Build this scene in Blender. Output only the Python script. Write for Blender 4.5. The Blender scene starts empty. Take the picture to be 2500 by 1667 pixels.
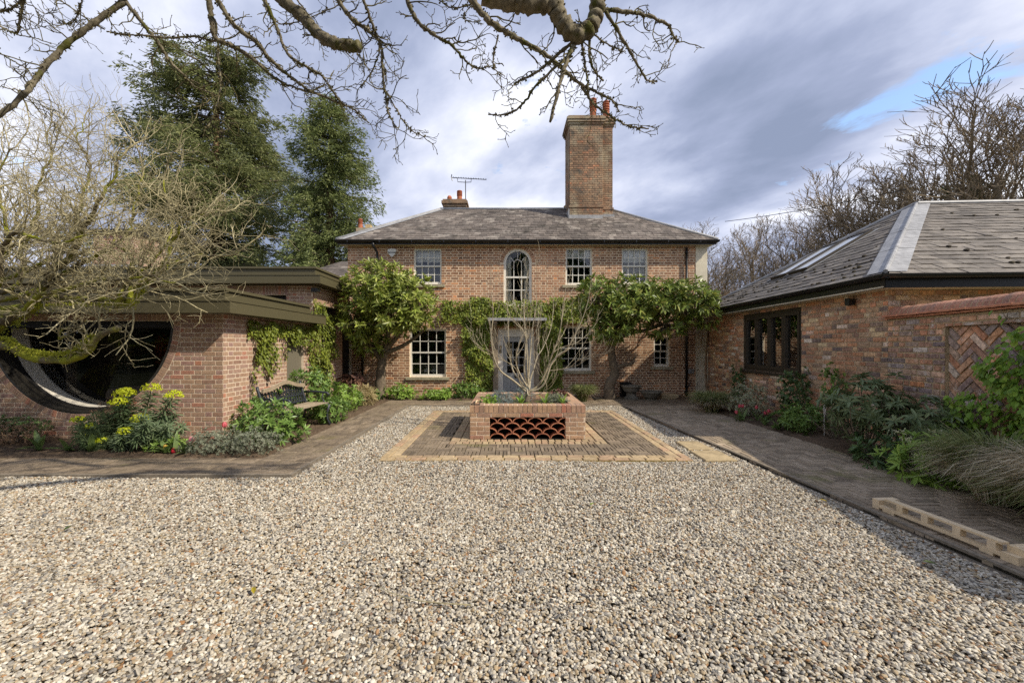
import bpy, bmesh, math, random
import numpy as np
from mathutils import Vector, Matrix

rnd = random.Random(11)
rng = np.random.default_rng(11)
scene = bpy.context.scene
COL = scene.collection
R = math.radians

# ------------------------------------------------------------------ camera
F, U0, V0, EYE = 1000.0, 1240.0, 845.0, 1.5
cam_d = bpy.data.cameras.new("camera")
cam = bpy.data.objects.new("camera", cam_d)
COL.objects.link(cam)
cam.location = (0, 0, EYE)
cam.rotation_euler = (R(90), 0, 0)
cam_d.sensor_width = 36
cam_d.lens = 14.4
cam_d.shift_x = 0.004
cam_d.shift_y = 0.0046
cam_d.clip_end = 2000
cam_d.clip_start = 0.02
scene.camera = cam

# ------------------------------------------------------------------ light
SUN = Vector((1.0, -0.48, 1.0)).normalized()
sun_el = math.asin(SUN.z)
sun_d = bpy.data.lights.new("sun", 'SUN')
sun_d.energy = 3.3
sun_d.angle = R(0.8)
sun_d.color = (1.0, 0.91, 0.77)
sun = bpy.data.objects.new("sun", sun_d)
COL.objects.link(sun)
sun.rotation_euler = SUN.to_track_quat('Z', 'Y').to_euler()
sun.location = (20, -7, 20)

scene.view_settings.view_transform = 'Standard'
scene.view_settings.look = 'None'
scene.view_settings.gamma = 1.0
scene.view_settings.use_curve_mapping = False
scene.view_settings.exposure = 0.6
scene.cycles.use_denoising = False
scene.cycles.max_bounces = 6
scene.cycles.transparent_max_bounces = 12

world = bpy.data.worlds.new("World")
scene.world = world
world.use_nodes = True


SKY_ROT, SKY_SCALE, SKY_LOC = 49, (.85, 1.25, 1), (45.7, 22.9, 0)


def build_world():
    nt = world.node_tree
    N = nt.nodes
    L = nt.links
    N.clear()
    out = N.new('ShaderNodeOutputWorld')
    bg = N.new('ShaderNodeBackground')
    bg.inputs['Strength'].default_value = 0.1
    L.new(bg.outputs[0], out.inputs[0])
    sky = N.new('ShaderNodeTexSky')
    sky.sky_type = 'NISHITA'
    sky.sun_disc = False
    sky.sun_elevation = sun_el
    sky.sun_rotation = math.atan2(SUN.x, SUN.y)
    sky.air_density = 1.0
    sky.dust_density = 0.6
    tc = N.new('ShaderNodeTexCoord')
    sep = N.new('ShaderNodeSeparateXYZ')
    L.new(tc.outputs['Generated'], sep.inputs[0])

    def math_(op, a, b=None, clamp=False):
        n = N.new('ShaderNodeMath')
        n.operation = op
        n.use_clamp = clamp
        for i, x in enumerate((a, b)):
            if x is None:
                continue
            if isinstance(x, (int, float)):
                n.inputs[i].default_value = x
            else:
                L.new(x, n.inputs[i])
        return n.outputs[0]
    # a flat deck of cloud seen in perspective
    zz = math_('ADD', math_('ABSOLUTE', sep.outputs['Z']), 0.25)
    comb = N.new('ShaderNodeCombineXYZ')
    L.new(math_('DIVIDE', sep.outputs['X'], zz), comb.inputs[0])
    L.new(math_('DIVIDE', sep.outputs['Y'], zz), comb.inputs[1])
    rot = N.new('ShaderNodeMapping')
    rot.inputs['Rotation'].default_value = (0, 0, R(SKY_ROT))
    L.new(comb.outputs[0], rot.inputs[0])
    mp = N.new('ShaderNodeMapping')
    mp.inputs['Scale'].default_value = SKY_SCALE
    mp.inputs['Location'].default_value = SKY_LOC
    L.new(rot.outputs[0], mp.inputs[0])

    def noise(scale, detail, rough, off, dist=0.0):
        ad = N.new('ShaderNodeVectorMath')
        ad.operation = 'ADD'
        ad.inputs[1].default_value = off
        L.new(mp.outputs[0], ad.inputs[0])
        n = N.new('ShaderNodeTexNoise')
        n.inputs['Scale'].default_value = scale
        n.inputs['Detail'].default_value = detail
        n.inputs['Roughness'].default_value = rough
        n.inputs['Distortion'].default_value = dist
        L.new(ad.outputs[0], n.inputs['Vector'])
        return n.outputs['Fac']
    broad = noise(.8, 2.5, 0.5, (0, 0, 0), 0.15)
    fine = noise(2.2, 9, 0.56, (7.1, 2.2, 0), 0.15)
    shade = math_('ADD', math_('MULTIPLY', broad, 0.66), math_('MULTIPLY', fine, 0.34))
    ramp = N.new('ShaderNodeValToRGB')
    cr = ramp.color_ramp
    cr.elements[0].position = 0.39
    cr.elements[0].color = (2.0, 2.4, 3.45, 1)
    cr.elements[1].position = 0.62
    cr.elements[1].color = (8.8, 8.9, 9.2, 1)
    for p, c in ((0.44, (2.7, 3.1, 4.35)), (0.485, (3.9, 4.3, 5.6)), (0.53, (5.4, 5.7, 6.8)), (.57, (7.0, 7.2, 8.0))):
        e = cr.elements.new(p)
        e.color = (*c, 1)
    L.new(shade, ramp.inputs[0])
    cover = noise(1.7, 9, 0.62, (3.0, 0.5, 0), 0.4)
    r2 = N.new('ShaderNodeValToRGB')
    r2.color_ramp.elements[0].position = 0.322
    r2.color_ramp.elements[0].color = (0, 0, 0, 1)
    r2.color_ramp.elements[1].position = 0.375
    r2.color_ramp.elements[1].color = (1, 1, 1, 1)
    L.new(cover, r2.inputs[0])
    mix = N.new('ShaderNodeMix')
    mix.data_type = 'RGBA'
    L.new(r2.outputs[0], mix.inputs['Factor'])
    br = N.new('ShaderNodeVectorMath')
    br.operation = 'SCALE'
    br.inputs['Scale'].default_value = 1.7
    L.new(sky.outputs[0], br.inputs[0])
    L.new(br.outputs[0], mix.inputs['A'])
    L.new(ramp.outputs[0], mix.inputs['B'])
    L.new(mix.outputs['Result'], bg.inputs['Color'])


build_world()

# ------------------------------------------------------------------ helpers
WLOC = {}


def px(u, v, Y):
    """a point of the place at depth Y seen in direction (u, v)"""
    return Vector(((u - U0) * Y / F, Y, EYE - (v - V0) * Y / F))


def link(o, parent=None):
    COL.objects.link(o)
    if parent is not None:
        o.parent = parent
        o.matrix_parent_inverse = Matrix.Translation(-WLOC.get(parent.name, Vector()))
    WLOC[o.name] = o.location.copy()
    return o


def tag(o, label=None, cat=None, group=None, kind=None):
    if label:
        o["label"] = label
    if cat:
        o["category"] = cat
    if group:
        o["group"] = group
    if kind:
        o["kind"] = kind
    return o


def thing(name, loc, label, cat, group=None):
    o = bpy.data.objects.new(name, None)
    o.empty_display_size = 0.1
    o.location = loc
    link(o)
    return tag(o, label, cat, group)


def copy_tree(o, parent=None):
    c = o.copy()
    COL.objects.link(c)
    if parent is not None:
        c.parent = parent
    for ch in list(o.children):
        copy_tree(ch, c)
    return c


def set_tone(me, tones):
    if tones is None:
        return
    at = me.attributes.new('tone', 'FLOAT', 'FACE')
    at.data.foreach_set('value', np.asarray(tones, dtype=np.float32))


class MB:
    """hard-surface mesh builder"""

    def __init__(self):
        self.v = []
        self.f = []
        self.t = []

    def add(self, vs, fs, tone=0.0):
        b = len(self.v)
        self.v += [tuple(p) for p in vs]
        self.f += [tuple(b + i for i in f) for f in fs]
        self.t += [tone] * len(fs)
        return self

    def box(self, x0, x1, y0, y1, z0, z1, M=None, tone=0.0):
        vs = [Vector((x, y, z)) for z in (z0, z1) for x, y in ((x0, y0), (x1, y0), (x1, y1), (x0, y1))]
        if M is not None:
            vs = [M @ p for p in vs]
        fs = [(3, 2, 1, 0), (4, 5, 6, 7), (0, 1, 5, 4), (1, 2, 6, 5), (2, 3, 7, 6), (3, 0, 4, 7)]
        return self.add(vs, fs, tone)

    def prism(self, poly, M, t0, t1, tone=0.0):
        """poly in local xy extruded from z=t0 to z=t1"""
        n = len(poly)
        vs = [M @ Vector((x, y, t0)) for x, y in poly] + [M @ Vector((x, y, t1)) for x, y in poly]
        fs = [tuple(range(n - 1, -1, -1)), tuple(range(n, 2 * n))]
        fs += [(i, (i + 1) % n, n + (i + 1) % n, n + i) for i in range(n)]
        return self.add(vs, fs, tone)

    def tube(self, pts, rad, n=8, cap=True, tone=0.0):
        pts = [Vector(p) for p in pts]
        k = len(pts)
        if not hasattr(rad, '__len__'):
            rad = [rad] * k
        vs = []
        prev = None
        for i, p in enumerate(pts):
            d = (pts[min(i + 1, k - 1)] - pts[max(i - 1, 0)]).normalized()
            a = Vector((0, 0, 1)) if abs(d.z) < 0.9 else Vector((1, 0, 0))
            if prev is not None:
                a = prev
            s = d.cross(a)
            if s.length < 1e-5:
                s = d.orthogonal()
            s.normalize()
            w = s.cross(d).normalized()
            prev = w
            for j in range(n):
                an = 2 * math.pi * j / n
                vs.append(p + (s * math.cos(an) + w * math.sin(an)) * rad[i])
        fs = []
        for i in range(k - 1):
            for j in range(n):
                fs.append((i * n + j, i * n + (j + 1) % n, (i + 1) * n + (j + 1) % n, (i + 1) * n + j))
        if cap:
            fs.append(tuple(range(n - 1, -1, -1)))
            fs.append(tuple((k - 1) * n + j for j in range(n)))
        return self.add(vs, fs, tone)

    def lathe(self, prof, c, n=16, tone=0.0):
        vs = []
        for r, z in prof:
            for j in range(n):
                a = 2 * math.pi * j / n
                vs.append((c[0] + r * math.cos(a), c[1] + r * math.sin(a), c[2] + z))
        fs = []
        for i in range(len(prof) - 1):
            for j in range(n):
                fs.append((i * n + j, i * n + (j + 1) % n, (i + 1) * n + (j + 1) % n, (i + 1) * n + j))
        return self.add(vs, fs, tone)

    def build(self, name, mat, parent=None, smooth=False, label=None, loc=None):
        me = bpy.data.meshes.new(name)
        vs = self.v
        if loc is not None:
            vs = [(p[0] - loc[0], p[1] - loc[1], p[2] - loc[2]) for p in vs]
        me.from_pydata(vs, [], self.f)
        set_tone(me, self.t)
        me.materials.append(mat)
        if smooth:
            me.polygons.foreach_set('use_smooth', [True] * len(me.polygons))
        me.update()
        o = bpy.data.objects.new(name, me)
        if loc is not None:
            o.location = loc
        link(o, parent)
        if label:
            o["label"] = label
        return o


class Acc:
    """numpy quad accumulator"""

    def __init__(self):
        self.V = []
        self.Q = []
        self.T = []
        self.n = 0

    def add(self, V, Q, tone):
        V = np.asarray(V, dtype=np.float32)
        Q = np.asarray(Q, dtype=np.int32)
        self.V.append(V)
        self.Q.append(Q + self.n)
        t = np.asarray(tone, dtype=np.float32)
        if t.ndim == 0:
            t = np.full(len(Q), t, dtype=np.float32)
        self.T.append(t)
        self.n += len(V)

    def tube(self, pts, rad, n=4, tone=0.0):
        P = np.asarray(pts, dtype=np.float64)
        k = len(P)
        D = np.empty_like(P)
        D[1:-1] = P[2:] - P[:-2]
        D[0] = P[1] - P[0]
        D[-1] = P[-1] - P[-2]
        D /= (np.linalg.norm(D, axis=1, keepdims=True) + 1e-9)
        m = D.mean(axis=0)
        a = np.array([0., 0., 1.]) if abs(m[2]) < 0.75 else np.array([0.8, 0.6, 0.])
        S = np.cross(D, a)
        S /= (np.linalg.norm(S, axis=1, keepdims=True) + 1e-9)
        W = np.cross(S, D)
        an = np.arange(n) * 2 * np.pi / n
        rad = np.asarray(rad, dtype=np.float64).reshape(-1, 1, 1)
        V = P[:, None, :] + rad * (S[:, None, :] * np.cos(an)[None, :, None] + W[:, None, :] * np.sin(an)[None, :, None])
        i = np.arange(k - 1)[:, None]
        j = np.arange(n)[None, :]
        j2 = (j + 1) % n
        Q = np.stack([i * n + j, i * n + j2, (i + 1) * n + j2, (i + 1) * n + j], axis=-1).reshape(-1, 4)
        self.add(V.reshape(-1, 3), Q, tone)

    def leaves(self, P, A, Nn, ln, wd, tone, fold=0.18, droop=0.0):
        """folded pointed leaves: P base, A axis, Nn normal"""
        P = np.asarray(P, float)
        n = len(P)
        A = A / (np.linalg.norm(A, axis=1, keepdims=True) + 1e-9)
        S = np.cross(A, Nn)
        S /= (np.linalg.norm(S, axis=1, keepdims=True) + 1e-9)
        U = np.cross(S, A)
        ln = np.broadcast_to(np.asarray(ln, float), (n,))[:, None]
        wd = np.broadcast_to(np.asarray(wd, float), (n,))[:, None]
        h = U * wd * fold
        dr = np.array([0, 0, -1.0])[None, :] * ln * droop
        V = np.stack([P,
                      P + A * ln * 0.34 + S * wd * 0.46 + h,
                      P + A * ln * 0.72 + S * wd * 0.38 + h + dr * 0.5,
                      P + A * ln + dr,
                      P + A * ln * 0.72 - S * wd * 0.38 + h + dr * 0.5,
                      P + A * ln * 0.34 - S * wd * 0.46 + h], axis=1).reshape(-1, 3)
        b = (np.arange(n) * 6)[:, None]
        Q = np.concatenate([b + np.array([[0, 1, 2, 3]]), b + np.array([[0, 3, 4, 5]])], axis=1).reshape(-1, 4)
        self.add(V, Q, np.repeat(np.broadcast_to(np.asarray(tone, float), (n,)), 2))

    def cards(self, P, A, Nn, ln, wd, tone):
        """small diamond leaflets, one quad each"""
        n = len(P)
        A = A / (np.linalg.norm(A, axis=1, keepdims=True) + 1e-9)
        S = np.cross(A, Nn)
        S /= (np.linalg.norm(S, axis=1, keepdims=True) + 1e-9)
        ln = np.broadcast_to(np.asarray(ln, float), (n,))[:, None]
        wd = np.broadcast_to(np.asarray(wd, float), (n,))[:, None]
        V = np.stack([P, P + A * ln * 0.5 + S * wd * 0.5, P + A * ln, P + A * ln * 0.5 - S * wd * 0.5], axis=1).reshape(-1, 3)
        Q = (np.arange(n) * 4)[:, None] + np.arange(4)[None, :]
        self.add(V, Q, np.broadcast_to(np.asarray(tone, float), (n,)))

    def build(self, name, mat, parent=None, smooth=False, kind=None, label=None):
        me = bpy.data.meshes.new(name)
        if self.n:
            V = np.concatenate(self.V)
            Q = np.concatenate(self.Q)
            T = np.concatenate(self.T)
            me.vertices.add(len(V))
            me.vertices.foreach_set('co', V.ravel())
            me.loops.add(Q.size)
            me.loops.foreach_set('vertex_index', Q.ravel())
            me.polygons.add(len(Q))
            me.polygons.foreach_set('loop_start', np.arange(len(Q), dtype=np.int32) * 4)
            me.polygons.foreach_set('use_smooth', np.full(len(Q), smooth))
            me.update(calc_edges=True)
            set_tone(me, T)
        me.materials.append(mat)
        o = bpy.data.objects.new(name, me)
        link(o, parent)
        if kind:
            o["kind"] = kind
        if label:
            o["label"] = label
        return o


# ------------------------------------------------------------------ materials
def ramp_mat(name, stops, rough=0.85, spec=0.3, noise=(18, 0.35), big=(0.9, 0.25), bump=(60, 0.25), transl=0.0, metallic=0.0,
             interp='LINEAR', rand=True, stain=None, moss=None):
    m = bpy.data.materials.new(name)
    m.use_nodes = True
    nt = m.node_tree
    N, L = nt.nodes, nt.links
    bs = N['Principled BSDF']
    bs.inputs['Roughness'].default_value = rough
    bs.inputs['Specular IOR Level'].default_value = spec
    bs.inputs['Metallic'].default_value = metallic
    geo = N.new('ShaderNodeNewGeometry')
    if len(stops) > 1:
        at = N.new('ShaderNodeAttribute')
        at.attribute_name = 'tone'
        oi = N.new('ShaderNodeObjectInfo')
        ad = N.new('ShaderNodeMath')
        ad.operation = 'ADD'
        L.new(at.outputs['Fac'], ad.inputs[0])
        if rand:
            L.new(oi.outputs['Random'], ad.inputs[1])
        else:
            ad.inputs[1].default_value = 0
        fr = N.new('ShaderNodeMath')
        fr.operation = 'FRACT'
        L.new(ad.outputs[0], fr.inputs[0])
        rp = N.new('ShaderNodeValToRGB')
        rp.color_ramp.interpolation = interp
        els = rp.color_ramp.elements
        while len(els) < len(stops):
            els.new(0.5)
        for e, (p, c) in zip(els, stops):
            e.position = p
            e.color = (*c, 1)
        L.new(fr.outputs[0] if rand else at.outputs['Fac'], rp.inputs[0])
        col = rp.outputs[0]
    else:
        rgb = N.new('ShaderNodeRGB')
        rgb.outputs[0].default_value = (*stops[0][1], 1)
        col = rgb.outputs[0]

    def nz(scale, detail=4, rg=0.6):
        n = N.new('ShaderNodeTexNoise')
        n.inputs['Scale'].default_value = scale
        n.inputs['Detail'].default_value = detail
        n.inputs['Roughness'].default_value = rg
        L.new(geo.outputs['Position'], n.inputs['Vector'])
        return n.outputs['Fac']

    def mulvar(col, fac, amt):
        mr = N.new('ShaderNodeMapRange')
        mr.inputs['From Min'].default_value = 0.3
        mr.inputs['From Max'].default_value = 0.7
        mr.inputs['To Min'].default_value = 1 - amt
        mr.inputs['To Max'].default_value = 1 + amt
        L.new(fac, mr.inputs['Value'])
        vm = N.new('ShaderNodeVectorMath')
        vm.operation = 'SCALE'
        L.new(col, vm.inputs[0])
        L.new(mr.outputs[0], vm.inputs['Scale'])
        return vm.outputs[0]
    if noise:
        col = mulvar(col, nz(noise[0]), noise[1])
    if big:
        col = mulvar(col, nz(big[0], 3), big[1])
    for st in (stain, moss):
        if st:
            sc, lo, hi, c = st
            mr = N.new('ShaderNodeMapRange')
            mr.inputs['From Min'].default_value = lo
            mr.inputs['From Max'].default_value = hi
            L.new(nz(sc, 6, 0.65), mr.inputs['Value'])
            mx = N.new('ShaderNodeMix')
            mx.data_type = 'RGBA'
            L.new(mr.outputs[0], mx.inputs['Factor'])
            L.new(col, mx.inputs['A'])
            mx.inputs['B'].default_value = (*c, 1)
            col = mx.outputs['Result']
    L.new(col, bs.inputs['Base Color'])
    if bump:
        bp = N.new('ShaderNodeBump')
        bp.inputs['Strength'].default_value = bump[1]
        bp.inputs['Distance'].default_value = 0.01
        L.new(nz(bump[0], 5, 0.65), bp.inputs['Height'])
        L.new(bp.outputs[0], bs.inputs['Normal'])
    if transl:
        tr = N.new('ShaderNodeBsdfTranslucent')
        L.new(col, tr.inputs['Color'])
        ms = N.new('ShaderNodeMixShader')
        ms.inputs[0].default_value = transl
        out = N['Material Output']
        L.new(bs.outputs[0], ms.inputs[1])
        L.new(tr.outputs[0], ms.inputs[2])
        L.new(ms.outputs[0], out.inputs[0])
    return m


def plain(name, c, rough=0.6, spec=0.4, noise=(25, 0.12), big=(2, 0.08), bump=None, metallic=0.0):
    return ramp_mat(name, [(0, c)], rough, spec, noise, big, bump, 0, metallic)


def leaf_mat(name, cols, rough=0.45, transl=0.28, spec=0.4):
    k = len(cols)
    st = [(i / max(1, k - 1), c) for i, c in enumerate(cols)]
    return ramp_mat(name, st, rough, spec, None, (3.0, 0.15), None, transl, interp='LINEAR')


def glass_mat(name, tint=0.8, refl=1.0):
    m = bpy.data.materials.new(name)
    m.use_nodes = True
    nt = m.node_tree
    N, L = nt.nodes, nt.links
    N.clear()
    out = N.new('ShaderNodeOutputMaterial')
    t = N.new('ShaderNodeBsdfTransparent')
    t.inputs[0].default_value = (tint, tint * 1.01, tint, 1)
    g = N.new('ShaderNodeBsdfGlossy')
    g.inputs['Roughness'].default_value = 0.015
    g.inputs['Color'].default_value = (0.9, 0.92, 0.95, 1)
    fr = N.new('ShaderNodeFresnel')
    fr.inputs['IOR'].default_value = 1.5
    mu = N.new('ShaderNodeMath')
    mu.operation = 'MULTIPLY'
    mu.use_clamp = True
    mu.inputs[1].default_value = refl
    L.new(fr.outputs[0], mu.inputs[0])
    ms = N.new('ShaderNodeMixShader')
    L.new(mu.outputs[0], ms.inputs[0])
    L.new(t.outputs[0], ms.inputs[1])
    L.new(g.outputs[0], ms.inputs[2])
    L.new(ms.outputs[0], out.inputs[0])
    return m


M_house_brick = ramp_mat('house_brick', [(0, (.20, .10, .06)), (.25, (.38, .195, .11)), (.5, (.43, .245, .14)), (.75, (.28, .165, .105)), (.9, (.50, .29, .165)), (1, (.60, .26, .11))],
                         noise=(30, .3), big=(.7, .28), bump=(90, .4), stain=(1.3, .56, .74, (.20, .135, .09)), moss=(4.5, .64, .74, (.50, .40, .29)))
M_house_mortar = plain('house_mortar', (.74, .59, .42), .95, .1, (40, .2), (1.2, .15), (120, .4))
M_new_brick = ramp_mat('new_brick', [(0, (.31, .185, .13)), (.2, (.40, .255, .165)), (.45, (.345, .215, .165)), (.7, (.43, .285, .185)), (.9, (.35, .215, .18)), (1, (.46, .20, .12))],
                       noise=(28, .22), big=(.8, .12), bump=(80, .4))
M_new_mortar = plain('new_mortar', (.70, .58, .44), .95, .1, (50, .15), (1.5, .1), (120, .3))
M_old_brick = ramp_mat('old_brick', [(0, (.48, .235, .13)), (.14, (.36, .215, .14)), (.28, (.60, .29, .145)), (.4, (.42, .285, .185)), (.52, (.56, .375, .225)), (.64, (.17, .13, .12)), (.74, (.58, .315, .18)),
                                     (.84, (.68, .54, .32)), (.9, (.36, .20, .14)), (.96, (.78, .70, .58)), (1, (.66, .24, .10))], noise=(26, .4), big=(.9, .2), bump=(50, .8),
                       stain=(5.5, .60, .74, (.58, .51, .42)))
M_old_mortar = plain('old_mortar', (.47, .375, .25), .95, .1, (40, .3), (1.2, .2), (70, .8))
M_gw_brick = ramp_mat('garden_wall_brick', [(0, (.48, .23, .13)), (.2, (.33, .21, .155)), (.35, (.19, .15, .15)), (.5, (.42, .31, .235)), (.65, (.58, .31, .165)), (.8, (.26, .205, .205)), (.92, (.64, .56, .46)), (1, (.62, .26, .11))],
                      noise=(20, .45), big=(.9, .2), bump=(45, .9), stain=(6.5, .58, .70, (.60, .54, .48)))
M_gw_mortar = plain('garden_wall_mortar', (.46, .36, .225), .95, .1, (40, .3), (1.5, .2), (60, .9))
M_coping = ramp_mat('coping_brick', [(0, (.40, .20, .14)), (.5, (.48, .245, .16)), (1, (.35, .215, .165))], noise=(25, .3), big=(1.5, .15), bump=(60, .5))
M_creasing = ramp_mat('creasing_tile', [(0, (.56, .26, .15)), (1, (.50, .215, .125))], noise=(25, .2), big=None, bump=(60, .4))
M_chim_brick = ramp_mat('chimney_brick', [(0, (.20, .125, .08)), (.4, (.33, .205, .12)), (.8, (.25, .175, .115)), (1, (.42, .19, .10))], noise=(12, .35), big=(.8, .4), bump=(50, .5),
                        stain=(1.05, .47, .60, (.40, .335, .225)), moss=(2.3, .54, .66, (.115, .10, .08)))
M_chim_mortar = plain('chimney_mortar', (.33, .27, .19), .95, .1, (20, .3), (1, .3), (80, .5))
M_planter_brick = ramp_mat('planter_brick', [(0, (.38, .235, .145)), (.3, (.46, .30, .18)), (.55, (.34, .215, .15)), (.8, (.49, .32, .195)), (.93, (.37, .205, .14)), (1, (.43, .18, .115))], noise=(30, .25), big=(2, .12), bump=(80, .4))
M_slate = ramp_mat('roof_slate', [(0, (.095, .080, .068)), (.35, (.135, .113, .096)), (.7, (.175, .147, .123)), (.93, (.115, .098, .084)), (1, (.30, .26, .22))], rough=.75, spec=.3, noise=(14, .3), big=(.8, .25), bump=(30, .4),
                   stain=(2.8, .55, .66, (.30, .265, .225)), moss=(1.5, .55, .68, (.05, .043, .033)))
M_slate2 = ramp_mat('wing_slate', [(0, (.105, .090, .075)), (.35, (.15, .131, .11)), (.7, (.20, .174, .145)), (1, (.12, .104, .088))], rough=.7, spec=.35, noise=(14, .3), big=(.8, .2), bump=(25, .5),
                    stain=(2.6, .55, .70, (.27, .24, .20)), moss=(1.9, .60, .74, (.065, .055, .04)))
M_lead = plain('lead', (.31, .31, .31), .55, .4, (12, .25), (1.5, .15), (25, .25))
M_black = plain('black_paint', (.012, .012, .013), .35, .5, (20, .2), None)
M_blackmat = plain('black_matt', (.015, .014, .014), .7, .3)
M_cream = plain('cream_render', (.62, .56, .43), .85, .2, (8, .1), (.7, .15), (60, .2))
M_cream_paint = plain('cream_paint', (.77, .745, .66), .5, .4, (20, .06), (1.5, .06))
M_white_paint = plain('white_paint', (.74, .72, .66), .5, .4, (30, .05), None)
M_stone_sill = plain('stone_sill', (.36, .32, .22), .9, .2, (20, .3), (2, .2), (60, .3))
M_bronze = plain('bronze_metal', (.092, .08, .042), .5, .4, (200, .08), (.7, .06))
M_dark_frame = plain('dark_brown_frame', (.045, .035, .023), .5, .4, (30, .15), None)
M_grey_panel = plain('grey_panel', (.165, .145, .105), .5, .4, (40, .06), None)
M_grey_door = plain('grey_door', (.36, .37, .36), .5, .4, (30, .06), None)
M_oak = ramp_mat('weathered_oak', [(0, (.30, .24, .17))], noise=(30, .3), big=(4, .2), bump=(60, .4))
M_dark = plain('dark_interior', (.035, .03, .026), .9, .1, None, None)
M_blind = plain('blind', (.88, .86, .80), .8, .1, (10, .05), None)
M_curtain = plain('curtain', (.72, .70, .60), .9, .1, (15, .08), None)
M_glass = glass_mat('window_glass', .85, .9)
M_glass_sky = glass_mat('old_sash_glass', .95, 1.1)
M_terracotta = ramp_mat('terracotta', [(0, (.42, .16, .085)), (.5, (.48, .20, .11)), (1, (.36, .14, .085))], noise=(40, .25), big=(4, .15), bump=(80, .3))
M_pot = ramp_mat('chimney_pot', [(0, (.44, .15, .075)), (1, (.36, .125, .065))], noise=(15, .3), big=(3, .2), bump=None)
M_pot_buff = plain('buff_pot', (.50, .38, .20), .8, .2, (15, .25))
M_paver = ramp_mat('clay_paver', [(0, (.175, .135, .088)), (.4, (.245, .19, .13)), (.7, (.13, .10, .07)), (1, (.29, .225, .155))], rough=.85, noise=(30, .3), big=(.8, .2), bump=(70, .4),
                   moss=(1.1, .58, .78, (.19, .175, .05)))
M_paver_r = ramp_mat('clay_paver_shade_lift', [(0, (.28, .215, .145)), (.4, (.36, .285, .20)), (.7, (.21, .165, .115)), (1, (.42, .335, .24))], rough=.8, noise=(30, .3), big=(.8, .2), bump=(70, .4),
                     moss=(1.2, .56, .76, (.18, .175, .05)))  # clay paver copy with lighter colours, lifting the shade on the right path
M_joint = plain('sand_joint', (.035, .03, .018), .95, .1, (60, .4), (1, .3), (80, .6))
M_sett = ramp_mat('yellow_sett', [(0, (.38, .28, .155)), (.4, (.45, .34, .20)), (.75, (.34, .245, .15)), (1, (.43, .285, .175))], noise=(25, .3), big=(1.2, .15), bump=(60, .5))
M_sett_joint = plain('mossy_joint', (.24, .175, .055), .95, .1, (50, .4), (1, .3), (80, .6))
M_sandstone = ramp_mat('sandstone', [(0, (.40, .31, .18))], noise=(12, .25), big=(1.8, .2), bump=(40, .4))
M_gravel_base = ramp_mat('gravel_base', [(0, (.16, .13, .095))], noise=(90, .5), big=(1.0, .12), bump=(120, 1.0))
M_soil = ramp_mat('soil', [(0, (.11, .078, .052))], rough=.95, spec=.1, noise=(30, .5), big=(1.5, .25), bump=(35, 1.0), moss=(4, .58, .7, (.14, .105, .07)))
M_ground = ramp_mat('rough_ground', [(0, (.055, .06, .03))], rough=.95, spec=.1, noise=(6, .4), big=(.3, .3), bump=(8, .6))
M_edging = plain('edging', (.22, .185, .14), .85, .2, (40, .3), (2, .2), (60, .4))
M_wood_new = ramp_mat('new_timber', [(0, (.68, .53, .33)), (1, (.76, .61, .41))], rough=.6, noise=(35, .12), big=(4, .08), bump=(60, .15))
M_bench_wood = ramp_mat('bench_wood', [(0, (.40, .32, .22)), (1, (.33, .26, .175))], rough=.75, noise=(40, .3), big=(6, .15), bump=(80, .3))
M_iron = plain('cast_iron', (.028, .033, .04), .4, .5, (40, .2), None)
M_stone = ramp_mat('weathered_stone', [(0, (.16, .145, .115))], noise=(20, .4), big=(4, .25), bump=(40, .6))
M_moss = ramp_mat('roof_moss', [(0, (.045, .035, .024)), (1, (.075, .06, .03))], noise=(60, .4), bump=(60, 1.0))


# ------------------------------------------------------------------ pieces (bricks, slates, pavers ...)
def clip_poly(poly, nx, ny, d):
    """keep the part of poly with nx*x+ny*y >= d"""
    out = []
    n = len(poly)
    for i in range(n):
        a, b = poly[i], poly[(i + 1) % n]
        da = nx * a[0] + ny * a[1] - d
        db = nx * b[0] + ny * b[1] - d
        if da >= 0:
            out.append(a)
        if (da >= 0) != (db >= 0):
            t = da / (da - db)
            out.append((a[0] + (b[0] - a[0]) * t, a[1] + (b[1] - a[1]) * t))
    return out


def poly_area(p):
    return 0.5 * sum(p[i][0] * p[(i + 1) % len(p)][1] - p[(i + 1) % len(p)][0] * p[i][1] for i in range(len(p)))


def clip_convex(poly, region):
    """clip poly by a convex CCW region"""
    n = len(region)
    for i in range(n):
        a, b = region[i], region[(i + 1) % n]
        nx, ny = -(b[1] - a[1]), b[0] - a[0]
        poly = clip_poly(poly, nx, ny, nx * a[0] + ny * a[1])
        if len(poly) < 3:
            return []
    return poly


def rect(x0, x1, y0, y1):
    return [(x0, y0), (x1, y0), (x1, y1), (x0, y1)]


def piece_geo(poly, t, ch):
    """vertices and faces of one piece: poly at z=0 raised to z=t with a worn edge; returns local to centroid"""
    n = len(poly)
    cx = sum(p[0] for p in poly) / n
    cy = sum(p[1] for p in poly) / n
    vs = []
    for z, k in ((0.0, 0.0), (t - ch, 0.0), (t, ch)):
        for x, y in poly:
            dx, dy = cx - x, cy - y
            d = math.hypot(dx, dy) + 1e-9
            if k and n == 4:
                # axis-like inset
                ix = math.copysign(min(k, abs(dx) * .4), dx)
                iy = math.copysign(min(k, abs(dy) * .4), dy)
                vs.append((x + ix - cx, y + iy - cy, z))
            else:
                m = min(k * 1.3, d * .4) / d
                vs.append((x + dx * m - cx, y + dy * m - cy, z))
    fs = []
    for r_ in (0, 1):
        for i in range(n):
            fs.append((r_ * n + i, r_ * n + (i + 1) % n, (r_ + 1) * n + (i + 1) % n, (r_ + 1) * n + i))
    fs.append(tuple(2 * n + i for i in range(n)))
    return vs, fs, (cx, cy)


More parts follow.
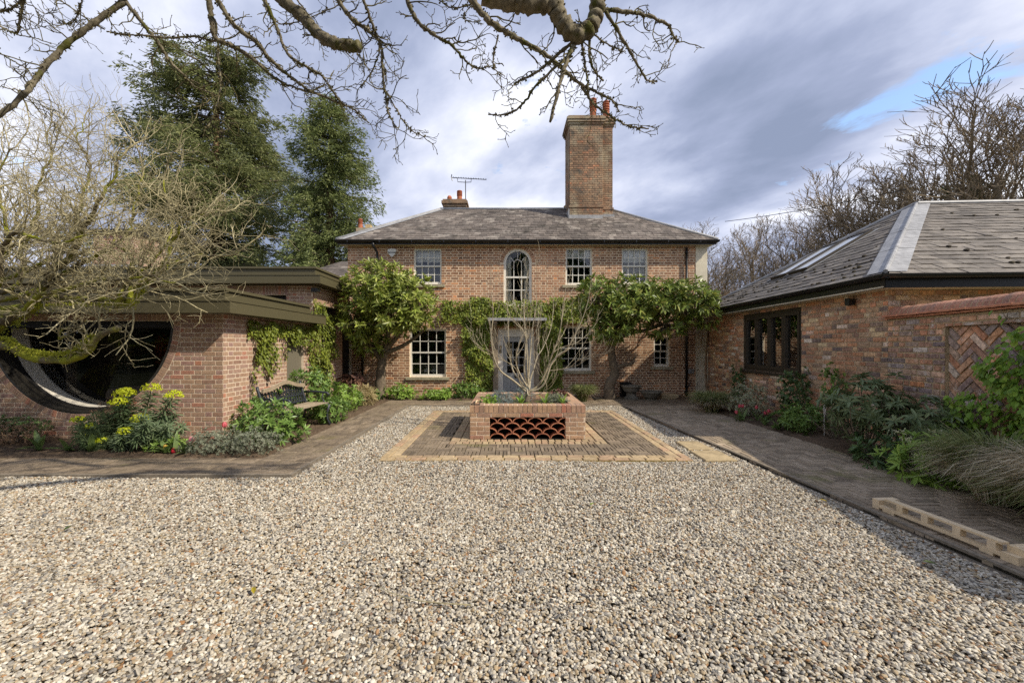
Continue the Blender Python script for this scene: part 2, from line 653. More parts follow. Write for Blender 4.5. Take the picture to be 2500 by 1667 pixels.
PCACHE = {}


def wear(M, amt_d, amt_r):
    return M


class Pieces:
    """collects like pieces; the largest in view become objects, the rest one mesh"""

    def __init__(self):
        self.s = []

    def add(self, poly, M, t, ch=.004, jit=.002, tilt=0.0):
        if len(poly) < 3 or abs(poly_area(poly)) < 2e-4:
            return
        self.s.append((poly, M, t + rnd.uniform(-jit, jit), ch, tilt))

    def place(self, name, mat, parent, limit=300, score=None, rest_name=None):
        sc = []
        for i, (poly, M, t, ch, tilt) in enumerate(self.s):
            cx = sum(p[0] for p in poly) / len(poly)
            cy = sum(p[1] for p in poly) / len(poly)
            w = M @ Vector((cx, cy, t))
            s = -1.0
            if w.y > 0.3:
                u = U0 + F * w.x / w.y
                v = V0 - F * (w.z - EYE) / w.y
                nrm = (M.to_3x3() @ Vector((0, 0, 1)))
                face = abs(nrm.dot((Vector((0, 0, EYE)) - w).normalized()))
                if -5 < u < 2505 and -5 < v < 1672:
                    s = abs(poly_area(poly)) * face / (w.y * w.y)
                    if score:
                        s *= score(w, u, v)
            sc.append((s, i))
        sc.sort(key=lambda a: -a[0])
        single = {i for s, i in sc[:limit] if s > 0}
        rest = MB()
        for i, (poly, M, t, ch, tilt) in enumerate(self.s):
            vs, fs, c = piece_geo(poly, round(t, 3), ch)
            Mi = M @ Matrix.Translation((c[0], c[1], 0))
            if tilt:
                Mi = Mi @ Matrix.Rotation(rnd.gauss(0, tilt), 4, 'X') @ Matrix.Rotation(rnd.gauss(0, tilt), 4, 'Y')
            if i in single:
                key = (mat.name, round(t, 3), tuple((round(a[0], 3), round(a[1], 3)) for a in vs[:len(poly)]))
                me = PCACHE.get(key)
                if me is None:
                    me = bpy.data.meshes.new(name)
                    me.from_pydata(vs, [], fs)
                    me.materials.append(mat)
                    PCACHE[key] = me
                o = bpy.data.objects.new(name, me)
                o.matrix_world = Mi
                COL.objects.link(o)
                o.parent = parent
                o.matrix_parent_inverse = Matrix.Translation(-WLOC.get(parent.name, Vector()))
            else:
                rest.add([Mi @ Vector(p) for p in vs], fs, rnd.random())
        if rest.v:
            o = rest.build(rest_name or name, mat, parent)
            o["kind"] = "stuff"


def frame(origin, xdir, ydir):
    x = Vector(xdir).normalized()
    y = Vector(ydir).normalized()
    z = x.cross(y).normalized()
    M = Matrix.Identity(4)
    for i in range(3):
        M[i][0], M[i][1], M[i][2], M[i][3] = x[i], y[i], z[i], origin[i]
    return M


def sub_rect(r, o):
    x0, x1, y0, y1 = r
    a0, a1, b0, b1 = o
    if a1 <= x0 or a0 >= x1 or b1 <= y0 or b0 >= y1:
        return [r]
    out = []
    if a0 - x0 > .02:
        out.append((x0, a0, y0, y1))
    if x1 - a1 > .02:
        out.append((a1, x1, y0, y1))
    m0, m1 = max(x0, a0), min(x1, a1)
    if b0 - y0 > .02:
        out.append((m0, m1, y0, b0))
    if y1 - b1 > .02:
        out.append((m0, m1, b1, y1))
    return out


def bond_rects(Ln, Ht, bond='flemish', course=.075, mortar=.012, jit=.003, z_start=0.0, s_len=.215, h_len=.1025):
    out = []
    k = 0
    z = z_start
    while z < Ht - .02:
        z1 = min(z + course - mortar, Ht)
        if bond == 'flemish':
            per = s_len + h_len + .02
            seq = [s_len, h_len]
            off = -(per / 2) * (k % 2) - .1
        elif bond == 'random':
            seq = None
            off = -rnd.uniform(0, .2)
        else:
            seq = [s_len]
            off = -(s_len + .01) / 2 * (k % 2)
        x = off
        i = 0
        while x < Ln:
            if seq:
                w = seq[i % len(seq)]
            else:
                w = rnd.choice((.215, .215, .205, .225, .105, .1)) + rnd.uniform(-.01, .01)
            a, b = max(x, 0), min(x + w, Ln)
            if b - a > .025:
                j = rnd.uniform(-jit, jit)
                out.append((a + (rnd.uniform(0, jit)), b - rnd.uniform(0, jit), z + rnd.uniform(0, jit), z1 + j * .5))
            x += w + mortar
            i += 1
        z += course
        k += 1
    return out


def brick_wall(P, M, Ln, Ht, openings=(), circles=(), t=.01, depth=.012, **kw):
    """bricks standing `depth` proud of the mortar plane at local z=0"""
    for r in bond_rects(Ln, Ht, **kw):
        rs = [r]
        for o in openings:
            rs = [q for x in rs for q in sub_rect(x, o)]
        for q in rs:
            poly = rect(*q)
            ok = True
            for cx, cy, rr, half in circles:     # half: 'low' = only below cy, 'high' = above
                mx, my = (q[0] + q[1]) / 2 - cx, (q[2] + q[3]) / 2 - cy
                if (half == 'low' and my > .02) or (half == 'high' and my < -.02):
                    continue
                if max(math.hypot(x - cx, y - cy) for x, y in poly) < rr:
                    ok = False
                    break
                if min(math.hypot(x - cx, y - cy) for x, y in poly) < rr:
                    d = math.hypot(mx, my) + 1e-9
                    poly = clip_poly(poly, mx / d, my / d, rr + (mx * cx + my * cy) / d)
                    if len(poly) < 3 or poly_area(poly) < 4e-4:
                        ok = False
                        break
            if ok:
                P.add(poly, M, depth, ch=min(.004, depth * .6), jit=min(.0025, depth * .3), tilt=.004)


def solid_wall(mb, M, Ln, Ht, thick, openings=(), circles=()):
    """mortar body of a wall with real openings; local z from -thick to 0"""
    xs = {0.0, Ln}
    for a, b, c, d in openings:
        xs |= {max(0, a), min(Ln, b)}
    for cx, cy, rr, half in circles:
        for i in range(49):
            xs.add(cx + rr * -math.cos(math.pi * i / 48))
    xs = sorted(x for x in xs if -1e-6 <= x <= Ln + 1e-6)
    for a, b in zip(xs[:-1], xs[1:]):
        if b - a < 1e-5:
            continue
        m = (a + b) / 2
        solid = [((0, 0), (Ht, Ht))]
        cuts = []
        for o in openings:
            if o[0] < m < o[1]:
                cuts.append(((o[2], o[2]), (o[3], o[3])))
        for cx, cy, rr, half in circles:
            if abs(m - cx) < rr:
                ha = math.sqrt(max(0, rr * rr - (a - cx) ** 2))
                hb = math.sqrt(max(0, rr * rr - (b - cx) ** 2))
                if half == 'low':
                    cuts.append(((cy - ha, cy - hb), (cy, cy)))
                else:
                    cuts.append(((cy, cy), (cy + ha, cy + hb)))
        cuts.sort(key=lambda c: c[0][0])
        z = (0.0, 0.0)
        for lo, hi in cuts:
            if lo[0] - z[0] > 1e-4 or lo[1] - z[1] > 1e-4:
                mb.prism([(a, z[0]), (b, z[1]), (b, lo[1]), (a, lo[0])], M, -thick, 0)
            z = hi
        if Ht - z[0] > 1e-4:
            mb.prism([(a, z[0]), (b, z[1]), (b, Ht), (a, Ht)], M, -thick, 0)


def herringbone(x0, x1, y0, y1, L_, W_, g=.006):
    out = []
    jn0, jn1 = int((y0 - L_) / W_) - 2, int((y1 + L_) / W_) + 2
    for j in range(jn0, jn1):
        y = j * W_
        k0 = int((x0 - j * W_) / (2 * L_)) - 2
        k1 = int((x1 - j * W_) / (2 * L_)) + 2
        for k in range(k0, k1 + 1):
            x = j * W_ + 2 * L_ * k
            out.append(rect(x + g / 2, x + L_ - g / 2, y + g / 2, y + W_ - g / 2))
            xv = x + L_
            out.append(rect(xv + g / 2, xv + W_ - g / 2, y - L_ + W_ + g / 2, y + W_ - g / 2))
    return [p for p in out if p[1][0] > x0 and p[0][0] < x1 and p[2][1] > y0 and p[0][1] < y1]

# =================================================================== THE SETTING
def struct(o, kind='structure'):
    o["kind"] = kind
    return o


def ground_sheet():
    mb = MB()
    xs = [-400, -120, -40, -14, -7, 0, 7, 14, 40, 120, 400]
    ys = [-200, -60, -15, 0, 8, 16, 30, 60, 120, 300, 600]
    vs = [(x, y, -.06) for y in ys for x in xs]
    n = len(xs)
    fs = [(j * n + i, j * n + i + 1, (j + 1) * n + i + 1, (j + 1) * n + i) for j in range(len(ys) - 1) for i in range(n - 1)]
    mb.add(vs, fs)
    struct(mb.build('ground', M_ground))
    g = MB()
    g.box(-14, 6, -8, 10.3, -.05, -.004)
    struct(g.build('gravel_bed', M_gravel_base))


ground_sheet()

PATH_L = -2.47


def right_edge(y):
    return 2.80 + (10.2 - y) * .061


def gravel():
    pts = []
    n0 = 700000
    Y = rng.uniform(1.25, 10.25, n0)
    X = rng.uniform(-6.8, 3.5, n0)
    dens = np.interp(Y, [1.3, 2.2, 3.2, 4.5, 7, 10], [8600, 8000, 6800, 5000, 3600, 3100])
    sel = rng.random(n0) < dens / (n0 / (10.3 * 9.0)) * (1 + .12 * np.sin(X * 1.7 + Y) * np.sin(Y * 2.3))
    X, Y = X[sel], Y[sel]
    lo = np.interp(Y, [1.3, 4, 10], [.0058, .0066, .0082])
    hi = np.interp(Y, [1.3, 4, 10], [.0132, .0140, .0162])
    S = lo + (hi - lo) * rng.beta(1.6, 2.6, len(X))
    re = 2.80 + (10.2 - Y) * .061 - .03
    keep = (X < re) & ((Y < 4.64) | (X > PATH_L + .035))
    keep &= ~((X > -1.70) & (X < 2.42) & (Y > 5.31) & (Y < 9.43))
    keep &= ~((X > 2.56) & (X < 2.92) & (Y > 5.26) & (Y < 6.33) & (np.abs(Y - 5.795) > .035))
    keep &= Y < 10.22
    # only where a camera near the photograph's could look
    keep &= np.abs(X) < 1.45 * Y + .8
    X, Y, S = X[keep], Y[keep], S[keep]
    n = len(X)
    low = np.sin(X * 2.1 + 1.3 * np.sin(Y * 1.4)) * .006 + np.sin(Y * 2.9 + X) * .005
    Z = low + rng.uniform(0, .016, n)
    me = bpy.data.meshes.new('gravel')
    me.vertices.add(n)
    me.vertices.foreach_set('co', np.stack([X, Y, Z], 1).astype(np.float32).ravel())
    big = rng.random(n) < .006
    S = np.where(big, S * 2.0, S)
    sc = np.stack([S * rng.uniform(.95, 1.55, n), S * rng.uniform(.75, 1.1, n), S * rng.uniform(.35, .75, n)], 1)
    sc[big, 2] *= .45
    rot = np.stack([rng.normal(0, .38, n), rng.normal(0, .38, n), rng.uniform(0, 6.28, n)], 1)
    for nm, arr in (('pebble_scale', sc), ('pebble_turn', rot)):
        a = me.attributes.new(nm, 'FLOAT_VECTOR', 'POINT')
        a.data.foreach_set('vector', arr.astype(np.float32).ravel())
    a = me.attributes.new('tone', 'FLOAT', 'POINT')
    a.data.foreach_set('value', rng.random(n).astype(np.float32))
    o = bpy.data.objects.new('gravel', me)
    link(o)
    tag(o, 'pale mixed pebble gravel covering the courtyard in front of the house', 'gravel', kind='stuff')
    # material with colour per pebble
    m = ramp_mat('pebble', [(0, (0.539, 0.486, 0.381)), (.2, (0.423, 0.365, 0.272)), (.34, (0.683, 0.633, 0.527)), (.46, (0.243, 0.210, 0.159)), (.58, (0.386, 0.290, 0.167)), (.70, (0.162, 0.152, 0.138)),
                            (.82, (0.503, 0.455, 0.368)), (.91, (0.098, 0.098, 0.096)), (.96, (0.323, 0.170, 0.067)), (1, (0.539, 0.491, 0.384))], rough=.6, spec=.3, noise=(140, .18), big=(.9, .08), bump=None, rand=False)
    for nd in m.node_tree.nodes:
        if nd.bl_idname == 'ShaderNodeAttribute':
            nd.attribute_type = 'INSTANCER'
    g = bpy.data.node_groups.new('pebbles', 'GeometryNodeTree')
    g.interface.new_socket('Geometry', in_out='INPUT', socket_type='NodeSocketGeometry')
    g.interface.new_socket('Geometry', in_out='OUTPUT', socket_type='NodeSocketGeometry')
    N, L = g.nodes, g.links
    gi = N.new('NodeGroupInput')
    go = N.new('NodeGroupOutput')
    ico = N.new('GeometryNodeMeshIcoSphere')
    ico.inputs['Radius'].default_value = 1.0
    ico.inputs['Subdivisions'].default_value = 2
    noi = N.new('ShaderNodeTexNoise')
    noi.inputs['Scale'].default_value = .9
    noi.inputs['Detail'].default_value = 1
    sub = N.new('ShaderNodeVectorMath')
    sub.operation = 'SUBTRACT'
    sub.inputs[1].default_value = (.5, .5, .5)
    L.new(noi.outputs['Color'], sub.inputs[0])
    scl = N.new('ShaderNodeVectorMath')
    scl.operation = 'SCALE'
    scl.inputs['Scale'].default_value = .9
    L.new(sub.outputs[0], scl.inputs[0])
    sp = N.new('GeometryNodeSetPosition')
    L.new(ico.outputs['Mesh'], sp.inputs['Geometry'])
    L.new(scl.outputs[0], sp.inputs['Offset'])
    sh = N.new('GeometryNodeSetShadeSmooth')
    L.new(sp.outputs[0], sh.inputs[0])
    sm = N.new('GeometryNodeSetMaterial')
    sm.inputs['Material'].default_value = m
    L.new(sh.outputs[0], sm.inputs['Geometry'])
    iop = N.new('GeometryNodeInstanceOnPoints')
    L.new(gi.outputs[0], iop.inputs['Points'])
    L.new(sm.outputs[0], iop.inputs['Instance'])
    for nm, sock in (('pebble_scale', 'Scale'), ('pebble_turn', 'Rotation')):
        na = N.new('GeometryNodeInputNamedAttribute')
        na.data_type = 'FLOAT_VECTOR'
        na.inputs['Name'].default_value = nm
        L.new(na.outputs['Attribute'], iop.inputs[sock])
    L.new(iop.outputs[0], go.inputs[0])
    md = o.modifiers.new('pebbles', 'NODES')
    md.node_group = g
    me.materials.append(m)


gravel()


def paving(name, regions, mat, Lb=.2, Wb=.05, z=.0, rot=0.0, top=.03, gap=.009):
    """a path: mortar body and herringbone pavers clipped to convex regions"""
    body = MB()
    root = None
    P = Pieces()
    I4 = Matrix.Identity(4)
    for reg in regions:
        body.prism(reg, I4, z - .03, z + top - .013)
        x0, x1 = min(p[0] for p in reg), max(p[0] for p in reg)
        y0, y1 = min(p[1] for p in reg), max(p[1] for p in reg)
        if rot:
            c, s = math.cos(rot), math.sin(rot)
            rr = max(x1 - x0, y1 - y0) * .75
            mx, my = (x0 + x1) / 2, (y0 + y1) / 2
            polys = herringbone(-rr, rr, -rr, rr, Lb, Wb)
            polys = [[(mx + c * x - s * y, my + s * x + c * y) for x, y in p] for p in polys]
        else:
            polys = herringbone(x0, x1, y0, y1, Lb, Wb, gap)
        for p in polys:
            q = clip_convex(p, reg)
            if len(q) >= 3 and poly_area(q) > 1.2e-3:
                P.add(q, Matrix.Translation((0, 0, z)), top, ch=.004, jit=.0025, tilt=.008)
    root = body.build(name, M_joint)
    struct(root)
    P.place('paver', mat, root, 300)
    return root


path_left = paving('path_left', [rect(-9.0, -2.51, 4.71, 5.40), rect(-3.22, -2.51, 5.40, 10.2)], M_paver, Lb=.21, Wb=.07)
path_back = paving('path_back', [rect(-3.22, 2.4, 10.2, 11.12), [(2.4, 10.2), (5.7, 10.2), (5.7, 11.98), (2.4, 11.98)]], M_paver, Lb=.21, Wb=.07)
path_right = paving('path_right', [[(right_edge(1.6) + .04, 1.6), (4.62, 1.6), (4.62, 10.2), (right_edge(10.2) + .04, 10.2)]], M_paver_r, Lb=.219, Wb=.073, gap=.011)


def edging():
    # raised kerb along the gravel: lengths butted end to end
    def run(a, b, w, parent):
        a, b = Vector(a), Vector(b)
        d = (b - a)
        n = max(1, int(d.length / .6))
        for i in range(n):
            p, q = a + d * (i / n), a + d * ((i + 1) / n)
            M = frame((p.x, p.y, 0), (q - p), Vector((-(q - p).y, (q - p).x, 0)))
            mb = MB()
            ln = (q - p).length
            mb.prism(rect(.003, ln - .003, 0, w), M, -.03, .037 + rnd.uniform(-.002, .002))
            o = mb.build('kerb_stone', M_edging, parent)
    run((-9.0, 4.67, 0), (-2.51, 4.67, 0), .038, path_left)
    run((-2.47, 4.67, 0), (-2.47, 10.2, 0), .038, path_left)
    run((-2.47, 10.16, 0), (right_edge(10.16), 10.16, 0), .038, path_back)
    run((right_edge(10.16) + .04, 10.16, 0), (right_edge(1.6) + .04, 1.6, 0), .04, path_right)


edging()


def patch():
    x0, x1, y0, y1 = -1.69, 2.41, 5.32, 9.42
    b = MB()
    b.box(x0, x1, y0, y1, -.03, .012)
    root = b.build('patio', M_sett_joint)
    struct(root)
    b2 = MB()
    b2.box(x0 + .23, x1 - .23, y0 + .23, y1 - .23, .010, .0135)
    b2.build('joint_bed', M_joint, root)
    P = Pieces()
    T = Matrix.Translation((0, 0, 0))
    # outer ring and inner ring of yellow setts
    def ring(a0, a1, c0, c1, w, ln):
        for (p0, p1, fixed, horiz) in ((a0, a1, c0, True), (a0, a1, c1 - w, True), (c0 + w, c1 - w, a0, False), (c0 + w, c1 - w, a1 - w, False)):
            n = round((p1 - p0) / ln)
            st = (p1 - p0) / n
            for i in range(n):
                s, e = p0 + i * st + rnd.uniform(.004, .009), p0 + (i + 1) * st - rnd.uniform(.004, .009)
                f0, f1 = fixed + rnd.uniform(.003, .008), fixed + w - rnd.uniform(.003, .008)
                P.add(rect(s, e, f0, f1) if horiz else rect(f0, f1, s, e), T, .028, ch=.007, jit=.003, tilt=.012)
    ring(x0, x1, y0, y1, .115, .2)
    ring(x0 + .115, x1 - .115, y0 + .115, y1 - .115, .115, .21)
    px0, px1, py0, py1 = -.60, 1.22, 6.49, 8.35
    ring(px0 - .30, px1 + .30, py0 - .30, py1 + .30, .15, .10)
    ring(px0 - .15, px1 + .15, py0 - .15, py1 + .15, .15, .105)
    P.place('sett', M_sett, root, 300)
    Q = Pieces()
    u = .2075
    nx = int((x1 - x0 - .46) / u)
    ny = int((y1 - y0 - .46) / u)
    ux, uy = (x1 - x0 - .46) / nx, (y1 - y0 - .46) / ny
    for i in range(nx):
        for j in range(ny):
            ax, ay = x0 + .23 + i * ux, y0 + .23 + j * uy
            for k in range(4):
                g = .0045
                if (i + j) % 2:
                    p = rect(ax + g, ax + ux - g, ay + k * uy / 4 + g, ay + (k + 1) * uy / 4 - g)
                else:
                    p = rect(ax + k * ux / 4 + g, ax + (k + 1) * ux / 4 - g, ay + g, ay + uy - g)
                for q in sub_rect((p[0][0], p[1][0], p[0][1], p[2][1]), (px0 - .304, px1 + .304, py0 - .304, py1 + .304)):
                    Q.add(rect(*q), T, .026, ch=.004, jit=.002, tilt=.008)
    Q.place('paver', M_paver, root, 300)


patch()


def slab(x0, x1, y0, y1, label, group=None, skew=0.0):
    mb = MB()
    poly = [(x0, y0), (x1 + rnd.uniform(-.01, .01), y0 + .01), (x1 - .01 + skew, y1), (x0 + .01 + skew, y1 - .01)]
    vs, fs, c = piece_geo(poly, .07, .008)
    mb.add([(a[0] + c[0], a[1] + c[1], a[2] - .03) for a in vs], fs)
    o = mb.build('stepping_stone', M_sandstone, None)
    tag(o, label, 'paving slab', group)


slab(2.57, 2.93, 5.83, 6.32, 'yellow sandstone slab in gravel beside the right path, nearer the house', 'sandstone slabs')
slab(2.54, 2.96, 5.26, 5.76, 'yellow sandstone slab in gravel beside the right path, nearer the camera', 'sandstone slabs')
slab(3.38, 4.4, 2.0, 2.62, 'broad yellow sandstone slab at the near end of the right path, below the timber frame', 'sandstone slabs')


def bed(name, poly, h=.05):
    x0, x1 = min(p[0] for p in poly), max(p[0] for p in poly)
    y0, y1 = min(p[1] for p in poly), max(p[1] for p in poly)
    st = .09
    mb = MB()
    nx, ny = int((x1 - x0) / st) + 1, int((y1 - y0) / st) + 1
    vs = []
    for j in range(ny + 1):
        for i in range(nx + 1):
            x, y = x0 + (x1 - x0) * i / nx, y0 + (y1 - y0) * j / ny
            e = min(i, nx - i, j, ny - j)
            z = (h if e > 0 else .0) + rnd.uniform(-.018, .022) * (e > 0) + .02 * math.sin(x * 3.1) * math.sin(y * 2.3)
            vs.append((x, y, z))
    fs = [(j * (nx + 1) + i, j * (nx + 1) + i + 1, (j + 1) * (nx + 1) + i + 1, (j + 1) * (nx + 1) + i) for j in range(ny) for i in range(nx)]
    mb.add(vs, fs)
    return struct(mb.build(name, M_soil, None, smooth=True))


bed('flower_bed_left', rect(-9.5, -3.225, 5.405, 6.57))
bed('flower_bed_bench', rect(-4.57, -3.225, 6.5, 11.1))
bed('flower_bed_house', rect(-4.57, 2.38, 11.13, 12.04), .06)
bed('flower_bed_right', rect(4.63, 5.9, 1.6, 11.8), .05)

# =================================================================== THE HOUSE
HY = 12.05


def hx(u):
    return (u - U0) * HY / F


def hz(v):
    return EYE - (v - V0) * HY / F


house = thing('house', (.5, HY, 0), 'two storey red brick house with hipped slate roof and sash windows behind the courtyard', 'house')
HX0, HX1, HTOP = -4.71, 5.52, 4.50
WINS = {
    'ul': (hx(1010), hx(1078), hz(694), hz(606)),
    'ur1': (hx(1381), hx(1446), hz(696), hz(605)),
    'ur2': (hx(1518), hx(1582), hz(694), hz(606)),
    'gl': (hx(1000), hx(1089), hz(920), hz(803)),
    'gr': (hx(1368), hx(1444), hz(905), hz(797)),
    'gs': (hx(1596), hx(1634), hz(895), hz(822)),
}
ARX, ARW, ARZ0, ARZ1 = hx(1264), (hx(1298.5) - hx(1229.5)) / 2, hz(747), hz(641)
DOOR = (hx(1216), hx(1304), 0.0, hz(802))


def build_house_walls():
    M = frame((HX0, HY, 0), (1, 0, 0), (0, 0, 1))
    Ln = HX1 - HX0
    ops = [(a - HX0, b - HX0, c, d) for a, b, c, d in WINS.values()]
    ops.append((DOOR[0] - HX0, DOOR[1] - HX0, DOOR[2], DOOR[3]))
    ops.append((ARX - ARW - HX0, ARX + ARW - HX0, ARZ0, ARZ1))
    circ = [(ARX - HX0, ARZ1, ARW, 'high')]
    mb = MB()
    solid_wall(mb, M, Ln, HTOP, .3, ops, circ)
    wall = mb.build('wall', M_house_mortar, house)
    P = Pieces()
    ring = [(ARX - HX0, ARZ1, ARW + .115, 'high')]
    ops2 = [(a - .0, b + .0, c, d) for a, b, c, d in ops]
    brick_wall(P, M, Ln, HTOP - .03, ops2, ring, depth=.003, bond='flemish', course=.0752, mortar=.0155, jit=.004)
    # arch headers round the stair window
    for i in range(22):
        a0 = math.pi * (i + .08) / 22
        a1 = math.pi * (i + .92) / 22
        c = (ARX - HX0, ARZ1)
        r0, r1 = ARW + .004, ARW + .107
        P.add([(c[0] + r0 * math.cos(a0), c[1] + r0 * math.sin(a0)), (c[0] + r1 * math.cos(a0), c[1] + r1 * math.sin(a0)),
               (c[0] + r1 * math.cos(a1), c[1] + r1 * math.sin(a1)), (c[0] + r0 * math.cos(a1), c[1] + r0 * math.sin(a1))], M, .004, ch=.002)

    def vis(w, u, v):
        return 1.0 if (600 < v < 735 and 1085 < u < 1700) else .3
    P.place('brick', M_house_brick, wall, 300, vis)
    # side, back and inner walls (closed body)
    mb = MB()
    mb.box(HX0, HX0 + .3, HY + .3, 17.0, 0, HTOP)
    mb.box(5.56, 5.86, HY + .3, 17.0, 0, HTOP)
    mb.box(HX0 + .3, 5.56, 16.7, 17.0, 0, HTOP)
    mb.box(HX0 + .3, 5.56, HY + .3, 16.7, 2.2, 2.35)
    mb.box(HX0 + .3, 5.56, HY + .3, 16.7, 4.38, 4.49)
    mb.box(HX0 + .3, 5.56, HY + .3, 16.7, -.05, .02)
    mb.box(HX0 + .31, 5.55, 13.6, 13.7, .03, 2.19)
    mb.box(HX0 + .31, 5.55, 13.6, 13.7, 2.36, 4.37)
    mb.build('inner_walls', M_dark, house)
    # cream rendered pier closing the right end
    mb = MB()
    mb.box(HX1, 5.86, HY - .015, HY + .3, 0, HTOP)
    mb.build('rendered_pier', M_cream, house)


build_house_walls()


def sash_window(key, rect_, rows, cols, blind=0.0, sill=True, frame_mat=None, parent=house, curtain=False):
    x0, x1, z0, z1 = rect_
    fm = frame_mat or M_cream_paint
    yf = HY + .055
    fw = .05
    mb = MB()
    mb.box(x0 - .01, x0 + fw, yf, yf + .1, z0, z1 - fw)
    mb.box(x1 - fw, x1 + .01, yf, yf + .1, z0, z1 - fw)
    mb.box(x0 - .01, x1 + .01, yf, yf + .1, z1 - fw, z1 + .01)
    mb.box(x0 + fw, x1 - fw, yf, yf + .1, z0, z0 + .075)
    w = mb.build('window', fm, parent)
    gx0, gx1, gz0, gz1 = x0 + fw, x1 - fw, z0 + .075, z1 - fw
    rail = .045
    mid = gz0 + (gz1 - gz0) * .5
    sb = MB()
    zr = [gz0]
    hh = (gz1 - gz0 - rail) / rows
    # upper sash sits forward of the lower one
    panes = []
    bar = .02
    for s, (za, zb, yy) in enumerate(((gz0, mid - rail / 2, yf + .045), (mid + rail / 2, gz1, yf + .012))):
        nr = rows // 2
        cw = (gx1 - gx0) / cols
        rh = (zb - za) / nr
        for c in range(1, cols):
            sb.box(gx0 + c * cw - bar / 2, gx0 + c * cw + bar / 2, yy - .004, yy + .03, za, zb)
        for r in range(1, nr):
            for c in range(cols):
                sb.box(gx0 + c * cw + (bar / 2 if c else 0), gx0 + (c + 1) * cw - (bar / 2 if c < cols - 1 else 0), yy - .002, yy + .028, za + r * rh - bar / 2, za + r * rh + bar / 2)
        for r in range(nr):
            for c in range(cols):
                panes.append((gx0 + c * cw + bar / 2, gx0 + (c + 1) * cw - bar / 2, za + r * rh + bar / 2, za + (r + 1) * rh - bar / 2, yy + .014))
    sb.box(gx0, gx1, yf + .006, yf + .075, mid - rail / 2, mid + rail / 2)
    sb.build('glazing_bars', fm, w)
    gm = M_glass if z1 < 2.4 else M_glass_sky
    for a, b, c, d, yy in panes:
        g = MB()
        tl = rnd.uniform(-.003, .003)
        g.add([(a, yy + tl, c), (b, yy - tl, c), (b, yy - tl, d), (a, yy + tl, d), (a, yy + tl + .003, c), (b, yy - tl + .003, c), (b, yy - tl + .003, d), (a, yy + tl + .003, d)],
              [(0, 1, 2, 3), (7, 6, 5, 4)])
        g.build('pane', gm, w)
    if blind:
        g = MB()
        nseg = 24
        zb = gz1 - (gz1 - gz0) * blind
        vs = []
        for i in range(nseg + 1):
            x = gx0 + (gx1 - gx0) * i / nseg
            sag = .03 * abs(math.sin(i / nseg * math.pi * 3)) if key == 'ul' else 0
            for z, y in ((gz1 + .02, 0), (zb - sag, .012 * math.sin(i * 1.7))):
                vs.append((x, yf + .125 + y, z))
        fs = [(2 * i, 2 * i + 1, 2 * i + 3, 2 * i + 2) for i in range(nseg)]
        g.add(vs, fs)
        g.build('blind', M_blind, w, smooth=True)
    if sill:
        s = MB()
        s.box(x0 - .1, x1 + .1, HY - .055, HY + .052, z0 - .085, z0 - .004)
        s.build('sill', M_stone_sill, w)
    return w


sash_window('ul', WINS['ul'], 4, 4, .33)
sash_window('ur1', WINS['ur1'], 4, 4, .24)
sash_window('ur2', WINS['ur2'], 4, 4, .36)
sash_window('gl', WINS['gl'], 4, 4)
sash_window('gr', WINS['gr'], 4, 4)
sash_window('gs', WINS['gs'], 4, 2)


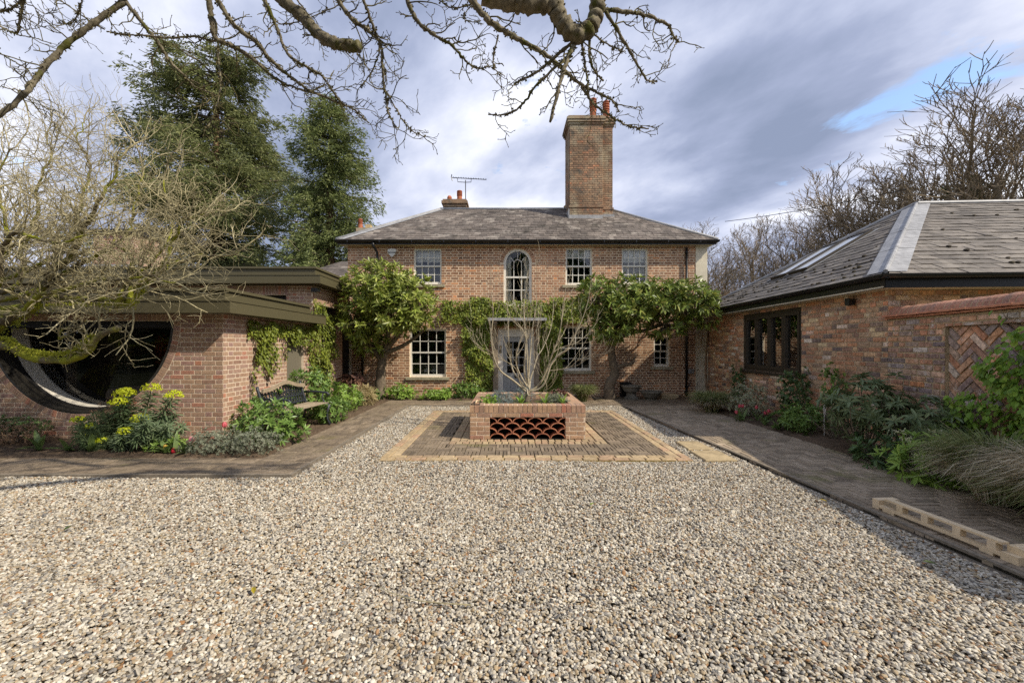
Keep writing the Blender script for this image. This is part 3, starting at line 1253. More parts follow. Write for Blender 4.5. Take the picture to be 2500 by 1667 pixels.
def arched_window():
    yf = HY + .05
    n = 24

    def band(mb, r0, r1, y0, y1, zb, cz=ARZ1, cx=ARX):
        prof = [(cx - r1, zb)] + [(cx - r1 * math.cos(math.pi * i / n), cz + r1 * math.sin(math.pi * i / n)) for i in range(n + 1)] + [(cx + r1, zb)]
        prof2 = [(cx - r0, zb)] + [(cx - r0 * math.cos(math.pi * i / n), cz + r0 * math.sin(math.pi * i / n)) for i in range(n + 1)] + [(cx + r0, zb)]
        vs = []
        for (a, b), (c, d) in zip(prof, prof2):
            vs += [(a, y0, b), (c, y0, d), (c, y1, d), (a, y1, b)]
        fs = []
        for i in range(len(prof) - 1):
            for j in range(4):
                fs.append((i * 4 + j, i * 4 + (j + 1) % 4, (i + 1) * 4 + (j + 1) % 4, (i + 1) * 4 + j))
        mb.add(vs, fs)
    mb = MB()
    band(mb, ARW - .075, ARW + .004, yf, yf + .1, ARZ0 + .10)
    mb.box(ARX - ARW, ARX + ARW, yf - .01, yf + .1, ARZ0, ARZ0 + .099)
    w = mb.build('window', M_cream_paint, house, label='tall arched stair window')
    ri = ARW - .075
    sb = MB()
    zm = hz(676)
    sb.box(ARX - ri, ARX + ri, yf + .01, yf + .07, zm - .024, zm + .024)
    for k in (-1, 1):
        sb.box(ARX + k * ri / 3 - .011, ARX + k * ri / 3 + .011, yf + .035, yf + .06, ARZ0 + .1, zm - .024)
        sb.box(ARX + k * ri / 3 - .010, ARX + k * ri / 3 + .010, yf + .012, yf + .035, zm + .024, ARZ1 - .02)
        pts = [(ARX + k * (ri / 3 + (ri * .38) * (1 - math.cos(a))), yf + .022, ARZ1 - .02 + .33 * ri * 1.9 * math.sin(a) * .8) for a in np.linspace(0, 1.35, 8)]
        sb.tube(pts, .010, 5)
    zq = (ARZ0 + .1 + zm) / 2
    sb.box(ARX - ri, ARX + ri, yf + .037, yf + .058, zq - .011, zq + .011)
    pts = [(ARX - ri / 3 * math.cos(a), yf + .022, ARZ1 - .02 + ri / 3 * math.sin(a)) for a in np.linspace(0, math.pi, 12)]
    sb.tube(pts, .010, 5)
    sb.tube([(ARX, yf + .022, ARZ1 - .02 + ri / 3), (ARX, yf + .022, ARZ1 + ri)], .010, 5)
    sb.build('glazing_bars', M_cream_paint, w)
    # panes
    edges = [-ri, -ri / 3, ri / 3, ri]
    for k in range(3):
        a, b = ARX + edges[k], ARX + edges[k + 1]
        for z0, z1 in ((ARZ0 + .1, zq), (zq, zm)):
            g = MB()
            g.add([(a, yf + .048, z0), (b, yf + .048, z0), (b, yf + .048, z1), (a, yf + .048, z1)], [(0, 1, 2, 3)])
            g.build('pane', M_glass_sky, w)
        top = [(a + (b - a) * i / 8) for i in range(9)]
        vs = [(x, yf + .024, zm) for x in top] + [(x, yf + .024, ARZ1 + math.sqrt(max(0, ri * ri - (x - ARX) ** 2))) for x in top]
        g = MB()
        g.add(vs, [(i, i + 1, 10 + i, 9 + i) for i in range(8)])
        g.build('pane', M_glass_sky, w)
    for k in (-1, 1):
        g = MB()
        vs = []
        ns = 18
        for i in range(ns + 1):
            t = i / ns
            x = ARX + k * (ri * 1.05 - ri * .5 * t)
            y = yf + .16 + .02 * math.sin(i * 1.9)
            vs += [(x, y, ARZ0 + .02), (x, y, ARZ1 + ri * .85 * math.sqrt(max(.02, 1 - (1 - .45 * t) ** 2)))]
        g.add(vs, [(2 * i, 2 * i + 2, 2 * i + 3, 2 * i + 1) for i in range(ns)])
        g.build('curtain', M_curtain, w, smooth=True)


arched_window()


def front_door():
    x0, x1 = DOOR[0], DOOR[1]
    zt = DOOR[3]
    y = HY + .06
    a, b = hx(1228), hx(1292)
    mb = MB()
    mb.box(x0, a, y, y + .12, 0, zt)
    mb.box(b, x1, y, y + .12, 0, zt)
    mb.box(a, b, y, y + .12, hz(822), zt)
    fr = mb.build('door_frame', M_cream_paint, house)
    zt = hz(822)
    gx0, gx1, gz0, gz1 = hx(1238), hx(1281), hz(911), hz(834)
    yd = y + .03
    d = MB()
    d.box(a + .003, gx0, yd, yd + .05, .03, zt - .004)
    d.box(gx1, b - .003, yd, yd + .05, .03, zt - .004)
    d.box(gx0, gx1, yd, yd + .05, .03, gz0)
    d.box(gx0, gx1, yd, yd + .05, gz1, zt - .004)
    door = d.build('door', M_grey_door, house, label='grey front door with twelve glass panes')
    # grooved lower panel
    for i in range(5):
        p = MB()
        w = (gx1 - gx0) / 5
        p.box(gx0 + i * w + .005, gx0 + (i + 1) * w - .005, yd - .012, yd - .001, .18, hz(926))
        p.build('panel_board', M_grey_door, door)
    sb = MB()
    cw, rh = (gx1 - gx0) / 3, (gz1 - gz0) / 4
    for c in (1, 2):
        sb.box(gx0 + c * cw - .012, gx0 + c * cw + .012, yd + .006, yd + .04, gz0, gz1)
    for r in (1, 2, 3):
        for c in range(3):
            sb.box(gx0 + c * cw + (.012 if c else 0), gx0 + (c + 1) * cw - (.012 if c < 2 else 0), yd + .008, yd + .038, gz0 + r * rh - .012, gz0 + r * rh + .012)
    sb.build('glazing_bars', M_grey_door, door)
    for c in range(3):
        for r in range(4):
            g = MB()
            q = [gx0 + c * cw + .012, gx0 + (c + 1) * cw - .012, gz0 + r * rh + .012, gz0 + (r + 1) * rh - .012]
            g.add([(q[0], yd + .022, q[2]), (q[1], yd + .022, q[2]), (q[1], yd + .022, q[3]), (q[0], yd + .022, q[3])], [(0, 1, 2, 3)])
            g.build('pane', M_glass, door)
    l = MB()
    l.box(hx(1256), hx(1270), yd - .008, yd - .0005, hz(923), hz(916))
    l.build('letter_plate', M_dark_frame, door)
    # oak posts, brackets and lead canopy
    for s, (p0, p1) in enumerate(((hx(1204), hx(1215.5)), (hx(1304.5), hx(1316)))):
        o = MB()
        o.box(p0, p1, HY - .1, HY - .012, 0, hz(822))
        o.build('post', M_oak, house)
        br = MB()
        br.box(p0 + .01, p1 - .01, HY - .42, HY - .012, hz(792), hz(786))
        br.tube([((p0 + p1) / 2, HY - .38, hz(793)), ((p0 + p1) / 2, HY - .2, hz(806)), ((p0 + p1) / 2, HY - .06, hz(824))], .045, 6)
        br.build('bracket', M_oak, house, label='dark curved timber bracket')
    c = MB()
    c.box(hx(1193), hx(1331), HY - .5, HY - .012, hz(785), hz(778.5))
    c.build('canopy', M_lead, house)
    st = MB()
    st.box(x0 - .05, x1 + .05, HY - .28, HY + .05, -.02, .055)
    st.build('doorstep', M_stone_sill, house)
    pl = MB()
    pl.box(hx(1219.5), hx(1224.5), y - .012, y - .001, hz(862), hz(843))
    pl.build('door_plate', M_dark_frame, fr)


front_door()

# roof --------------------------------------------------------------
EY, EZ = 11.82, 4.56
RY, RZ = 14.27, 6.25
RX0, RX1 = -2.35, 3.49
EX0, EX1 = -4.95, 6.06
BY = 2 * RY - EY


def house_roof():
    mb = MB()
    v = [(EX0, EY, EZ), (EX1, EY, EZ), (EX1, BY, EZ), (EX0, BY, EZ), (RX0, RY, RZ), (RX1, RY, RZ)]
    lo = [(a, b, c - .07) for a, b, c in v[:4]]
    mb.add(v + lo, [(0, 1, 5, 4), (1, 2, 5), (2, 3, 4, 5), (3, 0, 4), (6, 9, 8, 7), (0, 6, 7, 1), (1, 7, 8, 2), (2, 8, 9, 3), (3, 9, 6, 0)])
    roof = mb.build('roof', M_slate, house)
    sl = Vector((0, RY - EY, RZ - EZ))
    M = frame((EX0, EY, EZ + .004), (1, 0, 0), sl)
    Ls = sl.length
    tri = [(0, -.05), (EX1 - EX0, -.05), (RX1 - EX0, Ls), (RX0 - EX0, Ls)]
    P = Pieces()
    ex = .17
    k = 0
    y = -.05
    while y < Ls:
        x = -(.12 if k % 2 else 0)
        while x < EX1 - EX0:
            w = .215 + rnd.uniform(-.02, .02)
            q = clip_convex(rect(x + .003, x + w - .003, y + rnd.uniform(-.004, .004), y + ex + .05), tri)
            if len(q) >= 3 and poly_area(q) > .004:
                Mt = M @ Matrix.Translation((0, y, .010)) @ Matrix.Rotation(-.045, 4, 'X') @ Matrix.Translation((0, -y, 0))
                P.add(q, Mt, .009, ch=.002, jit=.003, tilt=.010)
            x += w
        y += ex
        k += 1

    P.place('slate', M_slate, roof, 300)
    # ridge and hips
    h = MB()
    h.tube([(RX0, RY, RZ + .02), (RX1, RY, RZ + .02)], .055, 8)
    h.tube([(EX0, EY, EZ + .02), (RX0, RY, RZ + .02)], .05, 8)
    h.tube([(RX1, RY, RZ + .02), (EX1, EY, EZ + .02)], .05, 8)
    h.build('ridge', M_lead, roof, smooth=True)
    f = MB()   # pale flashing along the left hip
    d = (Vector((RX0, RY, RZ)) - Vector((EX0, EY, EZ)))
    s = Vector((1, 0, 0)) * .18
    o0 = Vector((0, -.012, .032))
    a, b = Vector((EX0, EY, EZ)) + o0, Vector((RX0, RY, RZ)) + o0
    f.add([a, a + s * 1.3, b + s, b], [(0, 1, 2, 3)])
    f.build('hip_flashing', M_lead, roof)
    # soffit, gutter
    g = MB()
    g.box(EX0 + .06, EX1 - .06, EY + .05, HY - .002, HTOP - .045, HTOP - .012)
    g.box(EX0 + .06, EX0 + .24, HY + .002, BY - .1, HTOP - .045, HTOP - .012)
    g.box(5.87, EX1 - .06, HY + .002, BY - .1, HTOP - .045, HTOP - .012)
    g.build('soffit', M_cream, house)
    gt = MB()
    n = 8
    prof = [(-.062 * math.cos(math.pi * i / n), -.062 * math.sin(math.pi * i / n)) for i in range(n + 1)]
    prof2 = [(x * .9, y * .9) for x, y in prof]
    ring = prof + prof2[::-1]
    Mx = frame((EX0 - .02, EY - .035, EZ - .008), (0, 1, 0), (0, 0, 1))
    gt.prism(ring, Mx, 0, EX1 - EX0 + .04)
    gt.box(EX0 + .02, EX1 - .02, EY + .03, EY + .05, HTOP - .06, EZ - .075)
    for x in np.arange(EX0 + .35, EX1, .92):
        gt.box(x - .012, x + .012, EY - .101, EY - .098, EZ - .09, EZ - .005)
    gt.build('gutter', M_black, house)


house_roof()


def downpipes():
    x = hx(918)
    p = MB()
    p.tube([(x, EY - .03, EZ - .06), (x, EY - .03, EZ - .16), (x + .06, HY - .09, 4.24), (x + .065, HY - .075, 4.1), (x + .065, HY - .075, 2.9)], .036, 8)
    p.tube([(x - .37, HY - .075, 2.9), (x - .37, HY - .075, .05)], .036, 8)
    p.tube([(x + .065, HY - .075, 2.92), (x - .37, HY - .075, 2.9)], .034, 8)
    p.build('downpipe', M_black, house, smooth=True)
    x = hx(1674)
    p = MB()
    p.tube([(x, HY - .06, hz(606)), (x, HY - .06, .06)], .036, 8)
    for z in (4.25, 2.7, .95):
        p.tube([(x, HY - .06, z - .03), (x, HY - .06, z + .03)], .048, 8)
    p.build('downpipe', M_black, house, smooth=True)


downpipes()


def chimney_brickwork(P, x0, x1, y0, y1, z0, z1, front=True, sides=True, **kw):
    M = frame((x0, y0, z0), (1, 0, 0), (0, 0, 1))
    brick_wall(P, M, x1 - x0, z1 - z0, depth=.010, **kw)
    if sides:
        M = frame((x0, y1, z0), (0, -1, 0), (0, 0, 1))
        brick_wall(P, M, y1 - y0, z1 - z0, depth=.010, **kw)
        M = frame((x1, y0, z0), (0, 1, 0), (0, 0, 1))
        brick_wall(P, M, y1 - y0, z1 - z0, depth=.010, **kw)


def pot(c, r, h, mat, parent, rings=4, slots=True):
    mb = MB()
    prof = [(0, 0), (r * 1.1, 0), (r * 1.0, h * .12), (r * .86, h * .5)]
    z = h * .5
    for k in range(rings):
        dz = h * .42 / rings
        prof += [(r * .98, z + dz * .15), (r * 1.0, z + dz * .55), (r * .72, z + dz * .7), (r * .72, z + dz)]
        z += dz
    prof += [(r * .95, z), (r * .9, h * .96), (r * .5, h), (0, h)]
    mb.lathe(prof, c, 14)
    mb.build('pot', mat, parent, smooth=False)


def big_chimney():
    Y = 13.46
    x0 = (1391 - U0) * Y / F
    xm = (1471 - U0) * (Y + .0) / F
    x1 = (1496 - U0) * (Y + .12) / F
    z0, z1 = 5.3, 8.78
    mb = MB()
    mb.box(x0, xm, Y, Y + 1.0, z0, z1)
    mb.box(xm, x1, Y + .14, Y + .86, z0, z1)
    c = mb.build('chimney', M_chim_mortar, house, label='tall weathered brick chimney with two terracotta pots')
    P = Pieces()
    chimney_brickwork(P, x0, xm, Y, Y + 1.0, z0, z1, bond='flemish', course=.072, mortar=.011)
    M = frame((xm, Y + .14, z0), (1, 0, 0), (0, 0, 1))
    brick_wall(P, M, x1 - xm, z1 - z0, depth=.010, bond='stretcher', course=.072, mortar=.011)
    P.place('brick', M_chim_brick, c, 120, lambda w, u, v: 1.0)
    cap = MB()
    for i, (e, a, b) in enumerate(((.035, 8.78, 8.85), (.075, 8.85, 8.93), (.10, 8.93, 9.0), (.05, 9.0, 9.06))):
        cap.box(x0 - e, xm + e, Y - e, Y + 1.0 + e, a, b - .004)
        cap.box(xm + e + .002, x1 + e, Y + .14 - e, Y + .86 + e, a, b - .004)
    e = .03
    cap.box(x0 - e, xm + e, Y - e, Y + 1 + e, 6.05, 6.12)
    cap.box(xm + e + .002, x1 + e, Y + .14 - e, Y + .86 + e, 6.05 - .03, 6.09)
    rr = random.Random(4)
    for i in range(26):
        x = x0 + (x1 - x0) * rr.random()
        yy = Y + .08 + .7 * rr.random()
        cap.lathe([(0.0, .07 * rr.random() + .03), (.07, .03), (.11, -.01)], (x, yy, 9.06), 6)
    cap.build('cap', M_chim_brick, c)
    f = MB()
    f.box(x0 - .03, xm + .01, Y - .035, Y - .013, 5.62, 5.80)
    f.box(xm + .012, x1 + .05, Y + .105, Y + .127, 5.66, 5.87)
    f.box(x0 - .05, x0 - .014, Y - .03, Y + .6, 5.62, 6.0)
    f.build('flashing', M_lead, c)
    pot(((1448 - U0) * 13.9 / F, 13.9, 9.02), .125, .88, M_pot, c, 4)
    pot(((1479.5 - U0) * 13.8 / F, 13.8, 8.95), .125, .80, M_pot, c, 4)


big_chimney()


def small_chimneys():
    Y = 14.45
    x0, x1 = (1081 - U0) * Y / F, (1139 - U0) * Y / F
    mb = MB()
    mb.box(x0 + .03, x1 - .03, Y, Y + .6, 5.9, 6.42)
    c = mb.build('chimney', M_chim_mortar, house, label='low brick chimney on the ridge with two pots')
    P = Pieces()
    chimney_brickwork(P, x0 + .03, x1 - .03, Y, Y + .6, 5.9, 6.42, bond='flemish', course=.072, mortar=.011)
    P.place('brick', M_chim_brick, c, 40)
    cap = MB()
    cap.box(x0, x1, Y - .03, Y + .63, 6.42, 6.52)
    cap.box(x0 - .04, x1 + .04, Y - .07, Y + .67, 6.52, 6.62)
    cap.box(x0, x1, Y - .03, Y + .63, 6.62, 6.68)
    cap.build('cap', M_chim_brick, c)
    pot(((1122 - U0) * 14.7 / F, 14.7, 6.66), .10, .42, M_pot, c, 4)
    # hooded low pot
    h = MB()
    cx = (1097.5 - U0) * 14.7 / F
    h.lathe([(0, 0), (.085, 0), (.08, .12), (.085, .14), (.085, .17), (.06, .22), (0, .25)], (cx, 14.7, 6.66), 12)
    h.build('pot', M_pot, c, label='short hooded terracotta pot')
    b = MB()
    cx = (1382 - U0) * 14.6 / F
    prof = [(0, 0), (.085, 0)]
    for k in range(5):
        prof += [(.09, .06 * k + .015), (.09, .06 * k + .04), (.065, .06 * k + .05), (.065, .06 * k + .06)]
    prof += [(.05, .31), (0, .32)]
    b.lathe(prof, (cx, 14.6, 6.2), 12)
    b.box(cx - .12, cx + .12, 14.48, 14.72, 5.9, 6.2)
    b.build('pot', M_pot_buff, house, label='buff ribbed pot just left of the tall chimney')


small_chimneys()

# rear wing with its own stack, left of and behind the house
rear = thing('rear_wing', (-6.4, 15.5, 0), 'low slate roofed rear wing behind the left end of the house', 'house wing')


def rear_wing():
    mb = MB()
    mb.box(-7.8, -4.98, 13.4, 18.5, 0, 3.45)
    mb.build('wall', M_house_mortar, rear)
    r_ = MB()
    r_.add([(-7.9, 13.2, 3.45), (-4.98, 13.2, 3.45), (-4.98, 18.5, 3.45), (-7.9, 18.5, 3.45), (-4.98, 15.8, 4.75), (-6.4, 15.8, 4.75)],
           [(0, 1, 4, 5), (0, 5, 3), (3, 5, 4, 2), (1, 2, 4), (3, 2, 1, 0)])
    roof = r_.build('roof', M_slate, rear)
    P = Pieces()
    a = Vector((-7.9, 13.2, 3.46))
    up = Vector((0, 2.6, 1.3))
    M = frame(a, (1, 0, 0), up)
    reg = [(0, 0), (2.92, 0), (2.92, up.length), (1.5, up.length)]
    y, k = 0, 0
    while y < up.length:
        x = -.1 * (k % 2)
        while x < 2.92:
            q = clip_convex(rect(x + .003, x + .217, y, y + .22), reg)
            if len(q) > 2 and poly_area(q) > .004:
                P.add(q, M @ Matrix.Translation((0, y, .010)) @ Matrix.Rotation(-.045, 4, 'X') @ Matrix.Translation((0, -y, 0)), .009, ch=.002, tilt=.01)
            x += .22
        y += .17
        k += 1
    P.place('slate', M_slate, roof, 100)
    Y = 16.4
    c = MB()
    c.box((869 - U0) * Y / F, (905 - U0) * Y / F, Y, Y + .5, 4.2, (V0 - 556) * Y / F + EYE)
    ch = c.build('chimney', M_chim_brick, rear)
    pot(((880 - U0) * 16.6 / F, 16.6, (V0 - 556) * Y / F + EYE), .09, .42, M_pot, ch, 4)
    b = MB()
    b.box((890 - U0) * Y / F, (902 - U0) * Y / F, Y + .1, Y + .4, (V0 - 556) * Y / F + EYE, (V0 - 546) * Y / F + EYE)
    b.build('buff_block', M_pot_buff, ch)


rear_wing()


def aerial():
    Y = 14.9
    base = px(1137, 512, Y)
    t = thing('tv_aerial', base, 'thin black television aerial on a pole beside the low chimney', 'aerial')
    m = MB()
    m.tube([px(1137, 520, Y), px(1136.5, 440, Y)], .017, 6)
    m.build('pole', M_black, t)
    b = MB()
    b.tube([px(1103, 434, Y), px(1187.5, 438.8, Y)], .014, 5)
    b.tube([px(1117, 435, Y), px(1117.5, 444.5, Y), px(1136, 445.5, Y), px(1150, 445, Y), px(1150.5, 437, Y)], .012, 5)
    b.build('boom', M_black, t)
    for i in range(14):
        u = 1108 + i * 6.05
        v = 434.3 + i * .33
        e = MB()
        p = px(u, v, Y)
        e.tube([p + Vector((0, -.12, -.012)), p + Vector((0, .12, .03))], .009, 4)
        e.build('element', M_black, t)
    r_ = MB()
    r_.tube([px(1103, 426, Y), px(1102, 433, Y), px(1104.5, 441.5, Y)], .016, 5)
    r_.build('reflector', M_black, t)


aerial()


def alarm_box():
    Y = HY - .04
    t = thing('alarm_box', px(957.5, 617, Y), 'white shield shaped burglar alarm box high on the left of the house wall', 'alarm box')
    out = [(947, 610), (950.5, 608.6), (957.5, 607.6), (964.5, 608.6), (968, 610), (967.3, 616), (964.5, 621.5), (957, 628.5), (950.5, 621.5), (947.8, 616)]
    poly = [((u - U0) * Y / F, EYE - (v - V0) * Y / F) for u, v in out][::-1]
    M = frame((0, Y + .02, 0), (1, 0, 0), (0, 0, 1))
    mb = MB()
    mb.prism(poly, M, 0, .06)
    mb.build('case', M_white_paint, t)
    cu = bpy.data.curves.new('lettering', 'FONT')
    cu.body = 'BANHAM'
    cu.align_x = 'CENTER'
    cu.align_y = 'CENTER'
    cu.size = .052
    cu.extrude = .001
    cu.offset = .0012
    tmp = bpy.data.objects.new('lettering', cu)
    COL.objects.link(tmp)
    dg = bpy.context.evaluated_depsgraph_get()
    me = bpy.data.meshes.new_from_object(tmp.evaluated_get(dg))
    bpy.data.objects.remove(tmp)
    me.materials.clear()
    me.materials.append(M_blackmat)
    o = bpy.data.objects.new('lettering', me)
    o.location = px(957.5, 616.6, Y - .043)
    o.rotation_euler = (R(90), 0, 0)
    link(o, t)


alarm_box()


def meter_and_sundries():
    mb = MB()
    mb.box(hx(1677), hx(1691), HY - .09, HY - .014, hz(911), hz(902))
    mb.box(hx(1676), hx(1692), HY - .1, HY - .014, hz(902) + .002, hz(900))
    tag(mb.build('meter_box', plain('grey_plastic', (.2, .2, .2), .5)), 'small grey cable box low on the right end of the house wall', 'cable box')
    mb = MB()
    mb.box(5.56, 5.80, HY - .1, HY - .06, .05, 1.15)  # added panel, standing for the shaded lower part of the pier
    mb.box(5.803, 5.86, HY - .12, HY - .05, .0, 1.18)
    tag(mb.build('pier_shade_panel', M_cream), 'made up cream panel with post, standing for the shaded lower part of the rendered pier', 'panel')
    for u, nm in ((1057, 'left'), (1074, 'right')):
        mb = MB()
        c = px(u - 19.5 + 0, 900, HY + .35)
        prof = [(.085 * math.sin(a), -.085 * math.cos(a)) for a in np.linspace(0.02, math.pi - .02, 10)]
        mb.lathe(prof, (c.x + .05, c.y, hz(920) + .16), 14)
        o = mb.build('patterned_ball', ramp_mat('ball_' + nm, [(0, (.55, .55, .56))], rough=.3, spec=.5, noise=(70, .9), big=None, bump=None), None, smooth=True)
        tag(o, 'patterned grey ceramic ball behind the lower left sash window, the %s one' % nm, 'ornament', 'ceramic balls in the window')
    mb = MB()
    mb.box((-4.3), (-1.1), HY + .34, HY + .6, hz(920) - .06, hz(920) + .075)
    mb.build('window_shelf', M_dark, house)


meter_and_sundries()

# =================================================================== LEFT EXTENSION
ext = thing('brick_extension', (-5.5, 6.6, 0), 'modern brick extension with stepped bronze flat roofs and a half round window', 'house extension')
WX = -4.573          # plane of the wall that faces the courtyard
WY = 6.58            # front wall
VY = 9.60            # front wall of the taller block


def extension():
    body = MB()
    P = Pieces()
    # front wall with the half-round window
    X0 = -10.6
    M = frame((X0, WY, 0), (1, 0, 0), (0, 0, 1))
    Ln = WX - X0
    cx, cz, rr = -6.86 - X0, 1.904, 1.492
    solid_wall(body, M, Ln, 2.02, .24, [], [(cx, cz, rr, 'low')])
    soldier = (cx - rr - .112, cx + rr + .0, cz + .004, 2.02)
    brick_wall(P, M, Ln, 2.02, [soldier], [(cx, cz, rr + .118, 'low')], depth=.004, bond='flemish', course=.0748, mortar=.0115, jit=.003)
    x = cx - rr
    while x < cx + rr - .03:
        P.add(rect(x + .005, x + .070, cz + .008, 2.012), M, .005, ch=.002)
        x += .0752
    n = 62
    for i in range(n):
        a0 = math.pi + math.pi * (i + .07) / n
        a1 = math.pi + math.pi * (i + .93) / n
        r0, r1 = rr + .004, rr + .106
        P.add([(cx + r0 * math.cos(a0), cz + r0 * math.sin(a0)), (cx + r1 * math.cos(a0), cz + r1 * math.sin(a0)),
               (cx + r1 * math.cos(a1), cz + r1 * math.sin(a1)), (cx + r0 * math.cos(a1), cz + r0 * math.sin(a1))], M, .005, ch=.002)
    # courtyard wall, low part then tall part
    M2 = frame((WX, WY, 0), (0, 1, 0), (0, 0, 1))
    L1 = VY - WY
    ops = [(8.47 - WY, 9.17 - WY, .02, 1.86)]
    solid_wall(body, M2 @ Matrix.Translation((.242, 0, 0)), L1 - .242, 2.02, .24, [(a - .242, b - .242, c, d) for a, b, c, d in ops])
    brick_wall(P, M2, L1, 2.02, ops, depth=.004, bond='flemish', course=.0748, mortar=.0115)
    M3 = frame((WX, VY, 0), (0, 1, 0), (0, 0, 1))
    L2 = HY - VY - .01
    ops3 = [(.40, .98, .02, 2.0), (1.70, 2.37, .02, 2.0), (.12, 2.32, 2.06, 2.5)]
    solid_wall(body, M3 @ Matrix.Translation((.242, 0, 0)), L2 - .242, 2.92, .24, [(a - .242, b - .242, c, d) for a, b, c, d in ops3])
    brick_wall(P, M3, L2, 2.92, ops3 + [(0, L2, 2.5, 2.72)], depth=.004, bond='flemish', course=.0748, mortar=.0115)
    x = .0
    while x < L2 - .05:
        P.add(rect(x + .005, x + .068, 2.508, 2.715), M3, .005, ch=.002)
        x += .0752
    # front of the tall block above the low roof
    X0b = -12.5
    M4 = frame((X0b, VY, 2.0), (1, 0, 0), (0, 0, 1))
    Lb = WX - X0b
    strip = (Lb - 3.4, Lb - .62, .32, .70)
    solid_wall(body, M4, Lb, .92, .24, [strip])
    brick_wall(P, M4, Lb, .92, [strip, (0, Lb - .62, .70, .92)], depth=.004, bond='flemish', course=.0748, mortar=.0115)
    x = Lb - 6
    while x < Lb - .64:
        P.add(rect(x + .005, x + .070, .708, .912), M4, .005, ch=.002)
        x += .0752
    # back and far walls, floor, roof decks
    body.box(-12.5, -12.26, VY + .24, 13.6, 0, 2.92)
    body.box(-12.26, WX - .24, 13.4, 13.6, 0, 2.92)
    body.box(-10.6, -10.36, WY + .24, VY - .002, 0, 2.02)
    wall = body.build('wall', M_new_mortar, ext)

    P.place('brick', M_new_brick, wall, 300, lambda w, u, v: 1.0 if u > 400 else .5)
    fl = MB()
    fl.box(-12.2, WX - .25, WY + .25, 13.3, -.02, .03)
    fl.build('floor', M_dark, ext)
    ib = MB()
    ib.box(-12.2, WX - .25, 11.6, 11.7, .04, 2.9)
    ib.build('inner_wall', M_dark, ext)
    c = MB()
    c.box(-8.16, -7.72, 8.4, 8.8, .04, 2.0)
    c.build('column', plain('grey_column', (.24, .22, .19), .8), ext)
    c = MB()
    c.box(-7.5, -6.1, 7.7, 8.2, .04, .62)
    c.build('dark_cabinet', M_blackmat, ext)
    c = MB()
    c.lathe([(0, 0), (.12, .02), (.2, .25), (.17, .55), (.1, .8), (0, .85)], (-7.75, 9.2, .95), 12)
    c.build('red_hanging', plain('dim_red', (.32, .04, .03), .8), ext, smooth=True)
    # window in the half circle: black ring, frame, glass, grey inner reveal
    def ring(r0, r1, y0, y1, mat, name, par, m=48):
        g = MB()
        vs = []
        for i in range(m + 1):
            a = math.pi + math.pi * i / m
            ca, sa = math.cos(a), math.sin(a)
            C = (-6.86, 1.904)
            vs += [(C[0] + r1 * ca, y0, C[1] + r1 * sa), (C[0] + r0 * ca, y0, C[1] + r0 * sa), (C[0] + r0 * ca, y1, C[1] + r0 * sa), (C[0] + r1 * ca, y1, C[1] + r1 * sa)]
        fs = [(i * 4 + j, i * 4 + (j + 1) % 4, (i + 1) * 4 + (j + 1) % 4, (i + 1) * 4 + j) for i in range(m) for j in range(4)]
        fs += [(3, 2, 1, 0), (m * 4, m * 4 + 1, m * 4 + 2, m * 4 + 3)]
        g.add(vs, fs)
        return g.build(name, mat, par)
    M_ring = plain('window_metal', (.03, .027, .022), .4, .5, (60, .1), None)
    win = ring(1.455, 1.490, WY - .004, WY + .10, M_ring, 'window', ext)
    win["label"] = 'half round window with deep dark metal reveal'
    ring(1.425, 1.46, WY + .102, WY + .17, M_ring, 'frame', win)
    ring(1.415, 1.45, WY + .172, WY + .235, M_blackmat, 'inner_frame', win)
    ring(1.42, 1.48, WY + .237, WY + .50, plain('grey_reveal', (.62, .58, .50), .7, .3), 'reveal', win)
    h = MB()
    h.box(-6.86 - 1.45, -6.86 + 1.45, WY + .02, WY + .50, 1.80, 1.903)
    h.build('head', M_blackmat, win)
    g = MB()
    m = 40
    vs = [(-6.86 + 1.405 * math.cos(math.pi + math.pi * i / m), WY + .47, min(1.80, 1.904 + 1.405 * math.sin(math.pi + math.pi * i / m))) for i in range(m + 1)]
    g.add(vs, [tuple(range(m + 1))])
    g.build('pane', glass_mat('dark_glass', .8, 1.2), win)
    # openings in the courtyard wall
    d = MB()
    d.box(WX - .1, WX - .05, 8.475, 9.165, .03, 1.855)
    d.build('door', M_grey_panel, ext, label='plain grey panel door half hidden by climber')
    for a, b in ((10.0, 10.58), (11.3, 11.97)):
        d = MB()
        d.box(WX - .12, WX - .07, a + .005, b - .005, .03, 1.995)
        d.build('door', M_blackmat, ext)
    d = MB()
    d.box(WX - .16, WX - .12, VY + .13, VY + 2.31, 2.065, 2.495)
    d.build('clerestory_window', M_blackmat, ext)
    d = MB()
    d.box(WX - 3.39, WX - .625, VY + .1, VY + .14, 2.325, 2.695)
    d.build('strip_window', M_blackmat, ext)

    # stepped flat roofs clad in bronze panels
    def fascia(x0, x1, y0, y1, z0, z1, name, parent, step=2.6):
        """clad edge of a roof: front run and right-hand run made of panels, closed by a deck"""
        n = max(1, round((x1 - x0) / step))
        for i in range(n):
            a, b = x0 + (x1 - x0) * i / n, x0 + (x1 - x0) * (i + 1) / n
            q = MB()
            q.box(a + .002, b - (.002 if i < n - 1 else 0), y0, y0 + .02, z0, z1)
            q.build('fascia_panel', M_bronze, parent)
        n = max(1, round((y1 - y0) / step))
        for i in range(n):
            a, b = y0 + .02 + (y1 - y0 - .02) * i / n, y0 + .02 + (y1 - y0 - .02) * (i + 1) / n
            q = MB()
            q.box(x1 - .02, x1, a + .002, b - .002, z0, z1)
            q.build('fascia_panel', M_bronze, parent)
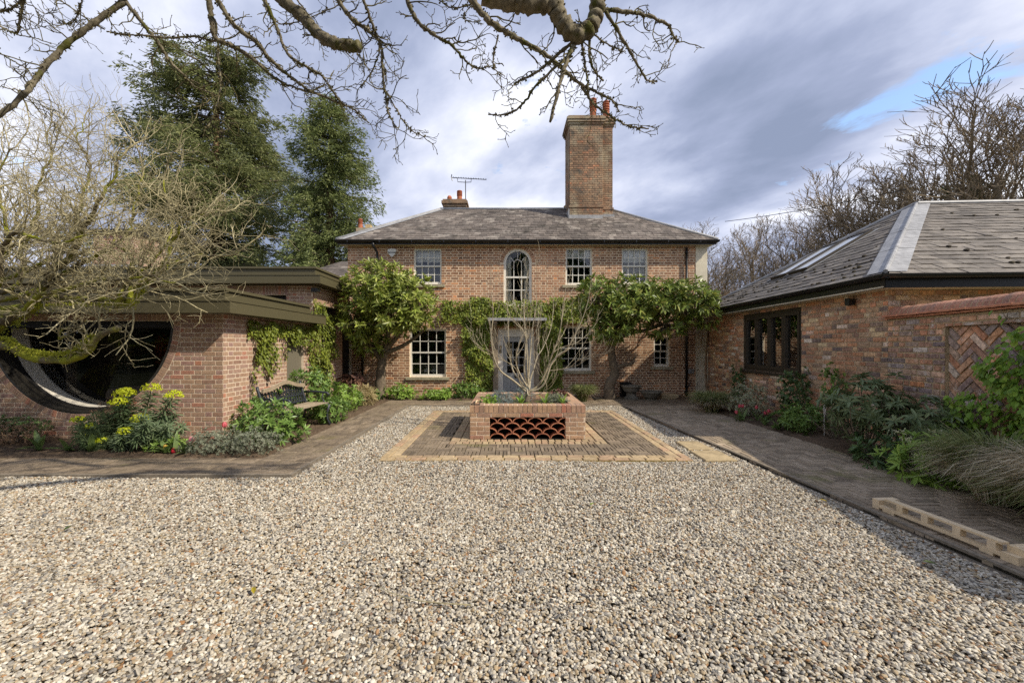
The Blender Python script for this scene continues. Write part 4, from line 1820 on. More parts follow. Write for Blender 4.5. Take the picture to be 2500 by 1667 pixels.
    for (name, x0, xr, yf, yb, z0) in (('low_roof', -11.2, WX + .31, WY - .30, VY + .0, 2.012), ('tall_roof', -13.4, WX + .31, VY - .30, HY - .35, 2.93)):
        dk = MB()
        dk.box(x0, xr - .021, yf + .021, yb - .002, z0 + .004, z0 + .186)
        dk.box(x0, xr - .19 - .021, yf + .17 + .021, yb - .36, z0 + .188, z0 + .345)
        if name == 'tall_roof':
            dk.box(x0, WX - .0, HY - .35, 13.6, z0 + .004, z0 + .345)
        rf = dk.build(name, M_bronze, ext)
        fascia(x0, xr, yf, yb, z0, z0 + .178, name, rf)
        lip = MB()
        lip.box(x0, xr + .012, yf - .012, yb, z0 + .18, z0 + .1895)
        lip.build('drip_edge', M_bronze, rf)
        fascia(x0, xr - .19, yf + .17, yb - .36, z0 + .192, z0 + .34, name, rf)
        cp = MB()
        cp.box(x0, xr - .205, yf + .185, yb - .37, z0 + .342, z0 + .356)
        cp.box(x0, xr - .155, yf + .135, yb - .36, z0 + .357, z0 + .405)
        cp.build('roof_edge', M_bronze, rf)


extension()


def turret():
    t = thing('roof_turret', (-10.1, 11, 3.3), 'square pale brick roof turret with curved dark metal cap rising above the flat roofs', 'roof turret')
    x0, x1, y0, y1 = -10.62, -9.6, 10.5, 11.5
    z0, z1 = 3.3, 4.42
    mb = MB()
    mb.box(x0, x1, y0, y1, z0, z1)
    w = mb.build('wall', M_new_mortar, t)
    P = Pieces()
    M = frame((x0, y0, z0 + .3), (1, 0, 0), (0, 0, 1))
    brick_wall(P, M, x1 - x0, z1 - z0 - .3, depth=.004, bond='flemish', course=.0748, mortar=.0115)
    M = frame((x1, y0, z0 + .3), (0, 1, 0), (0, 0, 1))
    brick_wall(P, M, y1 - y0, z1 - z0 - .3, depth=.004, bond='flemish', course=.0748, mortar=.0115)
    P.place('brick', M_new_brick, w, 300)
    s = MB()
    s.box(x0 - .04, x1 + .04, y0 - .04, y1 + .04, z0, z0 + .29)
    s.build('lead_skirt', M_lead, t)
    c = MB()
    prof = [(-.06, -.1)] + [(-.06 + 1.12 * i / 10, .02 + .10 * math.sin(math.pi * i / 10)) for i in range(11)] + [(1.06, -.1)]
    c.prism(prof[::-1], frame((x0 - .05, y0, z1 + .05), (0, 1, 0), (0, 0, 1)), 0, 1.12)
    c.build('metal_cap', M_blackmat, t)
    h = MB()
    prof = [(.9 * math.cos(a), .42 * math.sin(a)) for a in np.linspace(0, math.pi, 16)] + [(.82 * math.cos(a), .34 * math.sin(a)) for a in np.linspace(math.pi, 0, 16)]
    h.prism(prof, frame((-10.05, 12.0, 4.5), (1, 0, 0), (0, 0, 1)), -.5, .1)
    h.build('arched_hood', M_blackmat, t)


turret()


def lamp_box(name, c, sx, sy, sz, label, cat):
    mb = MB()
    mb.box(c.x - sx / 2, c.x + sx / 2, c.y - sy / 2, c.y + sy / 2, c.z - sz / 2, c.z + sz / 2)
    mb.tube([(c.x, c.y, c.z + sz / 2), (c.x, c.y + sy * .9, c.z + sz * .55)], sz * .16, 6)
    mb.lathe([(sz * .2, -sz * .62), (sz * .38, -sz * .5), (sz * .38, -sz * .3)], (c.x, c.y, c.z), 8)
    return tag(mb.build(name, M_black), label, cat)


lamp_box('floodlight', Vector((-4.46, 9.5, 2.80)), .16, .12, .09, 'small black floodlight under the upper bronze eave of the extension', 'lamp')

# =================================================================== RIGHT WING (outbuilding)
wing = thing('brick_outbuilding', (5.6, 9, 0), 'single storey old brick outbuilding with hipped slate roof and dark casement window on the right', 'outbuilding')
WK = .056


def wxl(y):
    return 5.15 + WK * y


WNY, WFY = 5.906, 11.9
wdir = Vector((WK, 1, 0)).normalized()
wnear = Vector((wxl(WNY), WNY, 0))
wfar = Vector((wxl(WFY), WFY, 0))
WH = 2.40
Wl = (wfar - wnear).length
fdir = Vector((1, -WK, 0)).normalized()


M_wing_glass = glass_mat('wing_glass', .8, 4.0)


def outbuilding():
    body = MB()
    P = Pieces()
    # wall facing the courtyard (runs away from the camera): local x from far to near
    M = frame(wfar, -wdir, (0, 0, 1))

    def s_of(y):
        return (wfar.y - y) / wdir.y
    op = (s_of(9.92), s_of(7.79), .94, 2.25)
    solid_wall(body, M, Wl, WH, .28, [op])
    brick_wall(P, M, Wl, WH, [op], depth=.009, bond='random', course=.0745, mortar=.010, jit=.007)
    # gable-end wall facing the camera
    M2 = frame(wnear, fdir, (0, 0, 1))
    body.prism(rect(.28, 8, 0, WH), M2, -.28, 0)
    for r in bond_rects(8, WH, bond='random', course=.0745, mortar=.010, jit=.007):
        if r[3] > 1.4:
            P.add(rect(*r), M2, .009, ch=.005, jit=.004, tilt=.012)
    # other walls: back wall has an opening to the garden beyond
    b0 = wnear + fdir * 5.2
    M3 = frame(b0 + wdir * .3, wdir, (0, 0, 1))
    solid_wall(body, M3, Wl - .3, WH, .25, [(2.6, 5.2, .6, 2.2)])
    M4 = frame(wfar + fdir * 5.2, -fdir, (0, 0, 1))
    body.prism(rect(.26, 4.9, 0, WH), M4, -.28, 0)
    wall = body.build('wall', M_old_mortar, wing)
    P.place('brick', M_old_brick, wall, 300)
    f = MB()
    f.prism([(0.3, 0.3), (4.9, .3), (4.9, Wl - .3), (.3, Wl - .3)], frame((wnear.x, wnear.y, 0), fdir, wdir), -.01, .03)
    f.build('floor', plain('pale_floor', (.3, .25, .18)), wing)
    # casement window
    Mi = frame(wfar, -wdir, (0, 0, 1))
    x0, x1, z0, z1 = op
    mb = MB()
    mb.prism(rect(x0, x1, z1 - .07, z1), Mi, -.11, -.01)
    mb.prism(rect(x0, x1, z0, z0 + .06), Mi, -.11, -.01)
    mb.prism(rect(x0, x0 + .06, z0 + .06, z1 - .07), Mi, -.11, -.01)
    mb.prism(rect(x1 - .06, x1, z0 + .06, z1 - .07), Mi, -.11, -.01)
    win = mb.build('window', M_dark_frame, wing, label='dark brown window of four casements')
    sl = MB()
    sl.prism(rect(x0 - .06, x1 + .06, z0 - .06, z0 - .002), Mi, -.1, .06)
    sl.build('sill', M_dark_frame, win)
    cw = (x1 - x0 - .12) / 4
    for i in range(4):
        a, b = x0 + .06 + i * cw, x0 + .06 + (i + 1) * cw
        c = MB()
        fw = .065
        za, zb = z0 + .062, z1 - .072
        c.prism(rect(a + .003, b - .003, za, za + fw), Mi, -.09, .004)
        c.prism(rect(a + .003, b - .003, zb - fw, zb), Mi, -.09, .004)
        c.prism(rect(a + .003, a + fw, za + fw, zb - fw), Mi, -.09, .004)
        c.prism(rect(b - fw, b - .003, za + fw, zb - fw), Mi, -.09, .004)
        c.build('casement', M_dark_frame, win)
        g = MB()
        g.prism(rect(a + fw, b - fw, za + fw, zb - fw), Mi, -.055, -.05)
        g.build('pane', M_wing_glass, win)
    # white panelled door standing open inside
    dr = MB()
    Md = frame(wfar - wdir * (x1 - .1) + fdir * 1.3, (fdir - wdir * .4), (0, 0, 1))
    dr.prism(rect(0, .8, .05, 2.0), Md, 0, .04)
    for pz in ((.2, .85), (.95, 1.3), (1.4, 1.88)):
        dr.prism(rect(.1, .36, *pz), Md, .04, .05)
        dr.prism(rect(.44, .7, *pz), Md, .04, .05)
    dr.build('inner_door', M_white_paint, wing)


outbuilding()

RA = Vector((wxl(5.66) - .25, 5.66, 2.50))
RB = Vector((wxl(12.12) - .25, 12.12, 2.50))
APEX = Vector((8.83, 8.85, 4.55))


def wing_roof():
    far = APEX + fdir * 9
    e1 = RA + fdir * 13
    back = RB + fdir * 13
    mb = MB()
    v = [RA, RB, APEX, far, e1, back]
    lo = [p - Vector((0, 0, .06)) for p in (RA, e1, back, RB)]
    mb.add(v + lo, [(0, 2, 1), (0, 4, 3, 2), (1, 2, 3, 5), (0, 6, 7, 4), (1, 9, 6, 0), (6, 9, 8, 7)])
    roof = mb.build('roof', M_slate2, wing)
    # hip end towards the courtyard
    ydir = (RB - RA).normalized()
    nrm = (APEX - RA).cross(ydir).normalized()
    if nrm.z < 0:
        nrm = -nrm
    up = nrm.cross(-ydir).normalized()
    if up.z < 0:
        up = -up
    xd = -ydir                       # local x runs from far to near so that x cross up = outward normal
    Mh = frame(RB, xd, up)
    if (Mh.to_3x3() @ Vector((0, 0, 1))).z < 0:
        Mh = frame(RA, ydir, up)
        base = RA
    else:
        base = RB
    xa = Vector(Mh.col[0][:3])
    Ltot = (RB - RA).length
    ap = Mh.inverted() @ APEX
    tri = [(0, -.05), (Ltot, -.05), (ap.x, ap.y)]
    P = Pieces()

    def lay(M, reg, wmax, hmax, ex, wd):
        y, k = -.05, 0
        while y < hmax:
            x = -.13 * (k % 2) - .1
            while x < wmax:
                w = wd + rnd.uniform(-.02, .02)
                q = clip_convex(rect(x + .002, x + w - .002, y + rnd.uniform(-.005, .005), y + ex + .055), reg)
                if len(q) > 2 and poly_area(q) > .005:
                    P.add(q, M @ Matrix.Translation((0, y, .012)) @ Matrix.Rotation(-.06, 4, 'X') @ Matrix.Translation((0, -y, 0)), .013, ch=.002, jit=.005, tilt=.012)
                x += w
            y += ex
            k += 1
    lay(Mh, tri, Ltot, ap.y, .185, .25)
    # front slope
    up2 = (APEX - RA) - fdir * (APEX - RA).dot(fdir)
    Mf = frame(RA, fdir, up2)
    apf = Mf.inverted() @ APEX
    reg = [(0, -.05), (13, -.05), (13, apf.y), (apf.x, apf.y)]
    lay(Mf, reg, 9.0, apf.y, .185, .27)
    P.place('slate', M_slate2, roof, 300, lambda w, u, v: 1.0)
    # lead hips and ridge
    hp = (APEX - RA)
    nseg = 4
    nf = Vector(Mf.col[2][:3])
    nh = Vector(Mh.col[2][:3])
    for i in range(nseg):
        a, b = RA + hp * (i / nseg + .002), RA + hp * ((i + 1) / nseg - .002)
        l = MB()
        s1 = fdir * .27 + up2.normalized() * .0
        s2 = ydir * .30
        lift = Vector((0, 0, .032))
        l.add([a + lift, a + s1 + nf * .034, b + s1 + nf * .034, b + lift], [(0, 1, 2, 3)])
        l.add([a + lift, b + lift, b + s2 + nh * .034, a + s2 + nh * .034], [(0, 1, 2, 3)])
        l.tube([a + lift, b + lift], .028, 8)
        l.build('lead_hip', M_lead, roof)
    l = MB()
    l.tube([APEX + Vector((0, 0, .03)), far + Vector((0, 0, .03))], .05, 8)
    l.tube([APEX + Vector((0, 0, .03)), RB + Vector((0, 0, .03))], .045, 8)
    l.build('ridge', M_lead, roof)
    # gutters and fascia boards
    g = MB()
    n = 8
    prof = [(-.06 * math.cos(math.pi * i / n), -.06 * math.sin(math.pi * i / n)) for i in range(n + 1)]
    ring = prof + [(x * .9, y * .9) for x, y in prof[::-1]]
    out = -fdir
    g.prism(ring, frame(RA + out * .045 + Vector((0, 0, -.01)) - wdir * .09, fdir, (0, 0, 1)), -(Ltot + .1), 0.0)
    g.prism(ring, frame(RA - wdir * .045 - fdir * .1 + Vector((0, 0, -.01)), wdir, (0, 0, 1)), 0, 13.0)
    g.build('gutter', M_black, wing)
    fb = MB()
    fb.prism(rect(0, Ltot, -.19, -.062), frame(RB, -wdir, (0, 0, 1)), -.03, -.005)
    fb.prism(rect(.0, 13, -.19, -.062), frame(RA, fdir, (0, 0, 1)), -.032, -.007)
    fb.build('fascia_board', M_black, wing)
    sf = MB()
    sf.prism([(0.02, .005), (Ltot, .005), (Ltot, .30), (.02, .30)], frame(RA + Vector((0, 0, -.185)), wdir, fdir), -.02, .0)
    sf.prism([(.3, .035), (13, .035), (13, .30), (.3, .30)], frame(RA + Vector((0, 0, -.186)), fdir, wdir), -.0, .02)
    sf.build('soffit', M_cream, wing)

    # skylights lying in the hip slope
    def hit(u, v):
        d = Vector(((u - U0) / F, 1, -(v - V0) / F))
        o = Vector((0, 0, EYE))
        t = (RA - o).dot(nh) / d.dot(nh)
        return Mh.inverted() @ (o + d * t)
    M_sky = bpy.data.materials.new('skylight_painted_sky')
    M_sky.use_nodes = True
    b = M_sky.node_tree.nodes['Principled BSDF']
    b.inputs['Base Color'].default_value = (.66, .68, .69, 1)  # pale base colour stands in for the sky reflected in the panes
    b.inputs['Roughness'].default_value = .06
    b.inputs['Specular IOR Level'].default_value = .9
    for xa_, xb_, ya_, yb_ in ((2.70, 3.34, 1.18, 2.74), (2.0, 2.62, 1.18, 2.66)):
        k = MB()
        w = .04
        k.prism(rect(xa_, xb_, ya_, ya_ + w), Mh, .0, .085)
        k.prism(rect(xa_, xb_, yb_ - w, yb_), Mh, .0, .085)
        k.prism(rect(xa_, xa_ + w, ya_ + w, yb_ - w), Mh, .0, .083)
        k.prism(rect(xb_ - w, xb_, ya_ + w, yb_ - w), Mh, .0, .083)
        s = k.build('skylight', M_dark_frame, roof)
        gl = MB()
        gl.prism(rect(xa_ + w, xb_ - w, ya_ + w, yb_ - w), Mh, .05, .06)
        gl.build('pane', M_sky, s)
        fl = MB()
        fl.prism(rect(xa_ - .07, xa_ - .003, ya_ - .08, yb_ + .07), Mh, .026, .036)
        fl.prism(rect(xb_ + .003, xb_ + .07, ya_ - .08, yb_ + .07), Mh, .026, .036)
        fl.build('flashing', M_lead, s)
    # moss cushions
    ms = MB()
    rr = random.Random(3)
    for i in range(130):
        if i < 34:
            M, x, y = Mf, rr.uniform(.5, 5.5), rr.uniform(.2, 3.3)
            if x < y * apf.x / apf.y + .4:
                continue
        else:
            M = Mh
            x, y = rr.uniform(.3, Ltot - .3), abs(rr.gauss(0, .8)) + .1
            if not (y < ap.y - .3 and x > y * ap.x / ap.y + .3 and x < Ltot - (Ltot - ap.x) * y / ap.y - .3):
                continue
        y = round((y + .05) / .185) * .185 - .05 + .01
        r = rr.uniform(.012, .034)
        c = M @ Vector((x, y, .03))
        ms.lathe([(r * 1.1, -.02), (r, .2 * r), (r * .6, .38 * r), (0.001, .45 * r)], c, 7, rr.random())
    o = ms.build('moss', M_moss, roof, smooth=True)
    o["kind"] = "stuff"
    return Mh


MH = wing_roof()
lamp_box('wall_lamp', Vector((wxl(6.5) - .09, 6.5, 2.20)), .09, .09, .10, 'small black downlight under the eave of the old brick outbuilding', 'lamp')

# =================================================================== GARDEN WALL
gwall = thing('garden_wall', (5.2, 4.5, 0), 'old brick garden wall with rounded coping and a recessed herringbone panel at the right', 'wall')


def garden_wall():
    def gx(y):
        return 4.536 + .16 * y
    A = Vector((gx(5.90), 5.90, 0))
    B = Vector((gx(1.5), 1.5, 0))
    d = (B - A).normalized()
    Ln = (B - A).length
    M = frame(A, d, (0, 0, 1))            # local z points to the courtyard
    nz_ = Vector(M.col[2][:3])
    Hh = 1.88

    def s_of(y):
        return (A.y - y) / -d.y
    pa = (s_of(5.0), s_of(5.0) + .98, .80, 1.74)
    body = MB()
    body.prism(rect(0, pa[0], 0, Hh), M, -.23, 0)
    body.prism(rect(pa[1], Ln, 0, Hh), M, -.23, 0)
    body.prism(rect(pa[0], pa[1], 0, pa[2]), M, -.23, 0)
    body.prism(rect(pa[0], pa[1], pa[3], Hh), M, -.23, 0)
    body.prism(rect(pa[0], pa[1], pa[2], pa[3]), M, -.23, -.05)
    wall = body.build('wall', M_gw_mortar, gwall)
    P = Pieces()
    brick_wall(P, M, Ln, Hh, [pa], depth=.010, bond='random', course=.0745, mortar=.013, jit=.008)
    # herringbone panel
    Mp = M @ Matrix.Translation((0, 0, -.05))
    cx, cz = (pa[0] + pa[1]) / 2, (pa[2] + pa[3]) / 2
    reg = [(pa[0] + .005, pa[2] + .005), (pa[1] - .005, pa[2] + .005), (pa[1] - .005, pa[3] - .005), (pa[0] + .005, pa[3] - .005)]
    c, s = math.cos(math.pi / 4), math.sin(math.pi / 4)
    for p in herringbone(-1, 1, -1, 1, .237, .079, g=.016):
        q = clip_convex([(cx + c * x - s * y, cz + s * x + c * y) for x, y in p], reg)
        if len(q) > 2 and poly_area(q) > .0012:
            P.add(q, Mp, .016, ch=.005, jit=.006, tilt=.02)
    P.place('brick', M_gw_brick, wall, 300)
    # creasing tiles: two lapped courses
    Q = Pieces()
    for k, (z, pr) in enumerate(((1.885, .05), (1.915, .085))):
        x = .0 - .06 * k
        while x < Ln:
            a, b = max(0, x), min(Ln, x + .165)
            if b - a > .02:
                Mt = M @ Matrix.Translation((0, z, 0)) @ Matrix.Rotation(R(-90), 4, 'X')
                Q.add(rect(a + .002, b - .002, -pr, .24), Mt, .026, ch=.004, jit=.001, tilt=.01)
            x += .167
    Q.place('creasing_tile', M_creasing, gwall, 120)
    # half-round coping bricks laid across the wall
    n = int(Ln / .069)
    n_seg = 8
    r = .125
    base = M @ Matrix.Translation((0, 1.945, -.115))
    me0 = None
    for i in range(n):
        if me0 is None or i % 4 == 0:
            mb = MB()
            rr_ = r * rnd.uniform(.97, 1.02)
            ring0 = [(-rr_ * math.cos(math.pi * j / n_seg), .95 * rr_ * math.sin(math.pi * j / n_seg)) for j in range(n_seg + 1)]
            rows = []
            for xx, k in ((.003, .95), (.009, 1), (.059, 1), (.065, .95)):
                rows += [(xx, y_ * k, z_ * k) for z_, y_ in ring0]
            m = n_seg + 1
            fs = [(a * m + j, a * m + j + 1, (a + 1) * m + j + 1, (a + 1) * m + j) for a in range(3) for j in range(n_seg)]
            fs += [tuple(range(m - 1, -1, -1)), tuple(3 * m + j for j in range(m))]
            mb.add([(x, y, z) for x, y, z in rows], fs)
            tmp = mb.build('coping_brick', M_coping, None)
            me0 = tmp.data
            bpy.data.objects.remove(tmp)
        o = bpy.data.objects.new('coping_brick', me0)
        o.matrix_world = base @ Matrix.Translation((i * .069, rnd.uniform(-.004, .004), 0)) @ Matrix.Rotation(rnd.gauss(0, .02), 4, 'Z')
        COL.objects.link(o)
        o.parent = gwall
        o.matrix_parent_inverse = Matrix.Translation(-WLOC[gwall.name])
    cm = MB()
    cm.prism([(-.12 * math.cos(math.pi * j / 8), .112 * math.sin(math.pi * j / 8)) for j in range(9)][::-1], frame(base.translation, Vector(M.col[2][:3]), (0, 0, 1)), -Ln, 0)
    cm.build('coping_mortar', M_gw_mortar, gwall)


garden_wall()

# =================================================================== THE PLANTER
planter = thing('brick_planter', (.31, 7.42, 0), 'square raised brick planter with an open front grille of terracotta half tiles', 'planter')
PX0, PX1, PY0, PY1, PZ = -.60, 1.225, 6.49, 8.35, .565


def build_planter():
    mb = MB()
    t = .225
    z0, zc = .028, .450
    gx0, gx1 = -.60 + .31, 1.225 - .31
    gz0, gz1 = .032, .375
    # mortar shell with the grille opening in front
    mb.box(PX0, gx0, PY0, PY0 + t, z0, zc)
    mb.box(gx1, PX1, PY0, PY0 + t, z0, zc)
    mb.box(gx0, gx1, PY0, PY0 + t, gz1, zc)
    mb.box(gx0, gx1, PY0 + .2, PY0 + t, z0, gz1)
    mb.box(PX0, PX0 + t, PY0 + t, PY1, z0, zc)
    mb.box(PX1 - t, PX1, PY0 + t, PY1, z0, zc)
    mb.box(PX0 + t, PX1 - t, PY1 - t, PY1, z0, zc)
    k = .006
    mb.box(PX0 + k, PX1 - k, PY0 + k, PY0 + t - k, zc, PZ - .006)
    mb.box(PX0 + k, PX1 - k, PY1 - t + k, PY1 - k, zc, PZ - .006)
    mb.box(PX0 + k, PX0 + t - k, PY0 + t - k, PY1 - t + k, zc, PZ - .006)
    mb.box(PX1 - t + k, PX1 - k, PY0 + t - k, PY1 - t + k, zc, PZ - .006)
    shell = mb.build('mortar', M_new_mortar, planter)
    P = Pieces()
    M = frame((PX0, PY0, z0), (1, 0, 0), (0, 0, 1))
    W = PX1 - PX0
    op = (gx0 - PX0, gx1 - PX0, 0, gz1 - z0)
    brick_wall(P, M, W, zc - z0, [op], depth=.005, bond='stretcher', course=.0702, mortar=.012)
    for o, d, ln in (((PX1, PY0, z0), (0, 1, 0), PY1 - PY0), ((PX1, PY1, z0), (-1, 0, 0), W), ((PX0, PY1, z0), (0, -1, 0), PY1 - PY0)):
        brick_wall(P, frame(o, d, (0, 0, 1)), ln, zc - z0, depth=.005, bond='stretcher', course=.0702, mortar=.012)
    # inner faces of the back and sides
    for o, d, ln in (((PX1 - t, PY1 - t, .37), (-1, 0, 0), W - 2 * t), ):
        brick_wall(P, frame((PX0 + t, PY1 - t, .37), (1, 0, 0), (0, 0, 1)), W - 2 * t, .08, depth=.008, bond='stretcher', course=.072, mortar=.011)
    P.place('brick', M_planter_brick, planter, 300)
    # coping: bricks on edge, laid across the wall all round
    def coper(x0, x1, y0, y1):
        b = MB()
        e = .004
        vs, fs, c = piece_geo(rect(x0 + .005, x1 - .005, y0 + .001, y1 - .001), PZ - zc + rnd.uniform(-.002, .002), .004)
        b.add(vs, fs)
        b.add([vs[3], vs[2], vs[1], vs[0]], [(0, 1, 2, 3)])
        o = b.build('coping_brick', M_planter_brick, planter)
        o.location = (c[0], c[1], zc)
    n = 24
    st = (W + .018) / n
    for y0, y1 in ((PY0 - .009, PY0 + t), (PY1 - t, PY1 + .009)):
        for i in range(n):
            coper(PX0 - .009 + i * st, PX0 - .009 + (i + 1) * st, y0, y1)
    n2 = 18
    ya, yb = PY0 + t + .003, PY1 - t - .003
    st2 = (yb - ya) / n2
    for x0, x1 in ((PX0 - .009, PX0 + t), (PX1 - t, PX1 + .009)):
        for i in range(n2):
            b = MB()
            vs, fs, c = piece_geo(rect(x0 + .001, x1 - .001, ya + i * st2 + .005, ya + (i + 1) * st2 - .005), PZ - zc + rnd.uniform(-.002, .002), .004)
            b.add(vs, fs)
            o = b.build('coping_brick', M_planter_brick, planter)
            o.location = (c[0], c[1], zc)
    # grille: four rows of half-round tiles
    bk = MB()
    bk.box(gx0, gx1, PY0 + .193, PY0 + .199, gz0, gz1)
    bk.box(gx0, gx1, PY0 + .0, PY0 + .19, gz0 - .003, gz0)
    bk.build('back_board', M_blackmat, planter)
    wt = (gx1 - gx0) / 5
    ro, th = wt / 2 - .001, .013
    rise = .082

    def tile(cx, zb, a0, a1):
        m = MB()
        ns = 14
        prof = []
        for rr_, sc in ((ro, 1), (ro - th, 1)):
            row = []
            for i in range(ns + 1):
                a = a0 + (a1 - a0) * i / ns
                row.append((cx + rr_ * math.cos(a), zb + (rise / ro) * rr_ * math.sin(a)))
            prof.append(row)
        ring = prof[0] + prof[1][::-1]
        m.prism(ring[::-1], frame((0, PY0, 0), (1, 0, 0), (0, 0, 1)), -.18, -.002 + rnd.uniform(-.004, .004))
        m.build('half_tile', M_terracotta, planter)
    for r_ in range(4):
        zb = gz0 + .003 + r_ * .0845
        if r_ % 2 == 0:
            for i in range(5):
                tile(gx0 + (i + .5) * wt, zb, 0, math.pi)
        else:
            for i in range(1, 5):
                tile(gx0 + i * wt, zb, 0, math.pi)
            tile(gx0, zb, 0, math.pi / 2)
            tile(gx1, zb, math.pi / 2, math.pi)
    s = MB()
    nn = 20
    vs = []
    x0, x1, y0, y1 = PX0 + t + .001, PX1 - t - .001, PY0 + t + .001, PY1 - t - .001
    for j in range(nn + 1):
        for i in range(nn + 1):
            vs.append((x0 + (x1 - x0) * i / nn, y0 + (y1 - y0) * j / nn, .455 + rnd.uniform(-.012, .015)))
    s.add(vs, [(j * (nn + 1) + i, j * (nn + 1) + i + 1, (j + 1) * (nn + 1) + i + 1, (j + 1) * (nn + 1) + i) for j in range(nn) for i in range(nn)])
    s.build('soil', M_soil, planter, smooth=True)


build_planter()


def trowel():
    t = thing('hand_tool', (-.52, 6.7, PZ), 'small hand tool with pale wooden handle on the left corner of the planter', 'hand tool')
    m = MB()
    m.box(-.59, -.45, 6.50, 6.56, PZ + .001, PZ + .012)
    m.tube([(-.455, 6.56, PZ + .007), (-.455, 6.95, PZ + .010)], .006, 6)
    m.tube([(-.59, 6.56, PZ + .007), (-.54, 6.98, PZ + .010)], .005, 6)
    m.build('dark_plate', M_black, t)
    h = MB()
    h.tube([(-.52, 6.62, PZ + .02), (-.52, 6.70, PZ + .03), (-.515, 6.86, PZ + .03), (-.515, 6.92, PZ + .02)], [.008, .013, .012, .006], 8)
    h.build('handle', M_wood_new, t, smooth=True)


trowel()

# =================================================================== FURNITURE AND SMALL THINGS
def bench():
    t = thing('garden_bench', (-3.65, 7.1, .05), 'small garden bench with black iron ends and curved wooden back rail among the shrubs', 'bench')
    # local: x towards the courtyard (front), y along the bench
    yaw = R(-6)
    T = Matrix.Translation((-3.66, 7.08, .05)) @ Matrix.Rotation(yaw, 4, 'Z')
    hw = .56
    for s in (-1, 1):
        e = MB()
        y = s * hw
        P_ = lambda pts: [T @ Vector((x, y, z)) for x, z in pts]
        e.tube(P_([(-.30, .80), (-.285, .74), (-.22, .55), (-.17, .38), (-.20, .2), (-.27, .0)]), [.022, .024, .022, .024, .02, .024], 6)
        e.tube(P_([(.30, .0), (.25, .1), (.24, .22), (.29, .36), (.25, .40), (.0, .37), (-.17, .38)]), [.024, .02, .02, .026, .022, .02, .02], 6)
        e.tube(P_([(-.20, .60), (-.05, .61), (.14, .60), (.24, .585), (.285, .55), (.26, .52), (.235, .54)]), [.018, .02, .02, .021, .02, .018, .012], 6)
        e.tube(P_([(.17, .595), (.14, .5), (.18, .43), (.2, .38)]), [.016, .014, .014, .016], 6)
        e.tube(P_([(-.22, .1), (.0, .2), (.24, .12)]), .012, 6)
        e.build('bench_end', M_iron, t, smooth=True)
    for i in range(5):
        b = MB()
        x = -.13 + i * .085
        b.box(x, x + .07, -hw + .01, hw - .01, .388 - .006 * i * (i < 4) + .004 * i, .412 + .0 * i, T)
        b.build('seat_slat', M_bench_wood, t)
    rl = MB()
    n = 16
    up = []
    lo = []
    for i in range(n + 1):
        y = -hw + 2 * hw * i / n
        k = math.exp(-(y / .27) ** 2)
        up.append((y, .765 + .10 * k))
        lo.append((y, .705 + .10 * k))
    ring = lo + up[::-1]
    M = T @ frame((-.295, 0, 0), (0, 1, 0), (.12, 0, 1))
    rl.prism(ring, M, -.018, .018)
    rl.build('back_rail', M_bench_wood, t)
    lt = MB()
    rr = random.Random(2)
    for i in range(15):
        y0 = -hw + .05 + (2 * hw - .1) * i / 14
        for sgn in (-1, 1):
            pts = []
            for j in range(6):
                z = .43 + (.28 + .09 * math.exp(-((y0) / .27) ** 2)) * j / 5
                yy = max(-hw + .02, min(hw - .02, y0 + sgn * .05 * math.sin(j * 1.3)))
                pts.append(T @ Vector((-.19 - .10 * j / 5, yy, z)))
            lt.tube(pts, .010, 4)
    for z, xo in ((.44, -.19), (.56, -.228), (.66, -.262)):
        lt.tube([T @ Vector((xo, -hw + .01, z)), T @ Vector((xo, hw - .01, z))], .013, 5)
    lt.build('back_lattice', M_iron, t)


bench()


def timber_frame():
    t = thing('timber_frame', (3.5, 3.2, .03), 'low pale new timber frame lying on the right brick path', 'timber frame')
    a = Vector((3.40, 2.85, .032))
    b = Vector((3.335, 3.66, .032))
    d = (b - a)
    Ln = d.length
    M = frame(a, d, Vector((d.y, -d.x, 0)))    # x along, y to the right, z down/up
    z = M.to_3x3() @ Vector((0, 0, 1))
    if z.z < 0:
        M = M @ Matrix.Rotation(0, 4, 'X')
    Mx = Matrix.Identity(4)
    dx = d.normalized()
    rx = Vector((dx.y, -dx.x, 0))
    for i in range(3):
        Mx[i][0], Mx[i][1], Mx[i][2], Mx[i][3] = dx[i], rx[i], (0, 0, 1)[i], a[i]

    def part(nm, *bx):
        q = MB()
        q.box(*bx, M=Mx)
        q.build(nm, M_wood_new, t)
    part('bottom_rail', -.02, Ln + .02, .0, .045, .020, .044)
    part('top_board', -.02, Ln - .02, .012, .070, .098, .114)
    for k in (.0, .26, .53, .77):
        part('spacer_block', k * Ln + .01, k * Ln + .06, .006, .062, .0442, .0978)
    part('end_block', -.115, -.021, -.0, .36, .0, .055)
    part('end_block', -.11, -.022, .05, .34, .0552, .10)
    part('foot', .02, .10, .0, .042, .0, .0198)
    part('foot', Ln - .11, Ln - .01, .0, .042, .0, .0198)
    part('end_block', Ln + .021, Ln + .08, -.0, .20, .0, .085)
    q = MB()
    q.tube([Mx @ Vector((-.06, .06, .098)), Mx @ Vector((-.10, .16, .098))], .012, 8)
    q.build('dowel', M_wood_new, t)


timber_frame()


